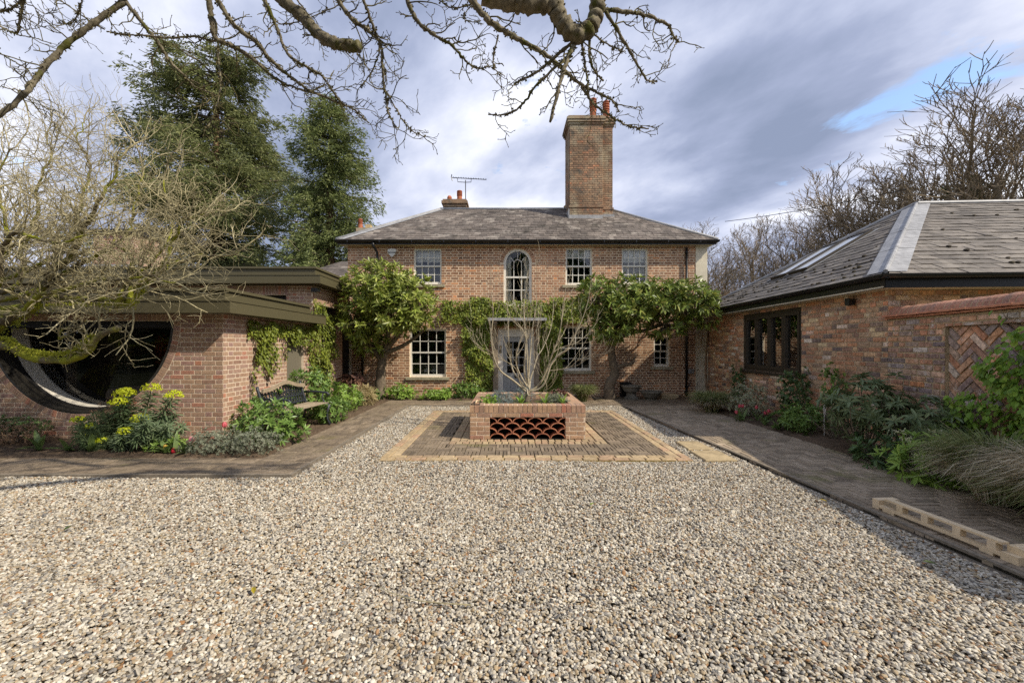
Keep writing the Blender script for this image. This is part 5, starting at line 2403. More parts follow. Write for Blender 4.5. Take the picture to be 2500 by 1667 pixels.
def stone_pots():
    for (u, Y, r, h, ped, lab) in ((1541, 11.45, .27, .20, .18, 'weathered stone bowl raised on a pedestal by the house wall'), (1590, 11.3, .29, .20, .035, 'weathered stone bowl standing low beside the raised stone bowl')):
        c = px(u, 900, Y)
        mb = MB()
        if ped > .1:
            mb.lathe([(0, .03), (.2, .03), (.2, .08), (.14, .10), (.13, ped + .03)], (c.x, c.y, 0), 14)
        else:
            mb.lathe([(0, .03), (.15, .03), (.15, ped + .03)], (c.x, c.y, 0), 14)
        z = ped + .03
        mb.lathe([(.12, z), (.2, z + .03), (r * .9, z + h * .65), (r * .95, z + h * .8), (r * 1.03, z + h * .82), (r * 1.03, z + h), (r * .9, z + h), (r * .82, z + h * .75), (0, z + h * .7)], (c.x, c.y, 0), 20)
        tag(mb.build('stone_bowl', M_stone, None, smooth=False), lab, 'stone bowl', 'stone bowls by the house')
    c = px(1526, 945, 11.85)
    mb = MB()
    mb.box(c.x - .12, c.x + .12, c.y - .12, c.y + .1, .03, .42)
    mb.box(c.x - .15, c.x + .15, c.y - .15, c.y + .12, .42, .46)
    tag(mb.build('dark_bin', M_blackmat), 'dark square bin against the house wall beside the leaning tree trunk', 'bin')
    c = px(1632, 960, 11.6)
    mb = MB()
    poly = [(-.24, -.16), (.22, -.2), (.26, .15), (-.2, .2)]
    vs, fs, cc = piece_geo(poly, .13, .025)
    mb.add([(a[0] + c.x, a[1] + c.y, a[2] + .03) for a in vs], fs)
    tag(mb.build('stone_block', M_sandstone), 'pale flat stone block on the paving beside the stone bowls', 'stone block')
    mb = MB()
    pts = [px(1500, 963, 11.5)]
    mb.tube([(c.x + .2, 11.7, .06), (c.x + .45, 11.75, .10), (c.x + .6, 11.8, .22), (c.x + .75, 11.85, .5)], .012, 6)
    tag(mb.build('hose', M_blackmat), 'black hose curling up from the paving at the right end of the house', 'hose')
    # uplighters
    for u, v, Y, nm in ((430, 1080, 5.85, 'small black garden spotlight in the soil behind the tulips on the left'), (1062, 938, 11.6, 'black garden spotlight below the lower left sash window')):
        c = px(u, v, Y)
        if Y > 8:
            c = px(972, 935, Y)
        mb = MB()
        mb.tube([(c.x, c.y, .03), (c.x, c.y, .12)], .012, 6)
        s = .035 if Y < 8 else .07
        mb.tube([(c.x, c.y, .10), (c.x + .03, c.y - .01, .10 + s * 2.6)], s, 10)
        tag(mb.build('garden_spotlight', M_black), nm, 'spotlight', 'garden spotlights')
    # twig and leaves lying on the gravel
    tw = Acc()
    P = [px(910, 1388, 2.76), px(925, 1440, 2.52), px(975, 1465, 2.42), px(1040, 1481, 2.36), px(1150, 1488, 2.33)]
    P = [Vector((p.x, p.y, .03)) for p in P]
    tw.tube(smooth_path(P, 4), np.linspace(.0015, .0034, (len(P) - 1) * 4 + 1), 5, .4)
    o = tw.build('fallen_twig', M_twig_pale)
    tag(o, 'long thin bent twig fallen on the gravel in the foreground', 'twig')
    spots = ((620, 1463, .055, 'yellow leaf lying on the left foreground gravel', (.45, .36, .03)), (2020, 1233, .05, 'yellow leaf on the gravel near the timber frame', (.45, .33, .04)),
             (2290, 1390, .06, 'green leaf on the gravel below the timber frame', (.07, .12, .02)), (1440, 1242, .05, 'small green leaf on the gravel in front of the planter', (.16, .22, .03)),
             (155, 1305, .06, 'dark green sprig on the gravel near the left path', (.06, .09, .02)))
    for u, v, s, lab, c in spots:
        Y = EYE * F / (v - V0)
        p = px(u, v, Y)
        a = Acc()
        an = rnd.uniform(0, 3)
        a.leaves(np.array([[p.x, p.y, .034]]), np.array([[math.cos(an), math.sin(an), .1]]), np.array([[0, 0, 1.]]), s * 1.3, s * .5, [.5], .3)
        tag(a.build('fallen_leaf', leaf_mat('fallen_' + str(u), [c, c])), lab, 'leaf', 'leaves fallen on the gravel')


# =================================================================== PLANTS
def smooth_path(P, k):
    """Catmull-Rom through points"""
    P = [np.array(p, float) for p in P]
    Q = [2 * P[0] - P[1]] + P + [2 * P[-1] - P[-2]]
    out = []
    for i in range(1, len(Q) - 2):
        for j in range(k):
            t = j / k
            a, b, c, d = Q[i - 1], Q[i], Q[i + 1], Q[i + 2]
            out.append(.5 * ((2 * b) + (c - a) * t + (2 * a - 5 * b + 4 * c - d) * t * t + (3 * b - a - 3 * c + d) * t ** 3))
    out.append(P[-1])
    return np.array(out)


M_bark = ramp_mat('bark', [(0, (.14, .11, .08)), (1, (.22, .18, .125))], rough=.95, spec=.15, noise=(25, .4), big=(3, .25), bump=(35, .8))
M_twig_pale = ramp_mat('pale_twig', [(0, (.30, .26, .145)), (.5, (.43, .38, .22)), (.8, (.52, .46, .29)), (1, (.20, .17, .095))], rough=.9, spec=.15, noise=(30, .3), big=(2, .2), bump=None)
M_moss_bark = ramp_mat('mossy_bark', [(0, (.12, .10, .065)), (1, (.155, .13, .08))], rough=.95, spec=.1, noise=(35, .45), big=(3, .2), bump=(40, .9), moss=(2.6, .44, .56, (.26, .27, .03)))
M_twig_olive = ramp_mat('olive_twig', [(0, (.105, .09, .042)), (.5, (.15, .13, .06)), (1, (.08, .066, .035))], rough=.9, spec=.15, noise=(30, .3), big=(2, .2), bump=None)
M_over_bark = ramp_mat('overhead_bark', [(0, (.15, .13, .09)), (1, (.22, .19, .13))], rough=.95, spec=.1, noise=(30, .4), big=(5, .3), bump=(45, .9), moss=(5.5, .52, .62, (.085, .085, .022)))
M_bare = ramp_mat('bare_wood', [(0, (.22, .17, .115)), (.5, (.29, .23, .155)), (1, (.17, .135, .095))], rough=.95, spec=.1, noise=None, big=(.4, .25), bump=None)
M_pale_stem = ramp_mat('pale_stem', [(0, (.40, .345, .24)), (.5, (.49, .43, .31)), (1, (.31, .26, .17))], rough=.85, spec=.2, noise=(25, .25), big=(4, .15), bump=(50, .3))

L_magnolia = leaf_mat('magnolia_leaf', [(0.165, 0.212, 0.031), (0.260, 0.319, 0.053), (0.201, 0.248, 0.038), (0.401, 0.448, 0.094), (0.118, 0.165, 0.024), (0.496, 0.507, 0.142)], .42, .2, .4)
L_magnolia2 = leaf_mat('magnolia_leaf_dark', [(0.118, 0.177, 0.028), (0.201, 0.271, 0.050), (0.153, 0.212, 0.035), (0.307, 0.366, 0.083), (0.094, 0.147, 0.024), (0.401, 0.389, 0.094)], .38, .18, .4)
L_ivy = leaf_mat('climber_leaf', [(0.165, 0.203, 0.027), (0.255, 0.300, 0.038), (0.128, 0.173, 0.024), (0.315, 0.345, 0.045)], .5, .35)
L_climber = leaf_mat('house_climber_leaf', [(0.171, 0.231, 0.028), (0.281, 0.341, 0.044), (0.120, 0.171, 0.024), (0.361, 0.381, 0.057)], .5, .35)
L_shrub = leaf_mat('shrub_leaf', [(0.121, 0.211, 0.044), (0.199, 0.309, 0.066), (0.099, 0.177, 0.040), (0.265, 0.386, 0.088)], .38, .25)
L_dark = leaf_mat('dark_leaf', [(0.063, 0.121, 0.046), (0.116, 0.189, 0.058), (0.053, 0.099, 0.037), (0.158, 0.231, 0.075)], .4, .2)
L_rhodo = leaf_mat('rhododendron_leaf', [(0.138, 0.190, 0.086), (0.190, 0.247, 0.115), (0.103, 0.149, 0.067), (0.253, 0.299, 0.138)], .4, .25)
L_varieg = leaf_mat('variegated_leaf', [(.52, .52, .35), (.28, .32, .17), (.62, .60, .44), (.2, .25, .12)], .5, .35)
L_grey = leaf_mat('grey_leaf', [(0.217, 0.245, 0.164), (0.307, 0.326, 0.226), (0.173, 0.200, 0.128), (0.399, 0.399, 0.290)], .6, .3)
L_blue = leaf_mat('blue_grey_leaf', [(0.204, 0.252, 0.240), (0.276, 0.324, 0.300), (0.156, 0.204, 0.192)], .6, .3)
L_euph = leaf_mat('euphorbia_leaf', [(.13, .19, .095), (.19, .25, .125), (.10, .155, .075), (.25, .31, .15)], .5, .3)
L_lime = leaf_mat('lime_flower', [(.62, .70, .03), (.72, .76, .04), (.52, .60, .025)], .5, .4)
L_tulip = leaf_mat('tulip_leaf', [(0.156, 0.240, 0.078), (0.216, 0.300, 0.096), (0.120, 0.198, 0.066)], .4, .35)
L_bright = leaf_mat('bright_leaf', [(0.243, 0.376, 0.066), (0.354, 0.508, 0.099), (0.189, 0.299, 0.056)], .45, .35)
L_vine = leaf_mat('vine_leaf', [(0.155, 0.287, 0.035), (0.243, 0.398, 0.048), (0.121, 0.221, 0.031), (0.332, 0.464, 0.066)], .5, .35)
L_grass_g = leaf_mat('grass_green', [(0.178, 0.217, 0.072), (0.280, 0.306, 0.114), (0.128, 0.167, 0.051), (0.433, 0.396, 0.192)], .6, .3)
L_grass_t = leaf_mat('grass_tan', [(.66, .57, .40), (.44, .36, .22), (.74, .66, .49), (.30, .25, .14)], .6, .35)
L_dead = leaf_mat('dead_leaf', [(0.225, 0.140, 0.085), (0.169, 0.104, 0.066), (0.300, 0.206, 0.112)], .8, .2)
L_heuch = leaf_mat('purple_leaf', [(0.170, 0.085, 0.060), (0.119, 0.060, 0.051), (0.221, 0.119, 0.068)], .5, .25)
L_straw = leaf_mat('straw_leaf', [(0.506, 0.418, 0.220), (0.396, 0.319, 0.154), (0.572, 0.484, 0.275)], .7, .3)
L_conif = leaf_mat('conifer_spray', [(0.156, 0.177, 0.062), (0.218, 0.239, 0.083), (0.114, 0.135, 0.052), (0.281, 0.286, 0.104)], .6, .35)
L_conif2 = leaf_mat('conifer_spray_bright', [(0.162, 0.198, 0.065), (0.229, 0.270, 0.089), (0.114, 0.146, 0.052), (0.302, 0.322, 0.114)], .6, .35)
M_pink = leaf_mat('pink_petal', [(0.720, 0.120, 0.160), (0.780, 0.200, 0.220)], .45, .4)
M_palepink = leaf_mat('pale_pink_petal', [(0.780, 0.320, 0.360), (0.800, 0.420, 0.420)], .45, .4)
M_red = leaf_mat('red_petal', [(0.700, 0.045, 0.060), (0.620, 0.030, 0.050)], .45, .4)
M_yellow = leaf_mat('yellow_petal', [(0.750, 0.500, 0.080), (0.700, 0.420, 0.050)], .45, .4)
M_whitefl = leaf_mat('cream_flower', [(0.682, 0.660, 0.462), (0.605, 0.594, 0.363)], .6, .4)


def nrm_(a):
    return a / (np.linalg.norm(a, axis=-1, keepdims=True) + 1e-9)


def rosettes(tips, dirs, m, ln, wd, spread=(35, 85), tone=None):
    """m leaves round each tip; returns base, axis, normal, length, width, tone arrays"""
    n = len(tips)
    dirs = nrm_(np.asarray(dirs, float))
    ref = np.where(np.abs(dirs[:, 2:3]) < .9, np.array([[0, 0, 1.]]), np.array([[1., 0, 0]]))
    s = nrm_(np.cross(dirs, ref))
    w = np.cross(s, dirs)
    ph = rng.uniform(0, 6.28, (n, 1)) + np.arange(m)[None, :] * 2.4
    el = np.radians(rng.uniform(spread[0], spread[1], (n, m)))
    rad = s[:, None, :] * np.cos(ph)[..., None] + w[:, None, :] * np.sin(ph)[..., None]
    A = dirs[:, None, :] * np.cos(el)[..., None] + rad * np.sin(el)[..., None]
    Nn = dirs[:, None, :] * np.sin(el)[..., None] - rad * np.cos(el)[..., None]
    P = np.asarray(tips, float)[:, None, :] + dirs[:, None, :] * rng.uniform(-.5, .1, (n, m, 1)) * ln * .4
    Ls = ln * rng.uniform(.65, 1.2, (n, m))
    t = rng.random((n, m)) if tone is None else np.clip(np.asarray(tone)[:, None] + rng.normal(0, .12, (n, m)), 0, .999)
    return (P.reshape(-1, 3), A.reshape(-1, 3), Nn.reshape(-1, 3), Ls.ravel(), (Ls * wd / ln).ravel(), t.ravel())


def put_leaves(parent, data, mat, name='leaf', single=0, fold=.18, droop=.1, quad=False):
    """leaves of one plant: the ones that show largest as objects, the rest joined"""
    P, A, Nn, ln, wd, t = data
    idx = np.arange(len(P))
    if single:
        # nearest to the camera and facing it
        d = np.linalg.norm(P - np.array([0, 0, EYE]), axis=1)
        v = nrm_(np.array([0, 0, EYE]) - P)
        face = np.abs(np.sum(nrm_(Nn) * v, axis=1))
        u_ = U0 + F * P[:, 0] / P[:, 1]
        v_ = V0 - F * (P[:, 2] - EYE) / P[:, 1]
        sc = (ln * wd * (face + .15) / d ** 2) * ((u_ > 0) & (u_ < 2500) & (v_ < 1667)) * np.clip(1.6 - (d - d.min()), .05, 2)
        order = np.argsort(-sc)[:single]
        me = None
        for i in order:
            if me is None:
                a = Acc()
                a.leaves(np.zeros((1, 3)), np.array([[1., 0, 0]]), np.array([[0, 0, 1.]]), 1.0, 1.0, [0.0], fold, droop)
                tmp = a.build(name, mat)
                me = tmp.data
                bpy.data.objects.remove(tmp)
            ax = Vector(A[i]).normalized()
            sy = Vector(np.cross(Nn[i], A[i])).normalized()
            uz = ax.cross(sy).normalized()
            M = Matrix.Identity(4)
            for k in range(3):
                M[k][0], M[k][1], M[k][2], M[k][3] = ax[k] * ln[i], sy[k] * wd[i], uz[k] * wd[i], P[i][k]
            o = bpy.data.objects.new(name, me)
            o.matrix_world = M
            COL.objects.link(o)
            o.parent = parent
            o.matrix_parent_inverse = Matrix.Translation(-WLOC.get(parent.name, Vector()))
        mask = np.ones(len(P), bool)
        mask[order] = False
        idx = idx[mask]
    a = Acc()
    if quad:
        a.cards(P[idx], A[idx], Nn[idx], ln[idx], wd[idx], t[idx])
    else:
        a.leaves(P[idx], A[idx], Nn[idx], ln[idx], wd[idx], t[idx], fold, droop)
    return a.build('foliage', mat, parent, kind='stuff')


def ellipsoid_tips(c, r, n, shell=.55, zmin=None, lump=.25):
    """tips spread through a lumpy ellipsoid, with outward directions"""
    d = nrm_(rng.normal(0, 1, (n, 3)))
    k = shell + (1 - shell) * rng.random((n, 1)) ** .5
    ph = d @ np.array([[3.1, 1.7, 4.3]]).T + rng.uniform(0, 6)
    k = k * (1 + lump * np.sin(ph * 1.9) * np.cos(d[:, :1] * 5 + 1))
    p = np.array(c) + d * k * np.array(r)
    dd = nrm_(d / np.array(r) + np.array([0, 0, .5 / max(r)]))
    if zmin is not None:
        m = p[:, 2] > zmin
        p, dd = p[m], dd[m]
    return p, dd


def stems_to(parent, base, tips, n, r0, mat, name='stem', joined=True, sides=4):
    a = Acc()
    idx = rng.choice(len(tips), min(n, len(tips)), replace=False)
    for i in idx:
        b = np.array(base, float) + np.array([rng.normal(0, r0 * 2), rng.normal(0, r0 * 2), 0])
        e = np.array(tips[i], float)
        m = b * .45 + e * .55 + rng.normal(0, .06, 3) * np.linalg.norm(e - b)
        m[2] = b[2] * .5 + e[2] * .5 - .02
        pts = smooth_path([b, m, e], 4)
        a.tube(pts, np.linspace(r0, r0 * .3, len(pts)), sides, rng.random())
    return a.build(name, mat, parent, kind='stuff')


def shrub(name, c, r, n, m, ln, wd, mat, label, cat='shrub', group=None, single=0, spread=(35, 85), stem=M_bark, nst=14, rst=.008, shell=.5, zmin=.03, droop=.1, lump=.25, fold=.18, quad=False):
    t = thing(name, (c[0], c[1], .04), label, cat, group)
    p, d = ellipsoid_tips(c, r, n, shell, zmin, lump)
    stems_to(t, (c[0], c[1], .03), p, nst, rst, stem)
    put_leaves(t, rosettes(p, d, m, ln, wd, spread), mat, single=single, droop=droop, fold=fold, quad=quad)
    return t


def grass_clump(name, c, r, h, n, mats, label, lean=(0, 0), w=.006, group=None, seed=0):
    t = thing(name, (c[0], c[1], .04), label, 'grass', group)
    k = 6
    for mi, (mat, share) in enumerate(mats):
        nb = int(n * share)
        a = Acc()
        az = rng.uniform(0, 6.28, nb)
        rad = r * .25 * np.sqrt(rng.random(nb))
        out = rng.uniform(.35, 1.0, nb) * r
        hh = h * rng.uniform(.6, 1.1, nb) * (.85 if mi else 1.0)
        tt = np.linspace(0, 1, k)
        dirx, diry = np.cos(az) + lean[0], np.sin(az) + lean[1]
        x = c[0] + (np.cos(az) * rad)[:, None] + (dirx * out)[:, None] * (tt ** 1.5)[None, :]
        y = c[1] + (np.sin(az) * rad)[:, None] + (diry * out)[:, None] * (tt ** 1.5)[None, :]
        drop = rng.uniform(.35, 1.0, nb) * (1.1 if mi else .75)
        z = .03 + hh[:, None] * (1.75 * tt[None, :] - (.75 + drop[:, None] * .55) * tt[None, :] ** 2.3)
        z = np.maximum(z, .035)
        P = np.stack([x, y, z], -1)
        P[:, 1:, :] += rng.normal(0, .006, (nb, k - 1, 3))
        ph = rng.uniform(0, 6.28, nb)
        S = np.stack([np.cos(ph), np.sin(ph), np.zeros(nb)], -1)[:, None, :] * (w * rng.uniform(.6, 1.2, nb)[:, None] * np.array([.8, 1, .95, .8, .55, .12])[None, :])[..., None]
        V = np.stack([P - S, P + S], 2).reshape(-1, 3)
        b = (np.arange(nb) * 2 * k)[:, None]
        i = np.arange(k - 1)[None, :] * 2
        Q = np.stack([b + i, b + i + 1, b + i + 3, b + i + 2], -1).reshape(-1, 4)
        a.add(V, Q, np.repeat(rng.random(nb), k - 1))
        a.build('blades' if mi == 0 else 'dry_blades', mat, t, kind='stuff')
    return t


def tulip_leafset(acc, c, n, ln, wd, seed=None):
    for i in range(n):
        az = rng.uniform(0, 6.28)
        L = ln * rng.uniform(.6, 1.1)
        k = 7
        tt = np.linspace(0, 1, k)
        up = rng.uniform(.35, 1.0)
        P = np.stack([c[0] + np.cos(az) * L * (.25 * tt + .6 * tt ** 2 * (1.3 - up)), c[1] + np.sin(az) * L * (.25 * tt + .6 * tt ** 2 * (1.3 - up)),
                      c[2] + L * up * (1.2 * tt - .75 * (1.25 - up) * tt ** 2.2)], -1)
        S = np.array([-math.sin(az), math.cos(az), 0])
        ww = wd * np.array([.35, .8, 1, 1, .85, .5, .05])
        V = np.stack([P - S * ww[:, None] + [0, 0, .25 * wd], P, P + S * ww[:, None] + [0, 0, .25 * wd]], 1).reshape(-1, 3)
        V[:, 2] = np.maximum(V[:, 2], .03)
        Q = []
        for j in range(k - 1):
            for q in (0, 1):
                Q.append((j * 3 + q, j * 3 + q + 1, (j + 1) * 3 + q + 1, (j + 1) * 3 + q))
        acc.append((V, Q, rng.random()))


def leafy_clump(name, c, n, ln, wd, mat, label, cat='plant', group=None):
    t = thing(name, (c[0], c[1], .04), label, cat, group)
    ls = []
    tulip_leafset(ls, (c[0], c[1], .03), n, ln, wd)
    for V, Q, tn in ls:
        a = Acc()
        a.add(V, Q, tn)
        a.build('leaf', mat, t, smooth=True)
    return t


def tulip(c, top, s, petal, label, group):
    t = thing('tulip', (c[0], c[1], .04), label, 'tulip', group)
    st = Acc()
    base = np.array([c[0], c[1], .03])
    tp = np.array(top, float)
    pts = smooth_path([base, base * .5 + tp * .5 + np.array([.01, 0, .02]), tp], 4)
    st.tube(pts, np.full(len(pts), .0045), 5, .5)
    st.build('stem', L_tulip, t)
    for i in range(6):
        az = i * math.pi / 3 + .3
        k, rows = 6, []
        rr = s * (.42 if i % 2 else .36)
        tt = np.linspace(0, 1, k)
        prof = rr * np.array([.25, .85, 1.05, 1.0, .85, .55])
        zz = s * 1.25 * tt
        wdt = s * np.array([.12, .36, .44, .42, .30, .04])
        ce = np.stack([tp[0] + math.cos(az) * prof, tp[1] + math.sin(az) * prof, tp[2] + zz], -1)
        S = np.array([-math.sin(az), math.cos(az), 0])
        V = np.stack([ce - S * wdt[:, None] * .95 - np.array([math.cos(az), math.sin(az), 0]) * wdt[:, None] * .25, ce, ce + S * wdt[:, None] * .95 - np.array([math.cos(az), math.sin(az), 0]) * wdt[:, None] * .25], 1).reshape(-1, 3)
        Q = [(j * 3 + q, j * 3 + q + 1, (j + 1) * 3 + q + 1, (j + 1) * 3 + q) for j in range(k - 1) for q in (0, 1)]
        a = Acc()
        a.add(V, Q, i / 6)
        a.build('petal', petal, t, smooth=True)
    ls = []
    tulip_leafset(ls, (c[0], c[1], .03), 3, .28, .028)
    for V, Q, tn in ls:
        a = Acc()
        a.add(V, Q, tn)
        a.build('leaf', L_tulip, t, smooth=True)


stone_pots()


# ---- evergreen magnolias against the house
def magnolia(name, trunk, limbs, lobes, n, label, lm, ln=.185, wd=.052):
    t = thing(name, (trunk[0][0], trunk[0][1], .04), label, 'tree')
    tr = MB()
    P = smooth_path(trunk, 5)
    k = len(P)
    rad = [.16 - .06 * min(1, i / k * 1.2) + .012 * math.sin(i * 2.1) + .03 * max(0, 1 - i / 3) for i in range(k)]
    tr.tube(P, rad, 12)
    tr.build('trunk', M_bark, t, smooth=True)
    for L in limbs:
        b = MB()
        Q = smooth_path(L, 4)
        b.tube(Q, list(np.linspace(.075, .022, len(Q))), 7)
        b.build('limb', M_bark, t, smooth=True)
    tips, dirs = [], []
    tot = sum(l[3] for l in lobes)
    tw = Acc()
    for c, r, hub, share in lobes:
        p, d = ellipsoid_tips(c, r, int(n * share / tot), .52, None, .22)
        keep = p[:, 1] < HY - .12
        p, d = p[keep], d[keep]
        tips.append(p)
        dirs.append(d)
        for i in rng.choice(len(p), min(len(p), 46), replace=False):
            e = p[i]
            m = (np.array(hub) * .5 + e * .5) + rng.normal(0, .05, 3) + np.array([0, 0, -.06])
            Q = smooth_path([np.array(hub, float), m, e], 3)
            tw.tube(Q, np.linspace(.016, .005, len(Q)), 4, rng.random())
    tw.build('twigs', M_bark, t, kind='stuff')
    tips, dirs = np.concatenate(tips), np.concatenate(dirs)
    put_leaves(t, rosettes(tips, dirs, 8, ln, wd, (30, 80)), lm, single=300, droop=.14, fold=.15)
    return t


magnolia('magnolia_tree', [(-3.56, 11.35, .03), (-3.53, 11.36, .6), (-3.48, 11.32, 1.05), (-3.36, 11.25, 1.45)],
         [[(-3.36, 11.25, 1.4), (-3.0, 11.1, 1.75), (-2.6, 10.9, 2.2), (-2.3, 10.9, 2.6)], [(-3.5, 11.3, 1.1), (-3.75, 11.2, 1.55), (-3.9, 11.1, 2.1), (-3.9, 11.1, 2.9)],
          [(-3.36, 11.25, 1.42), (-3.2, 11.1, 2.1), (-3.1, 11.0, 2.8), (-3.1, 11.0, 3.3)], [(-3.4, 11.25, 1.3), (-2.9, 11.2, 1.5), (-2.5, 11.15, 1.75), (-2.2, 11.1, 2.0)]],
         [((-3.35, 10.75, 3.10), (.85, .85, .62), (-3.2, 11, 2.7), 1.0), ((-2.55, 10.8, 2.62), (.72, .85, .72), (-2.6, 10.9, 2.3), .9), ((-3.85, 10.9, 2.35), (.62, .75, .72), (-3.8, 11.1, 2.2), .75),
          ((-3.05, 10.7, 2.35), (.75, .8, .55), (-3.1, 11, 2.2), .6), ((-3.75, 11.2, 1.62), (.5, .5, .4), (-3.6, 11.3, 1.4), .24)],
         900, 'rounded evergreen magnolia with glossy yellow green leaves against the left of the house', L_magnolia)
magnolia('magnolia_tree', [(2.86, 11.5, .03), (2.84, 11.45, .4), (2.98, 11.42, .75), (2.90, 11.4, 1.15), (2.86, 11.35, 1.65)],
         [[(2.86, 11.35, 1.6), (2.6, 11.2, 2.0), (2.35, 11.1, 2.4), (2.25, 11.0, 2.8)], [(2.86, 11.35, 1.62), (3.3, 11.2, 1.85), (3.8, 11.1, 1.95), (4.5, 11.0, 2.25), (5.0, 10.9, 2.6)],
          [(2.87, 11.35, 1.5), (2.95, 11.2, 2.0), (3.1, 11.1, 2.5)], [(3.8, 11.1, 1.95), (4.0, 11.05, 2.3), (4.2, 11.0, 2.7)], [(2.98, 11.4, .85), (3.2, 11.35, .98), (3.42, 11.3, 1.02), (3.5, 11.3, 1.2)]],
         [((2.35, 10.8, 2.75), (.62, .75, .55), (2.4, 11, 2.4), .8), ((3.05, 10.75, 2.6), (.72, .8, .68), (3.0, 11.1, 2.3), 1.0), ((3.85, 10.8, 2.72), (.75, .75, .52), (3.9, 11, 2.3), .9),
          ((4.65, 10.75, 2.75), (.72, .7, .55), (4.5, 11, 2.4), .85), ((2.75, 10.9, 1.98), (.6, .65, .42), (2.8, 11.2, 1.9), .45), ((4.3, 11.0, 2.05), (.65, .55, .28), (4.2, 11, 2.1), .32), ((5.1, 10.7, 2.45), (.32, .5, .45), (5.0, 10.9, 2.4), .22)],
         1000, 'flat topped spreading evergreen magnolia with dark glossy leaves against the right of the house', L_magnolia2)


# ---- climbers
def wall_climber(name, label, regions, M, n, size, mat, hang=.0, depth=.14, single=0):
    """leaves held off a wall plane; regions are (x0,x1,z0,z1,weight) in wall coordinates"""
    P_, A_, N_, t_ = [], [], [], []
    o = M.translation
    X, Z, Nz = Vector(M.col[0][:3]), Vector(M.col[1][:3]), Vector(M.col[2][:3])
    tot = sum(r_[4] for r_ in regions)
    c = o + X * regions[0][0] + Z * regions[0][2]
    t = thing(name, (c.x, c.y, .04), label, 'climber')
    st = Acc()
    for x0, x1, z0, z1, w in regions:
        k = int(n * w / tot)
        x = rng.uniform(x0, x1, k)
        z = rng.uniform(z0, z1, k)
        # uneven outline
        e = np.minimum(np.minimum(x - x0, x1 - x), np.minimum(z - z0, z1 - z))
        keep = rng.random(k) < np.clip(.25 + e / .14 + .35 * np.sin(x * 9 + z * 5) * np.sin(z * 11 - x * 3), 0, 1)
        x, z = x[keep], z[keep]
        k = len(x)
        dp = depth * (.25 + .75 * rng.random(k)) * (.55 + .45 * np.sin(x * 7 + 2 * np.sin(z * 6)))
        p = np.array(o)[None] + np.outer(x, X) + np.outer(z, Z) + np.outer(np.abs(dp) + .025, Nz)
        P_.append(p)
        a = np.outer(rng.normal(0, .55, k), X) + np.outer(rng.normal(-.7, .35, k), Z) + np.outer(rng.uniform(.1, .7, k), Nz)
        A_.append(a)
        N_.append(np.outer(np.ones(k), Nz) + np.outer(np.full(k, .55), Z) + rng.normal(0, .35, (k, 3)))
        t_.append(rng.random(k))
        for i in range(max(3, int((x1 - x0) * (z1 - z0) * 5))):
            xs, zs = rng.uniform(x0, x1), z0
            pts = []
            for j in range(6):
                pts.append(np.array(o + X * float(xs + rng.normal(0, .04)) + Z * float(zs + (z1 - z0) * j / 5 * rng.uniform(.8, 1)) + Nz * .03))
            st.tube(np.array(pts), np.linspace(.006, .003, 6), 3, rng.random())
    st.build('stems', M_bark, t)
    P_, A_, N_, t_ = map(np.concatenate, (P_, A_, N_, t_))
    Ls = size * rng.uniform(.6, 1.3, len(P_))
    put_leaves(t, (P_, A_, N_, Ls, Ls * .8, t_), mat, single=single, fold=.12, droop=.1)
    return t


MHf = frame((0, HY, 0), (1, 0, 0), (0, 0, 1))
wall_climber('wall_climber', 'green leafy climber banding the house wall and framing the front door',
             [(-1.95, 2.3, 2.16, 2.86, 5.2), (-1.35, -.50, 1.2, 2.3, 2.2), (-1.25, -.40, .12, 1.3, 1.5), (.86, 1.62, 1.3, 2.3, 1.8), (.92, 1.6, .15, 1.4, 1.6), (-.6, .85, 2.1, 2.3, .5), (-1.1, -.5, 2.7, 2.95, .4), (1.2, 2.2, 2.7, 2.95, .4)],
             MHf, 11500, .062, L_climber, depth=.17)
MEx = frame((WX, 0, 0), (0, 1, 0), (0, 0, 1))
wall_climber('wall_climber', 'bright yellow green climber trailing over the courtyard wall of the extension',
             [(7.15, 9.4, 1.66, 1.98, 2.3), (9.25, 10.75, 1.15, 2.35, 3.6), (9.35, 10.4, .35, 1.3, 2.3), (7.28, 7.75, 1.15, 1.75, .75), (7.55, 8.05, 1.0, 1.75, .6), (7.22, 7.38, .55, 1.2, .14), (7.66, 7.82, .9, 1.1, .1), (8.5, 9.2, 1.5, 1.7, .5), (9.55, 10.0, 2.25, 2.62, .35), (8.25, 8.4, 1.2, 1.7, .10)],
             MEx, 7200, .052, L_ivy, depth=.16)

# vine on the garden wall, nearest on the right
gA = Vector((4.536 + .16 * 5.9, 5.90, 0))
gB = Vector((4.536 + .16 * 1.5, 1.5, 0))
MGw = frame(gA, (gB - gA), (0, 0, 1))
wall_climber('garden_vine', 'large leaved green vine climbing the right end of the old garden wall',
             [(1.50, 2.9, .95, 1.40, 2.2), (1.72, 2.9, 1.35, 1.72, .8), (1.25, 2.9, .55, 1.0, 2.2), (1.0, 2.0, .35, .6, .7), (1.0, 1.35, .75, .9, .12), (1.62, 1.78, 1.7, 1.9, .05)],
             MGw, 2600, .064, L_vine, depth=.30, single=280)

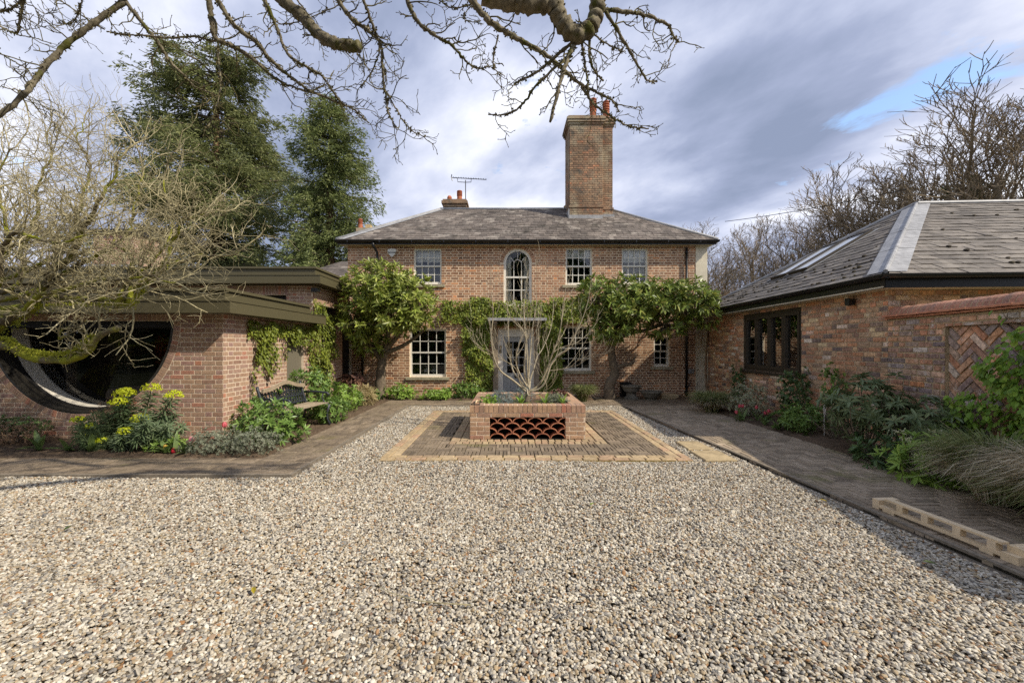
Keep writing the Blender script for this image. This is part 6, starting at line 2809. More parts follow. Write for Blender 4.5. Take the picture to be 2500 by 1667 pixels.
# ---- grasses
grass_clump('ornamental_grass', (4.55, 9.15), .52, .52, 2600, [(L_grass_g, .75), (L_grass_t, .25)], 'arching green grass clump at the far end of the right bed by the house corner', group='ornamental grasses')
grass_clump('ornamental_grass', (2.0, 10.95), .42, .52, 2000, [(L_grass_g, .92), (L_grass_t, .08)], 'dark green grass clump between planter and right hand magnolia trunk', group='ornamental grasses')
grass_clump('ornamental_grass', (4.6, 3.85), .56, .72, 3000, [(L_grass_g, .6), (L_grass_t, .4)], 'green topped grass clump in the right bed behind the big straw coloured grass', group='ornamental grasses', w=.0068)
grass_clump('ornamental_grass', (4.48, 3.2), .58, .72, 4200, [(L_grass_t, .72), (L_grass_g, .28)], 'big straw coloured arching grass spilling over the right path near the timber frame', lean=(-.12, -.05), group='ornamental grasses', w=.0072)
grass_clump('ornamental_grass', (4.75, 2.55), .6, .68, 2600, [(L_grass_t, .7), (L_grass_g, .3)], 'straw coloured grass at the right edge of the picture beyond the timber frame', group='ornamental grasses', w=.0068)

# ---- right bed
shrub('variegated_shrub', (5.02, 8.55, .38), (.42, .40, .38), 330, 6, .05, .02, L_varieg, 'rounded cream variegated shrub under the dark casement window', nst=12)
shrub('climbing_rose', (5.30, 7.6, .55), (.24, .28, .58), 200, 6, .07, .035, L_dark, 'dark leaved climbing shrub rising to the window sill of the outbuilding', nst=12)
shrub('climbing_rose', (5.52, 9.85, .62), (.12, .16, .50), 80, 6, .06, .03, L_dark, 'thin dark climber at the far edge of the dark casement window', nst=6)
shrub('low_shrub', (4.98, 6.95, .26), (.36, .36, .26), 180, 7, .085, .03, L_shrub, 'low bright green shrub in the right bed beside the tulips', nst=12, single=60)
shrub('wall_shrub', (5.36, 6.75, .78), (.13, .22, .48), 90, 6, .06, .03, L_shrub, 'thin green climber on the outbuilding wall right of the window', nst=8)
shrub('rhododendron', (4.82, 5.55, .72), (.52, .48, .42), 120, 9, .125, .036, L_rhodo, 'open grey green rhododendron against the old brick wall', single=200, spread=(55, 100), nst=34, rst=.010, shell=.35, droop=.22)
shrub('rhododendron', (5.02, 4.95, .55), (.42, .40, .35), 70, 9, .12, .034, L_rhodo, 'smaller grey green rhododendron right of the larger one', single=100, spread=(55, 100), nst=22, rst=.009, shell=.35, droop=.22)
shrub('low_shrub', (4.62, 5.05, .18), (.28, .3, .2), 60, 7, .11, .035, L_dark, 'dark low foliage at the foot of the rhododendron', nst=12, single=60)
lw = shrub('white_flowered_shrub', (4.62, 4.45, .25), (.38, .42, .27), 90, 7, .12, .034, L_bright, 'leafy shrub with drooping cream flower heads in the right bed before the grasses', single=120, nst=14)


def flower_sprays(t, pts, size, n, mat, name='flower_head', flat=.4):
    for p in pts:
        a = Acc()
        k = n
        d = rng.normal(0, 1, (k, 3)) * np.array([size, size, size * flat])
        P = np.array(p) + d
        a.leaves(P, rng.normal(0, 1, (k, 3)) + [0, 0, .6], rng.normal(0, 1, (k, 3)) + [0, 0, .5], size * .5, size * .4, rng.random(k), .2)
        a.build(name, mat, t)


flower_sprays(lw, [(4.38, 4.5, .47), (4.55, 4.3, .50), (4.42, 4.2, .42), (4.72, 4.5, .55), (4.5, 4.7, .52), (4.35, 4.3, .36)], .04, 34, M_whitefl)
grp = 'tulips in the right bed'
Yt = 8.0
for (u, v, lab) in ((1798, 1008, 'pink tulip lowest left of the five in the right bed'), (1806, 993, 'pink tulip tallest left of the close pair in the right bed'), (1813, 993, 'pink tulip right of the close pair in the right bed'),
                    (1847, 996, 'pink tulip alone in the middle of the right bed group'), (1868, 1010, 'lower pink tulip of the right hand pair by the variegated shrub'), (1877, 1005, 'rightmost pink tulip in the right bed')):
    p = px(u, v, Yt)
    tulip((p.x + rnd.uniform(-.03, .03), Yt + .02), (p.x, Yt, p.z - .02), .058, M_pink, lab, grp)
for (x, y, lab) in ((4.78, 7.62, 'strappy green leaves just left of the low bright shrub in the right bed'), (4.72, 7.15, 'strappy green leaves at the path edge in front of the low bright shrub'), (4.66, 8.2, 'short green leaves at the path edge below the pink tulips'),
                    (4.62, 3.75, 'broad grey green leaves under the large grasses')):
    leafy_clump('leafy_plant', (x, y), 12, .26, .026, L_tulip, lab, 'plant', 'leaf clumps in the right bed')
# seedhead plant label tags, bare rose stems
bs = thing('bare_shrub', (5.2, 6.4, .04), 'thin bare brown stems between the thin wall climber and the rhododendron', 'shrub')
stems_to(bs, (5.1, 6.4, .03), [(5.1 + rnd.uniform(-.3, .3), 6.4 + rnd.uniform(-.4, .4), rnd.uniform(.3, .75)) for i in range(18)], 18, .006, M_bark)
pl = MB()
pl.box(5.1, 5.14, 6.62, 6.625, .40, .56)
pl.tube([(5.12, 6.63, .03), (5.12, 6.63, .42)], .005, 5)
tag(pl.build('plant_label', M_white_paint), 'small white plant tag on a stick in the right bed', 'plant tag')

# ---- left beds
shrub('green_shrub', (-3.62, 6.18, .30), (.52, .42, .42), 230, 8, .10, .030, L_shrub, 'glossy green shrub in front of the bench at the corner of the extension', single=200, nst=22)
shrub('green_shrub', (-4.02, 6.9, .42), (.30, .30, .30), 90, 8, .09, .028, L_shrub, 'part of the green shrub growing up beside the left arm of the bench', nst=12)
shrub('green_shrub', (-3.98, 8.25, .55), (.42, .62, .55), 300, 8, .09, .028, L_shrub, 'tall green shrub behind the right end of the bench', nst=24, single=100)
shrub('green_shrub', (-3.42, 7.95, .26), (.25, .40, .28), 150, 8, .085, .026, L_shrub, 'low green shrub spreading over the path right of the bench', nst=14, single=60)
shrub('flowering_shrub', (-3.60, 9.0, .34), (.32, .45, .34), 170, 7, .08, .028, L_bright, 'pale green hellebore like shrub along the path beyond the bench', nst=12)
shrub('grey_shrub', (-4.05, 5.66, .17), (.40, .26, .22), 620, 8, .035, .009, L_grey, 'low silvery grey shrub at the edge of the left brick path, left half', nst=20, quad=True, shell=.3)
shrub('grey_shrub', (-3.52, 5.62, .17), (.40, .26, .22), 620, 8, .035, .009, L_grey, 'low silvery grey shrub at the corner of the left brick path, right half', nst=20, quad=True, shell=.3)
shrub('heather', (-3.98, 6.1, .32), (.14, .14, .22), 60, 7, .05, .02, leaf_mat('reddish_leaf', [(0.374, 0.340, 0.119), (0.510, 0.272, 0.170), (0.340, 0.374, 0.102)]), 'small yellowish red tipped plant beside the corner of the extension', nst=8)


def euphorbia():
    t = thing('euphorbia', (-5.5, 6.0, .04), 'tall euphorbia with lime yellow flower heads in front of the half round window', 'plant')
    heads = [(370, 948, 27, 5.95), (305, 960, 28, 6.0), (290, 982, 27, 5.9), (425, 965, 25, 5.9), (342, 1022, 25, 5.75), (308, 1053, 24, 5.65), (190, 1025, 19, 5.9), (224, 1040, 16, 5.85), (213, 1067, 15, 5.75), (248, 1075, 16, 5.7)]
    st = Acc()
    L = []
    hubs = []
    for u, v, rpx, Y in heads:
        p = px(u, v, Y)
        r = rpx * Y / F * .80
        base = Vector((-5.45 + (p.x + 5.45) * .35, Y + rnd.uniform(-.05, .1), .03))
        pts = smooth_path([base, base * .45 + p * .55 + Vector((0, 0, .02)), p], 5)
        st.tube(pts, np.linspace(.011, .006, len(pts)), 5, rng.random())
        # whorled narrow leaves up the stem
        k = 16 if r > .13 else 11
        tips = np.array([pts[-1] + (pts[int(len(pts) * .30)] - pts[-1]) * f for f in np.linspace(.12, 1, k)])
        d = nrm_(np.array(pts[-1]) - np.array(pts[len(pts) // 3]))
        L.append(rosettes(tips, np.repeat(d[None], k, 0), 15, .15, .020, (55, 105)))
        a = Acc()
        n = 260 if r > .13 else 130
        dd = nrm_(rng.normal(0, 1, (n, 3)))
        dd[:, 2] = np.abs(dd[:, 2]) * 1.0 - .25
        P = np.array(p) + dd * np.array([r, r, r * .85]) * rng.uniform(.75, 1.05, (n, 1))
        nn = nrm_(dd + rng.normal(0, .3, (n, 3)))
        s = rng.normal(0, 1, (n, 3))
        ax = np.cross(nn, s)
        a.leaves(P - nrm_(ax) * .012, ax, nn, .026, .026, rng.random(n), .1)
        a.build('flower_head', L_lime, t)
    # leafy shoots without flowers
    for i in range(26):
        x, y = -5.45 + rnd.uniform(-.55, .75), 5.75 + rnd.uniform(-.2, .35)
        h = rnd.uniform(.22, .62)
        p = Vector((x, y, h))
        base = Vector((-5.45 + (x + 5.45) * .5, y + .05, .03))
        pts = smooth_path([base, base * .4 + p * .6, p], 4)
        st.tube(pts, np.linspace(.008, .005, len(pts)), 4, rng.random())
        k = 9
        tips = np.array([pts[-1] + (pts[2] - pts[-1]) * f for f in np.linspace(0, .9, k)])
        d = nrm_(np.array(pts[-1]) - np.array(pts[2]))
        L.append(rosettes(tips, np.repeat(d[None], k, 0), 12, .12, .016, (40, 100)))
    st.build('stems', L_euph, t)
    data = [np.concatenate([l[i] for l in L]) for i in range(6)]
    put_leaves(t, data, L_euph, single=200, droop=.15, fold=.1)


euphorbia()
shrub('dead_fern', (-5.95, 6.22, .36), (.34, .25, .34), 420, 6, .05, .012, L_dead, 'dry purple brown fern mound below the half round window', nst=24, quad=True, shell=.25)
shrub('dead_fern', (-7.4, 6.1, .18), (.6, .3, .22), 420, 6, .05, .012, L_dead, 'dry brown fern litter at the left edge under the mossy tree', nst=24, quad=True, shell=.25)
shrub('low_shrub', (-7.5, 6.25, .28), (.45, .2, .16), 160, 6, .05, .018, L_dark, 'dark green low foliage at the left edge behind the dry ferns', nst=10)
for (u, v, Y, n, ln, lab) in ((95, 1105, 5.72, 9, .30, 'leftmost clump of broad tulip leaves beside the left path'), (165, 1110, 5.68, 7, .34, 'second clump of broad tulip leaves from the left with one upright blade'), (222, 1112, 5.62, 10, .32, 'clump of broad tulip leaves at the foot of the euphorbia'),
                              (405, 1112, 5.60, 10, .26, 'pale green leaf clump right of the euphorbia beside the yellow tulip'), (455, 1118, 5.58, 12, .30, 'spreading tulip leaf clump below the red tulip')):
    p = px(u, v, Y)
    leafy_clump('leafy_plant', (p.x, Y), n, ln, .034, L_tulip, lab, 'plant', 'tulip leaf clumps in the left bed')
shrub('low_shrub', (-4.78, 5.75, .12), (.22, .18, .14), 60, 6, .07, .022, L_bright, 'small bright green plant between euphorbia and tulips', nst=8)
gl = 'tulips in the left bed'
for (u, v, Y, mt, s, lab) in ((424, 1106, 5.55, M_red, .060, 'red tulip lowest in the left bed beside the path'), (403, 1094, 5.6, M_yellow, .050, 'pale yellow tulip left of the red one'), (467, 1078, 5.62, M_palepink, .070, 'pale pink tulip right of the garden spotlight'),
                             (548, 1042, 5.7, M_pink, .066, 'deep pink tulip rising above the silvery grey shrub')):
    p = px(u, v, Y)
    tulip((p.x + rnd.uniform(-.03, .03), Y + .03), (p.x, Y, max(.05, p.z - .01)), s, mt, lab, gl)

# ---- beds under the house
for i, (x, y, r, h, mt, lab) in enumerate(((-2.95, 11.35, .42, .36, L_bright, 'light green shrub at the foot of the house left of the lower sash window'), (-1.15, 11.4, .55, .40, L_shrub, 'green hydrangea like shrub beside the front door'),
                                           (-1.9, 11.35, .40, .26, L_bright, 'low green plants below the lower left sash window'), (-3.75, 11.2, .3, .28, L_shrub, 'small dark green plant at the foot of the left magnolia'))):
    shrub('house_shrub', (x, y, h * .6), (r, .28, h * .65), 130, 6, .10, .04, mt, lab, group='shrubs under the house wall', nst=10, single=30)
for (x, y, lab) in ((-2.35, 11.2, 'strappy green leaves below the left end of the lower sash window'), (-1.72, 11.2, 'strappy green leaves below the right end of the lower sash window')):
    leafy_clump('leafy_plant', (x, y), 16, .30, .022, L_bright, lab, 'plant', 'strappy plants under the house')
shrub('purple_plant', (-4.08, 10.9, .45), (.26, .26, .30), 30, 6, .22, .10, L_heuch, 'plant with large drooping purple brown leaves in front of the left magnolia', nst=8, droop=.4, single=60)
shrub('straw_plant', (-3.62, 10.25, .24), (.30, .34, .24), 170, 6, .16, .018, L_straw, 'pale straw coloured dried plant at the bend of the left path', nst=10)
shrub('green_shrub', (-3.75, 9.7, .25), (.32, .3, .25), 120, 6, .09, .03, L_shrub, 'green shrub between the bench bed and the straw coloured plant', nst=10)

# ---- planter contents
grpl = 'plants in the brick planter'
for (x, y, rx, ry, rz, n, m, ln, wd, mt, lab, cat) in ((-.12, 7.0, .22, .2, .15, 260, 7, .06, .008, L_blue, 'blue grey feathery plant at the left of the planter', 'plant'), (.30, 7.75, .18, .16, .16, 160, 7, .06, .008, L_blue, 'blue grey feathery plant at the back of the planter behind the trunk', 'plant'),
                                                      (.82, 7.0, .22, .18, .11, 200, 7, .05, .010, L_grey, 'silvery plant at the front right of the planter', 'plant'), (-.30, 6.83, .16, .08, .10, 60, 6, .05, .02, L_bright, 'yellow green sprawling plant in the front left corner of the planter', 'plant'),
                                                      (.95, 7.75, .2, .2, .10, 80, 6, .06, .04, L_heuch, 'dark red leaved plant in the back right of the planter', 'plant')):
    t = thing('planter_plant', (x, y, .46), lab, cat, grpl)
    p, d = ellipsoid_tips((x, y, .56), (rx, ry, rz * 1.25), int(n * 1.3), .3, .455, .2)
    put_leaves(t, rosettes(p, d, m, ln, wd, (20, 80)), mt, quad=wd < .012)
for (x, y, n, lab) in ((.22, 6.86, 16, 'strappy green leaves left of the trunk in the planter'), (.62, 6.9, 14, 'strappy green leaves right of the trunk in the planter'), (.92, 6.86, 12, 'strappy green leaves near the front right corner of the planter')):
    t = thing('planter_plant', (x, y, .46), lab, 'plant', grpl)
    ls = []
    tulip_leafset(ls, (x, y, .50), n, .24, .020)
    for V, Q, tn in ls:
        a = Acc()
        a.add(V, Q, tn)
        a.build('leaf', L_bright, t, smooth=True)

# =================================================================== TREES
def rand_perp(d):
    d = np.asarray(d, float)
    a = rng.normal(0, 1, 3)
    a -= d * a.dot(d)
    return a / (np.linalg.norm(a) + 1e-9)


def grow(acc, p, d, L, r, lvl, cfg, tone=None, sides=None):
    """one twig and its children; cfg lists (n_children, angle, len_ratio, rad_ratio) per level"""
    k = cfg['seg'][lvl]
    d = np.asarray(d, float) / np.linalg.norm(d)
    pts = [np.asarray(p, float)]
    step = L / k
    for i in range(k):
        d = d + rng.normal(0, cfg['wander'], 3) + np.array([0, 0, cfg['up'][lvl]]) * step / max(L, .01)
        if cfg.get('ylim') is not None and pts[-1][1] + d[1] * step > cfg['ylim']:
            d[1] = -abs(d[1]) * .3
        d /= np.linalg.norm(d)
        pts.append(pts[-1] + d * step)
    pts = np.array(pts)
    end = r * cfg['taper'][lvl]
    acc.tube(pts, np.linspace(r, end, k + 1), sides or cfg['sides'][lvl], rng.random() if tone is None else tone)
    if cfg.get('buds') and lvl == cfg['max']:
        acc.tube(np.array([pts[-1], pts[-1] + d * end * 4, pts[-1] + d * end * 7]), [end * .9, end * 1.9, end * .2], 4, rng.random())
    if lvl >= cfg['max']:
        return
    n, ang, lr, rr_ = cfg['kids'][lvl]
    n = max(1, int(round(n * rng.uniform(.75, 1.25))))
    for i in range(n):
        t = cfg['start'][lvl] + (1 - cfg['start'][lvl]) * (i + rng.uniform(.2, 1)) / n
        t = min(t, .999)
        j = int(t * k)
        f = t * k - j
        q = pts[j] * (1 - f) + pts[j + 1] * f
        dl = pts[j + 1] - pts[j]
        dl /= np.linalg.norm(dl)
        a = np.radians(ang * rng.uniform(.6, 1.3))
        nd = dl * math.cos(a) + rand_perp(dl) * math.sin(a)
        grow(acc, q, nd, L * lr * rng.uniform(.6, 1.25) * (1.15 - .45 * t), max(r * rr_ * (1 - .35 * t), cfg['rmin']), lvl + 1, cfg)


# ---- bare multi-stemmed tree in the planter
def planter_tree():
    t = thing('planter_tree', (.0, 7.2, .46), 'bare pale many stemmed small tree growing in the brick planter', 'tree')
    Y = 7.2
    base = px(1285, 985, Y)
    tr = MB()
    b0 = px(1283, 992, Y)
    b0.z = .44
    tr.tube([b0, px(1286, 975, Y), px(1289, 962, Y), px(1291, 952, Y)], [.075, .055, .048, .03], 10)
    tr.build('trunk', M_bark, t, smooth=True)
    S = [  # main stems as traced directions, each at its own depth
        ([(1283, 955), (1255, 930), (1222, 905), (1205, 870), (1200, 820), (1204, 760), (1200, 720)], .030, -.25),
        ([(1285, 950), (1268, 925), (1255, 910), (1247, 885), (1243, 850), (1241, 800), (1238, 740)], .026, .2),
        ([(1288, 945), (1273, 920), (1262, 895), (1260, 870), (1268, 840), (1282, 790), (1276, 730)], .022, -.4),
        ([(1290, 945), (1281, 910), (1282, 870), (1284, 830), (1281, 790), (1279, 750), (1286, 700)], .034, .05),
        ([(1291, 945), (1288, 905), (1287, 860), (1283, 820), (1265, 790), (1245, 770), (1232, 720)], .022, -.3),
        ([(1292, 950), (1295, 925), (1303, 900), (1312, 870), (1325, 850), (1345, 800), (1352, 740)], .028, .3),
        ([(1293, 955), (1310, 945), (1325, 925), (1338, 895), (1350, 860), (1365, 820), (1374, 760), (1380, 710)], .036, -.05),
        ([(1294, 955), (1315, 950), (1332, 930), (1345, 890), (1362, 868), (1385, 850), (1405, 815), (1425, 770), (1437, 730)], .030, -.35),
        ([(1287, 950), (1290, 965), (1305, 964), (1325, 957), (1335, 945), (1328, 925), (1320, 905)], .018, -.5),
        ([(1340, 905), (1365, 902), (1393, 895), (1410, 880), (1440, 868)], .014, -.4),
        ([(1284, 950), (1270, 935), (1262, 905), (1245, 888), (1220, 875), (1195, 857)], .014, -.45),
        ([(1290, 945), (1292, 900), (1296, 850), (1300, 800), (1310, 740), (1306, 690)], .022, -.15),
        ([(1336, 900), (1352, 860), (1378, 846), (1405, 838), (1430, 820), (1448, 800)], .013, .1),
        ([(1222, 903), (1200, 870), (1175, 855), (1162, 835)], .009, -.3),
        ([(1284, 830), (1300, 800), (1318, 785), (1322, 740)], .012, -.2),
    ]
    cfg = dict(seg=[6, 5, 3], wander=.10, up=[.5, .95, .8], taper=[.5, .45, .5], sides=[5, 4, 3], kids=[(4, 32, .55, .6), (3, 35, .5, .7)], start=[.15, .2], max=2, rmin=.0028)
    for pts, r, dy in S:
        n = len(pts)
        P = [px(u, v, Y + dy * (i / (n - 1)) ** 1.0 * .9) for i, (u, v) in enumerate(pts)]
        Q = smooth_path(P, 4)
        a = Acc()
        rad = .68 * np.linspace(r, max(.004, r * .22), len(Q))
        a.tube(Q, rad, 7, rng.random())
        for i in range(int(len(Q) * .40), len(Q), 2):
            d = Q[min(i + 1, len(Q) - 1)] - Q[i - 1]
            d /= np.linalg.norm(d)
            an = R(rnd.uniform(25, 50))
            nd = d * math.cos(an) + rand_perp(d) * math.sin(an)
            grow(a, Q[i], nd, rnd.uniform(.22, .6), rad[i] * .55, 1, cfg)
        d = Q[-1] - Q[-2]
        grow(a, Q[-1], d, rnd.uniform(.25, .55), rad[-1], 1, cfg)
        a.build('stem', M_pale_stem, t, smooth=True)


planter_tree()


# ---- mossy old tree at the left
def mossy_tree():
    t = thing('mossy_tree', (-8.3, 6.0, .04), 'old mossy bare tree with tangled pale twigs reaching in from the left', 'tree')
    tr = MB()
    tr.tube(smooth_path([(-8.3, 6.05, .0), (-8.25, 6.0, .6), (-8.1, 5.85, 1.2), (-8.15, 5.75, 1.9), (-8.3, 5.7, 2.6)], 4), list(np.linspace(.26, .15, 17)), 12)
    tr.build('trunk', M_moss_bark, t, smooth=True)

    def pathpx(pts, Ya, Yb):
        n = len(pts)
        return [px(u, v, Ya + (Yb - Ya) * i / (n - 1)) for i, (u, v) in enumerate(pts)]
    hub = Vector((-8.1, 5.8, 1.35))
    hub2 = Vector((-8.15, 5.75, 2.0))
    limbs = [
        ([hub] + pathpx([(0, 838), (45, 860), (100, 872), (160, 872), (205, 850), (240, 815), (290, 799)], 5.3, 4.9), .075, .045, 3),
        ([hub] + pathpx([(0, 812), (38, 795), (75, 770), (105, 757), (190, 752), (277, 752), (318, 748), (338, 722), (348, 708), (395, 662), (420, 648), (475, 638), (530, 625)], 5.4, 4.7), .085, .012, 22),
        ([hub2] + pathpx([(60, 740), (110, 690), (150, 640), (205, 600), (240, 555), (270, 510), (288, 450), (300, 380)], 5.4, 5.0), .075, .012, 26),
        ([hub2] + pathpx([(40, 700), (55, 620), (75, 540), (80, 460), (118, 390), (112, 330)], 5.5, 5.5), .045, .008, 32),
        ([hub2] + pathpx([(10, 640), (20, 540), (5, 450), (38, 360)], 5.3, 5.1), .045, .008, 30),
        ([hub2] + pathpx([(70, 735), (140, 705), (210, 660), (262, 625), (312, 590), (340, 540), (352, 470), (345, 400)], 5.4, 5.3), .05, .010, 18),
        ([hub2] + pathpx([(120, 640), (170, 560), (190, 480), (215, 410), (188, 350), (205, 300)], 5.7, 5.8), .042, .008, 26),
        (pathpx([(318, 748), (315, 690), (320, 640), (305, 600), (280, 585)], 4.9, 5.1), .045, .014, 10),
        (pathpx([(395, 662), (410, 610), (440, 570), (460, 540), (500, 520)], 4.9, 4.8), .030, .008, 13),
        (pathpx([(277, 752), (300, 700), (370, 640), (410, 600), (420, 520), (400, 440)], 4.9, 5.1), .028, .008, 12),
        ([hub2] + pathpx([(-10, 690), (0, 600), (60, 560), (150, 590), (240, 570)], 5.0, 4.6), .05, .010, 16),
        (pathpx([(207, 848), (190, 838), (165, 822), (150, 830), (162, 800), (195, 792), (210, 782)], 5.0, 4.9), .022, .008, 4),
        ([hub2] + pathpx([(30, 760), (90, 720), (180, 690), (280, 680), (360, 668), (430, 690)], 5.2, 4.5), .045, .008, 18),
    ]
    cfg = dict(seg=[6, 6, 5, 3], wander=.24, up=[.25, .3, .25, .2], taper=[.5, .45, .45, .5], sides=[5, 4, 3, 3], kids=[(5, 55, .6, .6), (4, 52, .62, .66), (2.6, 48, .62, .75)], start=[.1, .12, .2], max=3, rmin=.0024, ylim=6.35, buds=True)
    for P, ra, rb, nk in limbs:
        Q = smooth_path(P, 5)
        k = len(Q)
        wob = np.cumsum(rng.normal(0, .018, (k, 3)), axis=0)
        Q = Q + (wob - np.linspace(0, 1, k)[:, None] * wob[-1]) * (1 if nk > 5 else .3)
        rad = .74 * np.linspace(ra, rb, k) * (1 + .10 * np.sin(np.arange(k) * 1.7))
        a = MB()
        a.tube([Vector(q) for q in Q], list(rad), 9)
        lm = a.build('limb', M_moss_bark, t, smooth=True)
        tw = Acc()
        i0 = int(k * (.25 if nk > 5 else .4))
        for s in range(int(nk * 1.75)):
            i = int(i0 + (k - 1 - i0) * (s + rnd.random()) / (nk * 1.75))
            i = max(1, min(k - 2, i))
            d = Q[i + 1] - Q[i - 1]
            d /= np.linalg.norm(d)
            an = R(rnd.uniform(35, 80))
            nd = d * math.cos(an) + rand_perp(d) * math.sin(an) + np.array([.12, 0, .25])
            grow(tw, Q[i], nd, rnd.uniform(.35, .85) * (1 if nk > 5 else .5), max(.006, min(.015, rad[i] * .36)), 1, cfg)
        if nk > 5:
            grow(tw, Q[-1], Q[-1] - Q[-3], .7, rb, 1, cfg)
        tw.build('twigs', M_twig_pale, lm, smooth=True, kind='stuff')
    # moss cushions on the lower limbs
    ms = Acc()
    for P, ra, rb, nk in limbs[:2]:
        Q = smooth_path(P, 12)
        n = 2600
        i = rng.integers(0, int(len(Q) * .8), n)
        f = i / len(Q)
        rad = ra + (rb - ra) * f
        az = rng.normal(0, .8, n)
        d = nrm_(np.stack([rng.normal(0, .25, n), np.sin(az) * -1, np.cos(az) + .2], -1))
        p = Q[i] + rng.normal(0, .012, (n, 3)) + d * rad[:, None] * .95
        ms.cards(p, d + rng.normal(0, .6, (n, 3)), rng.normal(0, 1, (n, 3)), .022, .016, rng.random(n))
    ms.build('moss', leaf_mat('moss_tuft', [(.34, .37, .03), (.45, .46, .045), (.24, .27, .03)], .8, .3), t, kind='stuff')


mossy_tree()


# ---- branches hanging overhead
def overhanging_tree():
    t = thing('overhanging_tree', (-3.3, -1.6, 0), 'bare lichen covered tree whose branches hang across the top of the view', 'tree')
    tr = MB()
    hub = Vector((-2.6, -.5, 4.9))
    tr.tube(smooth_path([(-3.3, -1.6, 0), (-3.25, -1.5, 1.5), (-3.0, -1.1, 3.2), (-2.6, -.5, 4.9), (-2.4, -.2, 6.4)], 4), list(np.linspace(.3, .13, 17)), 12)
    tr.build('trunk', M_over_bark, t, smooth=True)
    Bs = [
        ([(306, 4), (245, 45), (180, 94), (127, 143), (88, 192), (57, 233), (0, 280), (-40, 300)], 3.6, 3.2, .020, .017, 9, 'link'),
        ([(306, 4), (351, 61), (384, 102), (412, 147), (449, 184), (478, 212), (527, 233)], 3.6, 3.9, .016, .006, 10, 'link'),
        ([(261, 78), (310, 86), (359, 88), (415, 94), (473, 90), (527, 102)], 3.7, 3.6, .006, .008, 6, ''),
        ([(508, -6), (518, 61), (531, 98), (571, 114), (620, 147), (670, 190), (720, 215), (780, 232)], 3.5, 3.7, .021, .006, 14, 'link'),
        ([(531, 102), (535, 163), (539, 204), (527, 265), (506, 314)], 3.5, 3.3, .007, .003, 6, ''),
        ([(527, -6), (571, 61), (624, 102), (661, 147), (714, 192), (755, 220), (812, 245), (861, 265)], 3.4, 3.8, .019, .006, 13, 'link'),
        ([(678, -8), (735, 37), (776, 82), (816, 106), (876, 114)], 3.3, 3.2, .040, .036, 3, 'link'),
        ([(645, -6), (678, 73), (702, 131), (747, 163), (784, 184), (808, 216), (837, 253), (870, 272), (900, 300)], 3.6, 3.8, .013, .005, 14, 'link'),
        ([(820, -8), (857, 45), (902, 78), (931, 114), (935, 176), (943, 245), (951, 282), (969, 318)], 3.4, 3.5, .017, .004, 16, 'link'),
        ([(943, 224), (976, 282), (1004, 318), (1037, 334)], 3.5, 3.4, .006, .0035, 5, ''),
        ([(886, -6), (905, 50), (918, 82), (927, 118), (910, 170), (880, 215)], 3.3, 3.6, .011, .004, 9, 'link'),
        ([(990, -8), (1020, 53), (1061, 86), (1106, 114), (1139, 151), (1167, 167), (1200, 161)], 3.3, 3.5, .016, .004, 14, 'link'),
        ([(1145, -8), (1192, 49), (1233, 78), (1269, 98), (1322, 127), (1367, 163), (1408, 200), (1453, 224), (1494, 245), (1512, 273)], 3.2, 3.4, .024, .005, 8, 'link'),
        ([(1420, 212), (1453, 257), (1494, 286), (1535, 308), (1584, 314)], 3.35, 3.3, .010, .005, 4, ''),
        ([(1216, 86), (1204, 159), (1233, 188)], 3.2, 3.3, .006, .003, 2, ''),
        ([(1180, -14), (1240, 2), (1290, 8), (1351, 14), (1371, 53), (1404, 84), (1437, 72), (1456, 40), (1461, -10)], 2.9, 3.0, .060, .045, 6, 'link'),
        ([(1408, 96), (1388, 139), (1367, 204), (1343, 298)], 3.0, 2.9, .018, .009, 2, ''),
        ([(1404, 98), (1351, 143), (1306, 180), (1255, 204)], 3.0, 3.1, .013, .006, 3, ''),
        ([(1385, 139), (1314, 204), (1269, 261), (1233, 280), (1192, 280)], 3.0, 3.15, .010, .004, 3, ''),
        ([(1420, 96), (1431, 176), (1437, 229)], 3.0, 2.9, .008, .005, 2, ''),
        ([(1437, 80), (1441, 147), (1457, 180), (1473, 198)], 3.0, 3.2, .010, .005, 4, ''),
        ([(1460, 22), (1527, 29), (1576, 37), (1629, 61), (1641, 86), (1657, 102)], 3.0, 3.3, .014, .007, 7, ''),
        ([(1655, 100), (1640, 125), (1629, 167)], 3.3, 3.2, .004, .003, 0, ''),
        ([(1478, 28), (1514, 86), (1543, 135), (1576, 192), (1604, 200)], 3.0, 3.3, .012, .005, 6, ''),
        ([(1440, 80), (1494, 114), (1527, 127)], 3.0, 3.2, .006, .003, 3, ''),
        ([(60, -6), (50, 40), (40, 80), (-10, 60)], 3.6, 3.8, .010, .006, 4, 'link'),
        ([(-10, 30), (20, 25), (45, 8), (60, -6)], 3.7, 3.5, .009, .008, 4, ''),
        ([(-10, 60), (40, 85), (80, 92), (125, 108)], 3.6, 3.6, .005, .003, 4, ''),
        ([(200, -6), (192, 30), (175, 55), (140, 58)], 3.4, 3.7, .006, .003, 5, 'link'),
        ([(0, 130), (35, 152), (65, 168), (82, 192)], 3.5, 3.6, .005, .004, 3, ''),
        ([(5, 212), (60, 228), (100, 275), (150, 310)], 3.4, 3.7, .004, .003, 4, ''),
        ([(255, 72), (215, 50), (160, 10), (130, -8)], 3.6, 3.5, .005, .004, 4, ''),
        ([(720, -8), (770, 60), (800, 110), (870, 130), (905, 180)], 3.7, 3.9, .007, .003, 10, 'link'),
        ([(640, 0), (660, 40), (700, 60), (790, 30), (860, -8)], 3.9, 3.8, .006, .004, 8, ''),
        ([(1060, -8), (1105, 20), (1150, 12), (1130, 45), (1180, 60)], 3.6, 3.6, .006, .003, 8, 'link'),
    ]
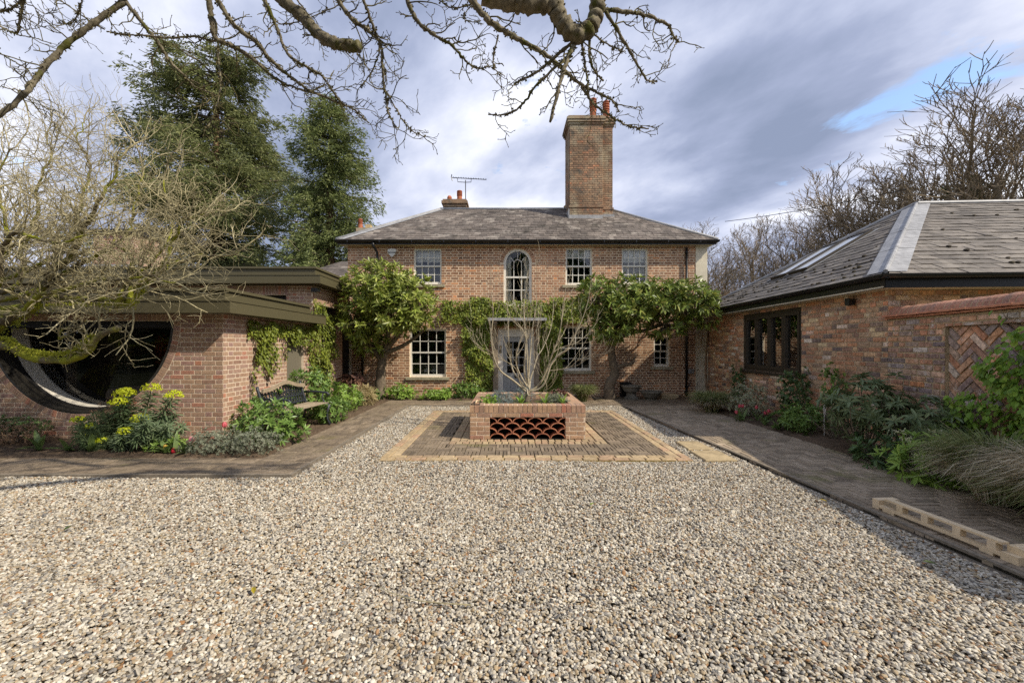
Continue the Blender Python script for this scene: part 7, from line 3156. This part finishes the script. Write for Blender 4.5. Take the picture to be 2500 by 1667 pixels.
    cfg = dict(seg=[6, 4, 3], wander=.27, up=[.1, .1, .1], taper=[.6, .6, .7], sides=[5, 4, 4], kids=[(2.6, 48, .55, .8), (1.6, 45, .6, .85)], start=[.2, .3], max=2, rmin=.0029, buds=True)
    for pts, Ya, Yb, ra, rb, nk, mode in Bs:
        n = len(pts)
        P = [px(u, v, Ya + (Yb - Ya) * i / (n - 1)) for i, (u, v) in enumerate(pts)]
        Q = smooth_path(P, 9)
        k = len(Q)
        Q[1:-1] += rng.normal(0, .0028, (k - 2, 3))
        rad = 1.12 * np.linspace(ra, rb, k) * (1 + .12 * np.sin(np.arange(k) * 1.3 + rnd.random() * 6)) * rng.uniform(.88, 1.14, k)
        a = MB()
        if mode == 'link':
            s = P[0]
            mid = s * .5 + hub * .5 + Vector((0, 0, .55))
            J = smooth_path([hub, mid, s], 5)
            a.tube([Vector(q) for q in J], list(np.linspace(max(.028, ra * 1.15), ra, len(J))), 8)
        a.tube([Vector(q) for q in Q], list(rad), 9)
        br = a.build('branch', M_over_bark, t, smooth=True)
        tw = Acc()
        for s in range(nk):
            i = int(1 + (k - 2) * (s + .3 + .6 * rnd.random()) / nk)
            i = max(1, min(k - 2, i))
            d = Q[i + 1] - Q[i - 1]
            d /= np.linalg.norm(d)
            an = R(rnd.uniform(35, 70))
            pp = rand_perp(d)
            pp[1] *= .6
            nd = d * math.cos(an) + pp * math.sin(an)
            grow(tw, Q[i], nd, rnd.uniform(.12, .34), max(.0036, min(.006, rad[i] * .5)), 0, cfg)
        # lichen crusts and spurs along the bark
        m = int(150 * sum(np.linalg.norm(np.diff(Q, axis=0), axis=1)))
        if ra >= .006:
            m *= 2
            i = rng.integers(1, k - 1, m)
            clump = np.sin(i * 1.3 + rnd.random() * 6) > -.1
            i = i[clump]
            m = len(i)
            dd = nrm_(rng.normal(0, 1, (m, 3)))
            f = rng.random((m, 1))
            p = Q[i] * (1 - f) + Q[np.minimum(i + 1, k - 1)] * f + dd * rad[i][:, None] * .92
            tw.cards(p, dd + rng.normal(0, .5, (m, 3)), rng.normal(0, 1, (m, 3)), rng.uniform(.010, .028, m), rng.uniform(.008, .020, m), rng.random(m))
        tw.build('twigs', M_twig_olive, br, smooth=False, kind='stuff')


overhanging_tree()


# ---- giant conifers
def conifer(name, base, h, prof, nb, label, mat, leaf=.55, droop=.35, dens=22, irregular=.25):
    t = thing(name, base, label, 'conifer tree')
    bx, by, bz = base
    tr = MB()
    tr.tube([(bx, by, bz), (bx, by, bz + h * .35), (bx, by, bz + h * .97)], [h * .026, h * .018, .05], 9)
    tr.build('trunk', ramp_mat(name + '_bark', [(0, (.13, .075, .045))], rough=.95, noise=(4, .35), big=(.4, .2), bump=(6, .8)), t, smooth=True)
    br = Acc()
    fo = Acc()
    for i in range(nb):
        f = 1 - (i + rng.random()) / nb
        f = .06 + .93 * (1 - f) if False else .08 + .90 * ((i + rng.random()) / nb)
        z = bz + h * f
        az = rng.uniform(0, 6.28)
        Rm = np.interp(f, [p[0] for p in prof], [p[1] for p in prof]) * rng.uniform(1 - irregular, 1 + irregular * .6) * (.80 + .34 * math.sin(az * 2 + f * 19) * math.sin(f * 31 + az))
        d = np.array([math.cos(az), math.sin(az), 0])
        k = 6
        tt = np.linspace(0, 1, k)
        pts = np.array([bx, by, z]) + np.outer(tt * Rm, d) + np.outer((.10 * tt - droop * tt ** 1.7 + .12 * tt ** 4) * Rm, [0, 0, 1]) + rng.normal(0, .05, (k, 3)) * tt[:, None] * Rm * .6
        br.tube(pts, np.linspace(.02 * Rm + .02, .015, k), 4, rng.random())
        # plumes of foliage carried on side shoots fanning out from the branch
        nc = max(5, int(Rm * dens * .42))
        u = .16 + .84 * rng.random(nc) ** .8
        side = rng.normal(0, 1, nc) * (.15 + .24 * Rm * (1.1 - u))
        perp = np.array([-d[1], d[0], 0])
        cc = np.stack([np.interp(u, tt, pts[:, c]) for c in range(3)], -1) + np.outer(side, perp)
        cc[:, 2] += -.35 * np.abs(side) + rng.normal(0, .34, nc) - .10 * u * Rm * .3
        m = 15
        q = np.repeat(np.arange(nc), m)
        pd = nrm_(np.outer(np.full(nc, 1.0), d) + np.outer(np.sign(side) * .8, perp) * (np.abs(side) > .2)[:, None] + np.array([0, 0, -.55]))
        al = rng.uniform(-.5, .6, len(q))
        sz = (.34 + .05 * Rm) * rng.uniform(.7, 1.25, nc)[q]
        P = cc[q] + pd[q] * (al * sz)[:, None] + rng.normal(0, 1, (len(q), 3)) * np.array([.26, .26, .24]) * sz[:, None]
        A = pd[q] + rng.normal(0, .45, (len(q), 3))
        Nn = rng.normal(0, .9, (len(q), 3)) + np.array([0, 0, .35])
        ct = rng.random(nc)
        fo.cards(P, A, Nn, leaf * rng.uniform(.5, 1.25, len(q)), leaf * .24 * rng.uniform(.6, 1.3, len(q)), np.clip(ct[q] + rng.normal(0, .13, len(q)), 0, .99))
    br.build('limbs', M_bark, t)
    fo.build('foliage', mat, t, kind='stuff')
    return t


conifer('giant_conifer', (-27.0, 38, -1), 30.8, [(0, 7.5), (.25, 9.0), (.45, 9.0), (.62, 8.0), (.75, 6.8), (.84, 5.0), (.93, 3.8), (1, 1.6)], 290, 'tallest broad dark conifer behind the left extension', L_conif, leaf=.40, droop=.30, dens=19, irregular=.6)
conifer('giant_conifer', (-13.9, 32, -1), 22.2, [(0, 4.6), (.2, 4.6), (.4, 3.6), (.55, 3.2), (.68, 3.5), (.82, 3.1), (.92, 2.0), (1, .7)], 230, 'narrower bright green conifer just left of the house roof', L_conif2, leaf=.32, droop=.25, dens=27, irregular=.6)
conifer('giant_conifer', (-19.5, 42, -1), 15.5, [(0, 4.5), (.4, 4.2), (.8, 2.6), (1, .7)], 110, 'lower dark conifer in the gap between the two tall conifers', L_conif, leaf=.38, droop=.3, dens=18)


# ---- bare woodland trees
def bare_proto(seed, h, spread, twiggy=1.0, upright=.3, nst=1):
    global rng
    keep = rng
    rng = np.random.default_rng(seed)
    tk, tw = Acc(), Acc()
    cfg = dict(seg=[5, 5, 4, 3, 2], wander=.12, up=[upright] * 5, taper=[.4, .4, .45, .5, .6], sides=[5, 4, 3, 3, 3], kids=[(6, 40, .55, .5), (7 * twiggy, 38, .55, .50), (6.5 * twiggy, 38, .52, .55), (4 * twiggy, 36, .55, .7)],
               start=[.2, .15, .15, .15], max=4, rmin=.0085)
    k = 7
    tt = np.linspace(0, 1, k)
    for st in range(nst):
        off = np.array([rng.normal(0, .05 * h), rng.normal(0, .05 * h), 0]) * (nst > 1)
        pts = np.stack([rng.normal(0, .02 * h, k) * tt * .5, rng.normal(0, .02 * h, k) * tt * .5, tt * h * .74 * rng.uniform(.8, 1)], -1) + off * (.15 + tt[:, None] * 2.4)
        tk.tube(pts, np.linspace(h * .015, h * .004, k), 7, .5)
        n = int(12 / nst ** .5)
        for i in range(n):
            f = .25 + .75 * (i + rng.random()) / n
            p = np.array([np.interp(f, tt, pts[:, c]) for c in range(3)])
            az = i * 2.4 + rng.uniform(-.4, .4)
            el = R(rng.uniform(28, 60) if f < .9 else rng.uniform(60, 85))
            d = np.array([math.cos(az) * math.cos(el) * spread, math.sin(az) * math.cos(el) * spread, math.sin(el)])
            grow(tw, p, d, h * .36 * rng.uniform(.7, 1.15) * (1.1 - .35 * f), h * .0048 * (1.2 - .6 * f), 1, cfg)
    rng = keep
    return tk, tw


def bare_trees():
    protos = []
    for i, (s, sp, tw_, up) in enumerate(((21, 1.25, .9, .22), (22, 1.0, .95, .3), (23, .62, .95, .5))):
        tk, tw = bare_proto(s, 10.0, sp, tw_, up, 3 if i == 0 else 1)
        t = bpy.data.objects.new('bare_tree', None)
        t.empty_display_size = .1
        link(t)
        tk.build('trunk', M_bare, t, smooth=True)
        tw.build('crown', M_bare, t)
        protos.append((t, []))
    spots = [  # u, top v, depth, proto, label
        (1640, 488, 42, 0, 'bare spreading tree nearest the right end of the house roof'),
        (1722, 500, 46, 1, 'bare round headed tree second to the right of the house roof'),
        (1668, 560, 38, 1, 'low bare tree between the house roof end and the round headed tree'),
        (1842, 484, 44, 2, 'tall narrow bare tree with straight trunk right of the house'),
        (1790, 545, 40, 0, 'bare tree crossed by the overhead wire left of the narrow straight tree'),
        (1905, 540, 38, 1, 'bare tree behind the skylights of the outbuilding'),
        (1975, 515, 40, 0, 'bare tree rising behind the middle of the outbuilding roof'),
        (2035, 490, 37, 1, 'bare tree behind the upper hip of the outbuilding'),
        (2105, 455, 34, 0, 'bushy bare tree left of the big bare tree behind the outbuilding ridge'),
        (2082, 420, 32, 2, 'slender bare sapling sticking up left of the lead hip'),
        (2190, 400, 32, 0, 'wide bare tree above the lead hip of the outbuilding'),
        (2260, 340, 30, 1, 'bare tree left of the tallest bare tree at the right'),
        (2345, 235, 29, 1, 'tallest bare tree at the right edge above the outbuilding roof'),
        (2440, 222, 27, 2, 'upright bare tree at the far right edge above the roof'),
        (2500, 260, 28, 0, 'bare tree cut by the right edge of the picture'),
        (40, 470, 46, 0, 'bare tree far behind the mossy tree at the left edge'),
        (150, 455, 50, 1, 'bare tree far behind the extension at the left'),
        (250, 470, 46, 0, 'bare tree behind the roof turret on the left'),
        (360, 520, 48, 1, 'bare tree left of the tallest conifer'),
        (640, 560, 50, 0, 'bare tree seen low between the conifers'),
    ]
    for i, (u, v, Y, k, lab) in enumerate(spots):
        proto, used = protos[k]
        h = (EYE + (V0 - v) * Y / F + 1.0) * (1.12 if u > 2000 else 1.0)
        s = h / 10.6
        o = proto if not used else copy_tree(proto)
        used.append(1)
        o.location = ((u - U0) * Y / F, Y, -1.0)
        wd = s * (1.5 if u > 2080 and Y < 35 else 1.15)
        o.scale = (wd, wd, s)
        o.rotation_euler = (0, 0, rnd.uniform(0, 6.28))
        tag(o, lab, 'tree', 'bare woodland trees')


bare_trees()


def ivy_tree():
    # ivy clothing a trunk behind the ridge at the right
    c = (32.6, 28.5, 0)
    t = thing('ivy_column', c, 'dark ivy clad trunk among the bare trees above the outbuilding ridge', 'ivy tree')
    tr = MB()
    tr.tube([(32.6, 28.5, -1), (32.5, 28.5, 6), (32.2, 28.5, 12.5)], [.4, .28, .08], 7)
    tr.tube([(32.55, 28.5, 8), (31.2, 28.3, 10.5), (30.2, 28.2, 12.5)], [.2, .14, .05], 6)
    tr.build('trunk', M_bare, t)
    n = 3600
    z = rng.uniform(4.5, 13.2, n)
    w = np.interp(z, [4, 9, 11.5, 13.3], [1.7, 1.3, .7, .2])
    q = rng.random(n) < .3
    x = np.where(q, 32.5 - (z - 8) * .45, 32.5)
    ok = ~(q & ((z < 8) | (z > 12.5)))
    d = nrm_(rng.normal(0, 1, (n, 3)))
    p = np.stack([x, np.full(n, 28.5), z], -1) + d * (w * np.where(q, .45, 1) * rng.uniform(.4, 1.05, n))[:, None] * [1, 1, .6]
    a = Acc()
    p, d = p[ok], d[ok]
    a.cards(p, rng.normal(0, 1, p.shape), d, .26, .22, rng.random(len(p)))
    a.build('foliage', L_dark, t, kind='stuff')


ivy_tree()

# far wood: one mass of winter scrub closing the view low behind everything
def far_wood():
    a = Acc()
    n = 5200
    for (x0, x1, y, h) in ((-75, -8, 62, 9), (14, 75, 56, 11)):
        x = rng.uniform(x0, x1, n)
        yy = rng.uniform(y, y + 10, n)
        hh = h * rng.uniform(.45, 1.0, n) * (1 + .25 * np.sin(x * .35) * np.sin(x * .11 + 2))
        for i in range(n):
            b = np.array([x[i], yy[i], -1])
            z0 = rng.uniform(0, .6) * hh[i]
            p0 = b + [0, 0, z0]
            p2 = b + [rng.normal(0, 1.2), rng.normal(0, 1), hh[i]]
            a.tube(np.array([p0, p0 * .5 + p2 * .5 + rng.normal(0, .3, 3), p2]), [.05, .035, .015], 3, rng.random())
    o = a.build('far_wood', M_bare)
    tag(o, 'grey brown winter woodland far behind the buildings', 'wood', kind='stuff')


far_wood()


# ---- bare wisteria at the right end of the house
def wisteria():
    t = thing('bare_climber', (5.4, 11.9, .04), 'tangle of bare brown climber stems at the right end of the house', 'climber')
    a = Acc()
    cfg = dict(seg=[6, 5, 4], wander=.22, up=[.2, .1, -.2], taper=[.5, .5, .5], sides=[4, 3, 3], kids=[(4, 50, .6, .6), (3, 50, .6, .7)], start=[.15, .2], max=2, rmin=.003, ylim=11.98)
    st = smooth_path([(5.75, 11.8, .05), (5.72, 11.85, .9), (5.78, 11.85, 1.9), (5.7, 11.8, 2.6)], 4)
    a.tube(st, np.linspace(.03, .018, len(st)), 5, .5)
    for i in range(26):
        p = st[rnd.randint(6, len(st) - 1)] + rng.normal(0, .08, 3)
        d = np.array([rng.normal(0, 1), rng.normal(-.2, .3), rng.uniform(-.1, .8)])
        grow(a, p, d, rnd.uniform(.4, 1.0), .009, 0, cfg)
    a.build('stems', ramp_mat('brown_stem', [(0, (.30, .2, .12)), (1, (.22, .15, .09))], rough=.9), t)


wisteria()


def wire():
    a = MB()
    p, q = px(1770, 541, 24), px(2215, 462, 16)
    pts = []
    for i in range(13):
        f = i / 12
        s = p.lerp(q, f)
        s.z -= .22 * 4 * f * (1 - f) * .5
        pts.append(s)
    a.tube(pts, .016, 5)
    tag(a.build('overhead_wire', M_blackmat), 'thin black overhead wire crossing the sky above the outbuilding roof', 'wire')


wire()


# trees and hedge that close the garden behind the camera
def rear_hedge():
    a = Acc()
    n = 26000
    x = rng.uniform(-34, 30, n)
    top = 8.5 + 2.2 * np.sin(x * .33) + 1.3 * np.sin(x * .9 + 1)
    z = rng.random(n) * top
    y = -17 + rng.normal(0, 1.3, n) + 1.2 * np.sin(x * .7 + z * .4)
    P = np.stack([x, y, z], -1)
    a.cards(P, rng.normal(0, 1, (n, 3)), rng.normal(0, 1, (n, 3)) + [0, .6, .3], .9, .55, rng.random(n))
    tag(a.build('rear_hedge', L_dark), 'dark leafy hedge and trees closing the garden behind the viewpoint', 'hedge', kind='stuff')


rear_hedge()
bpy.context.view_layer.update()
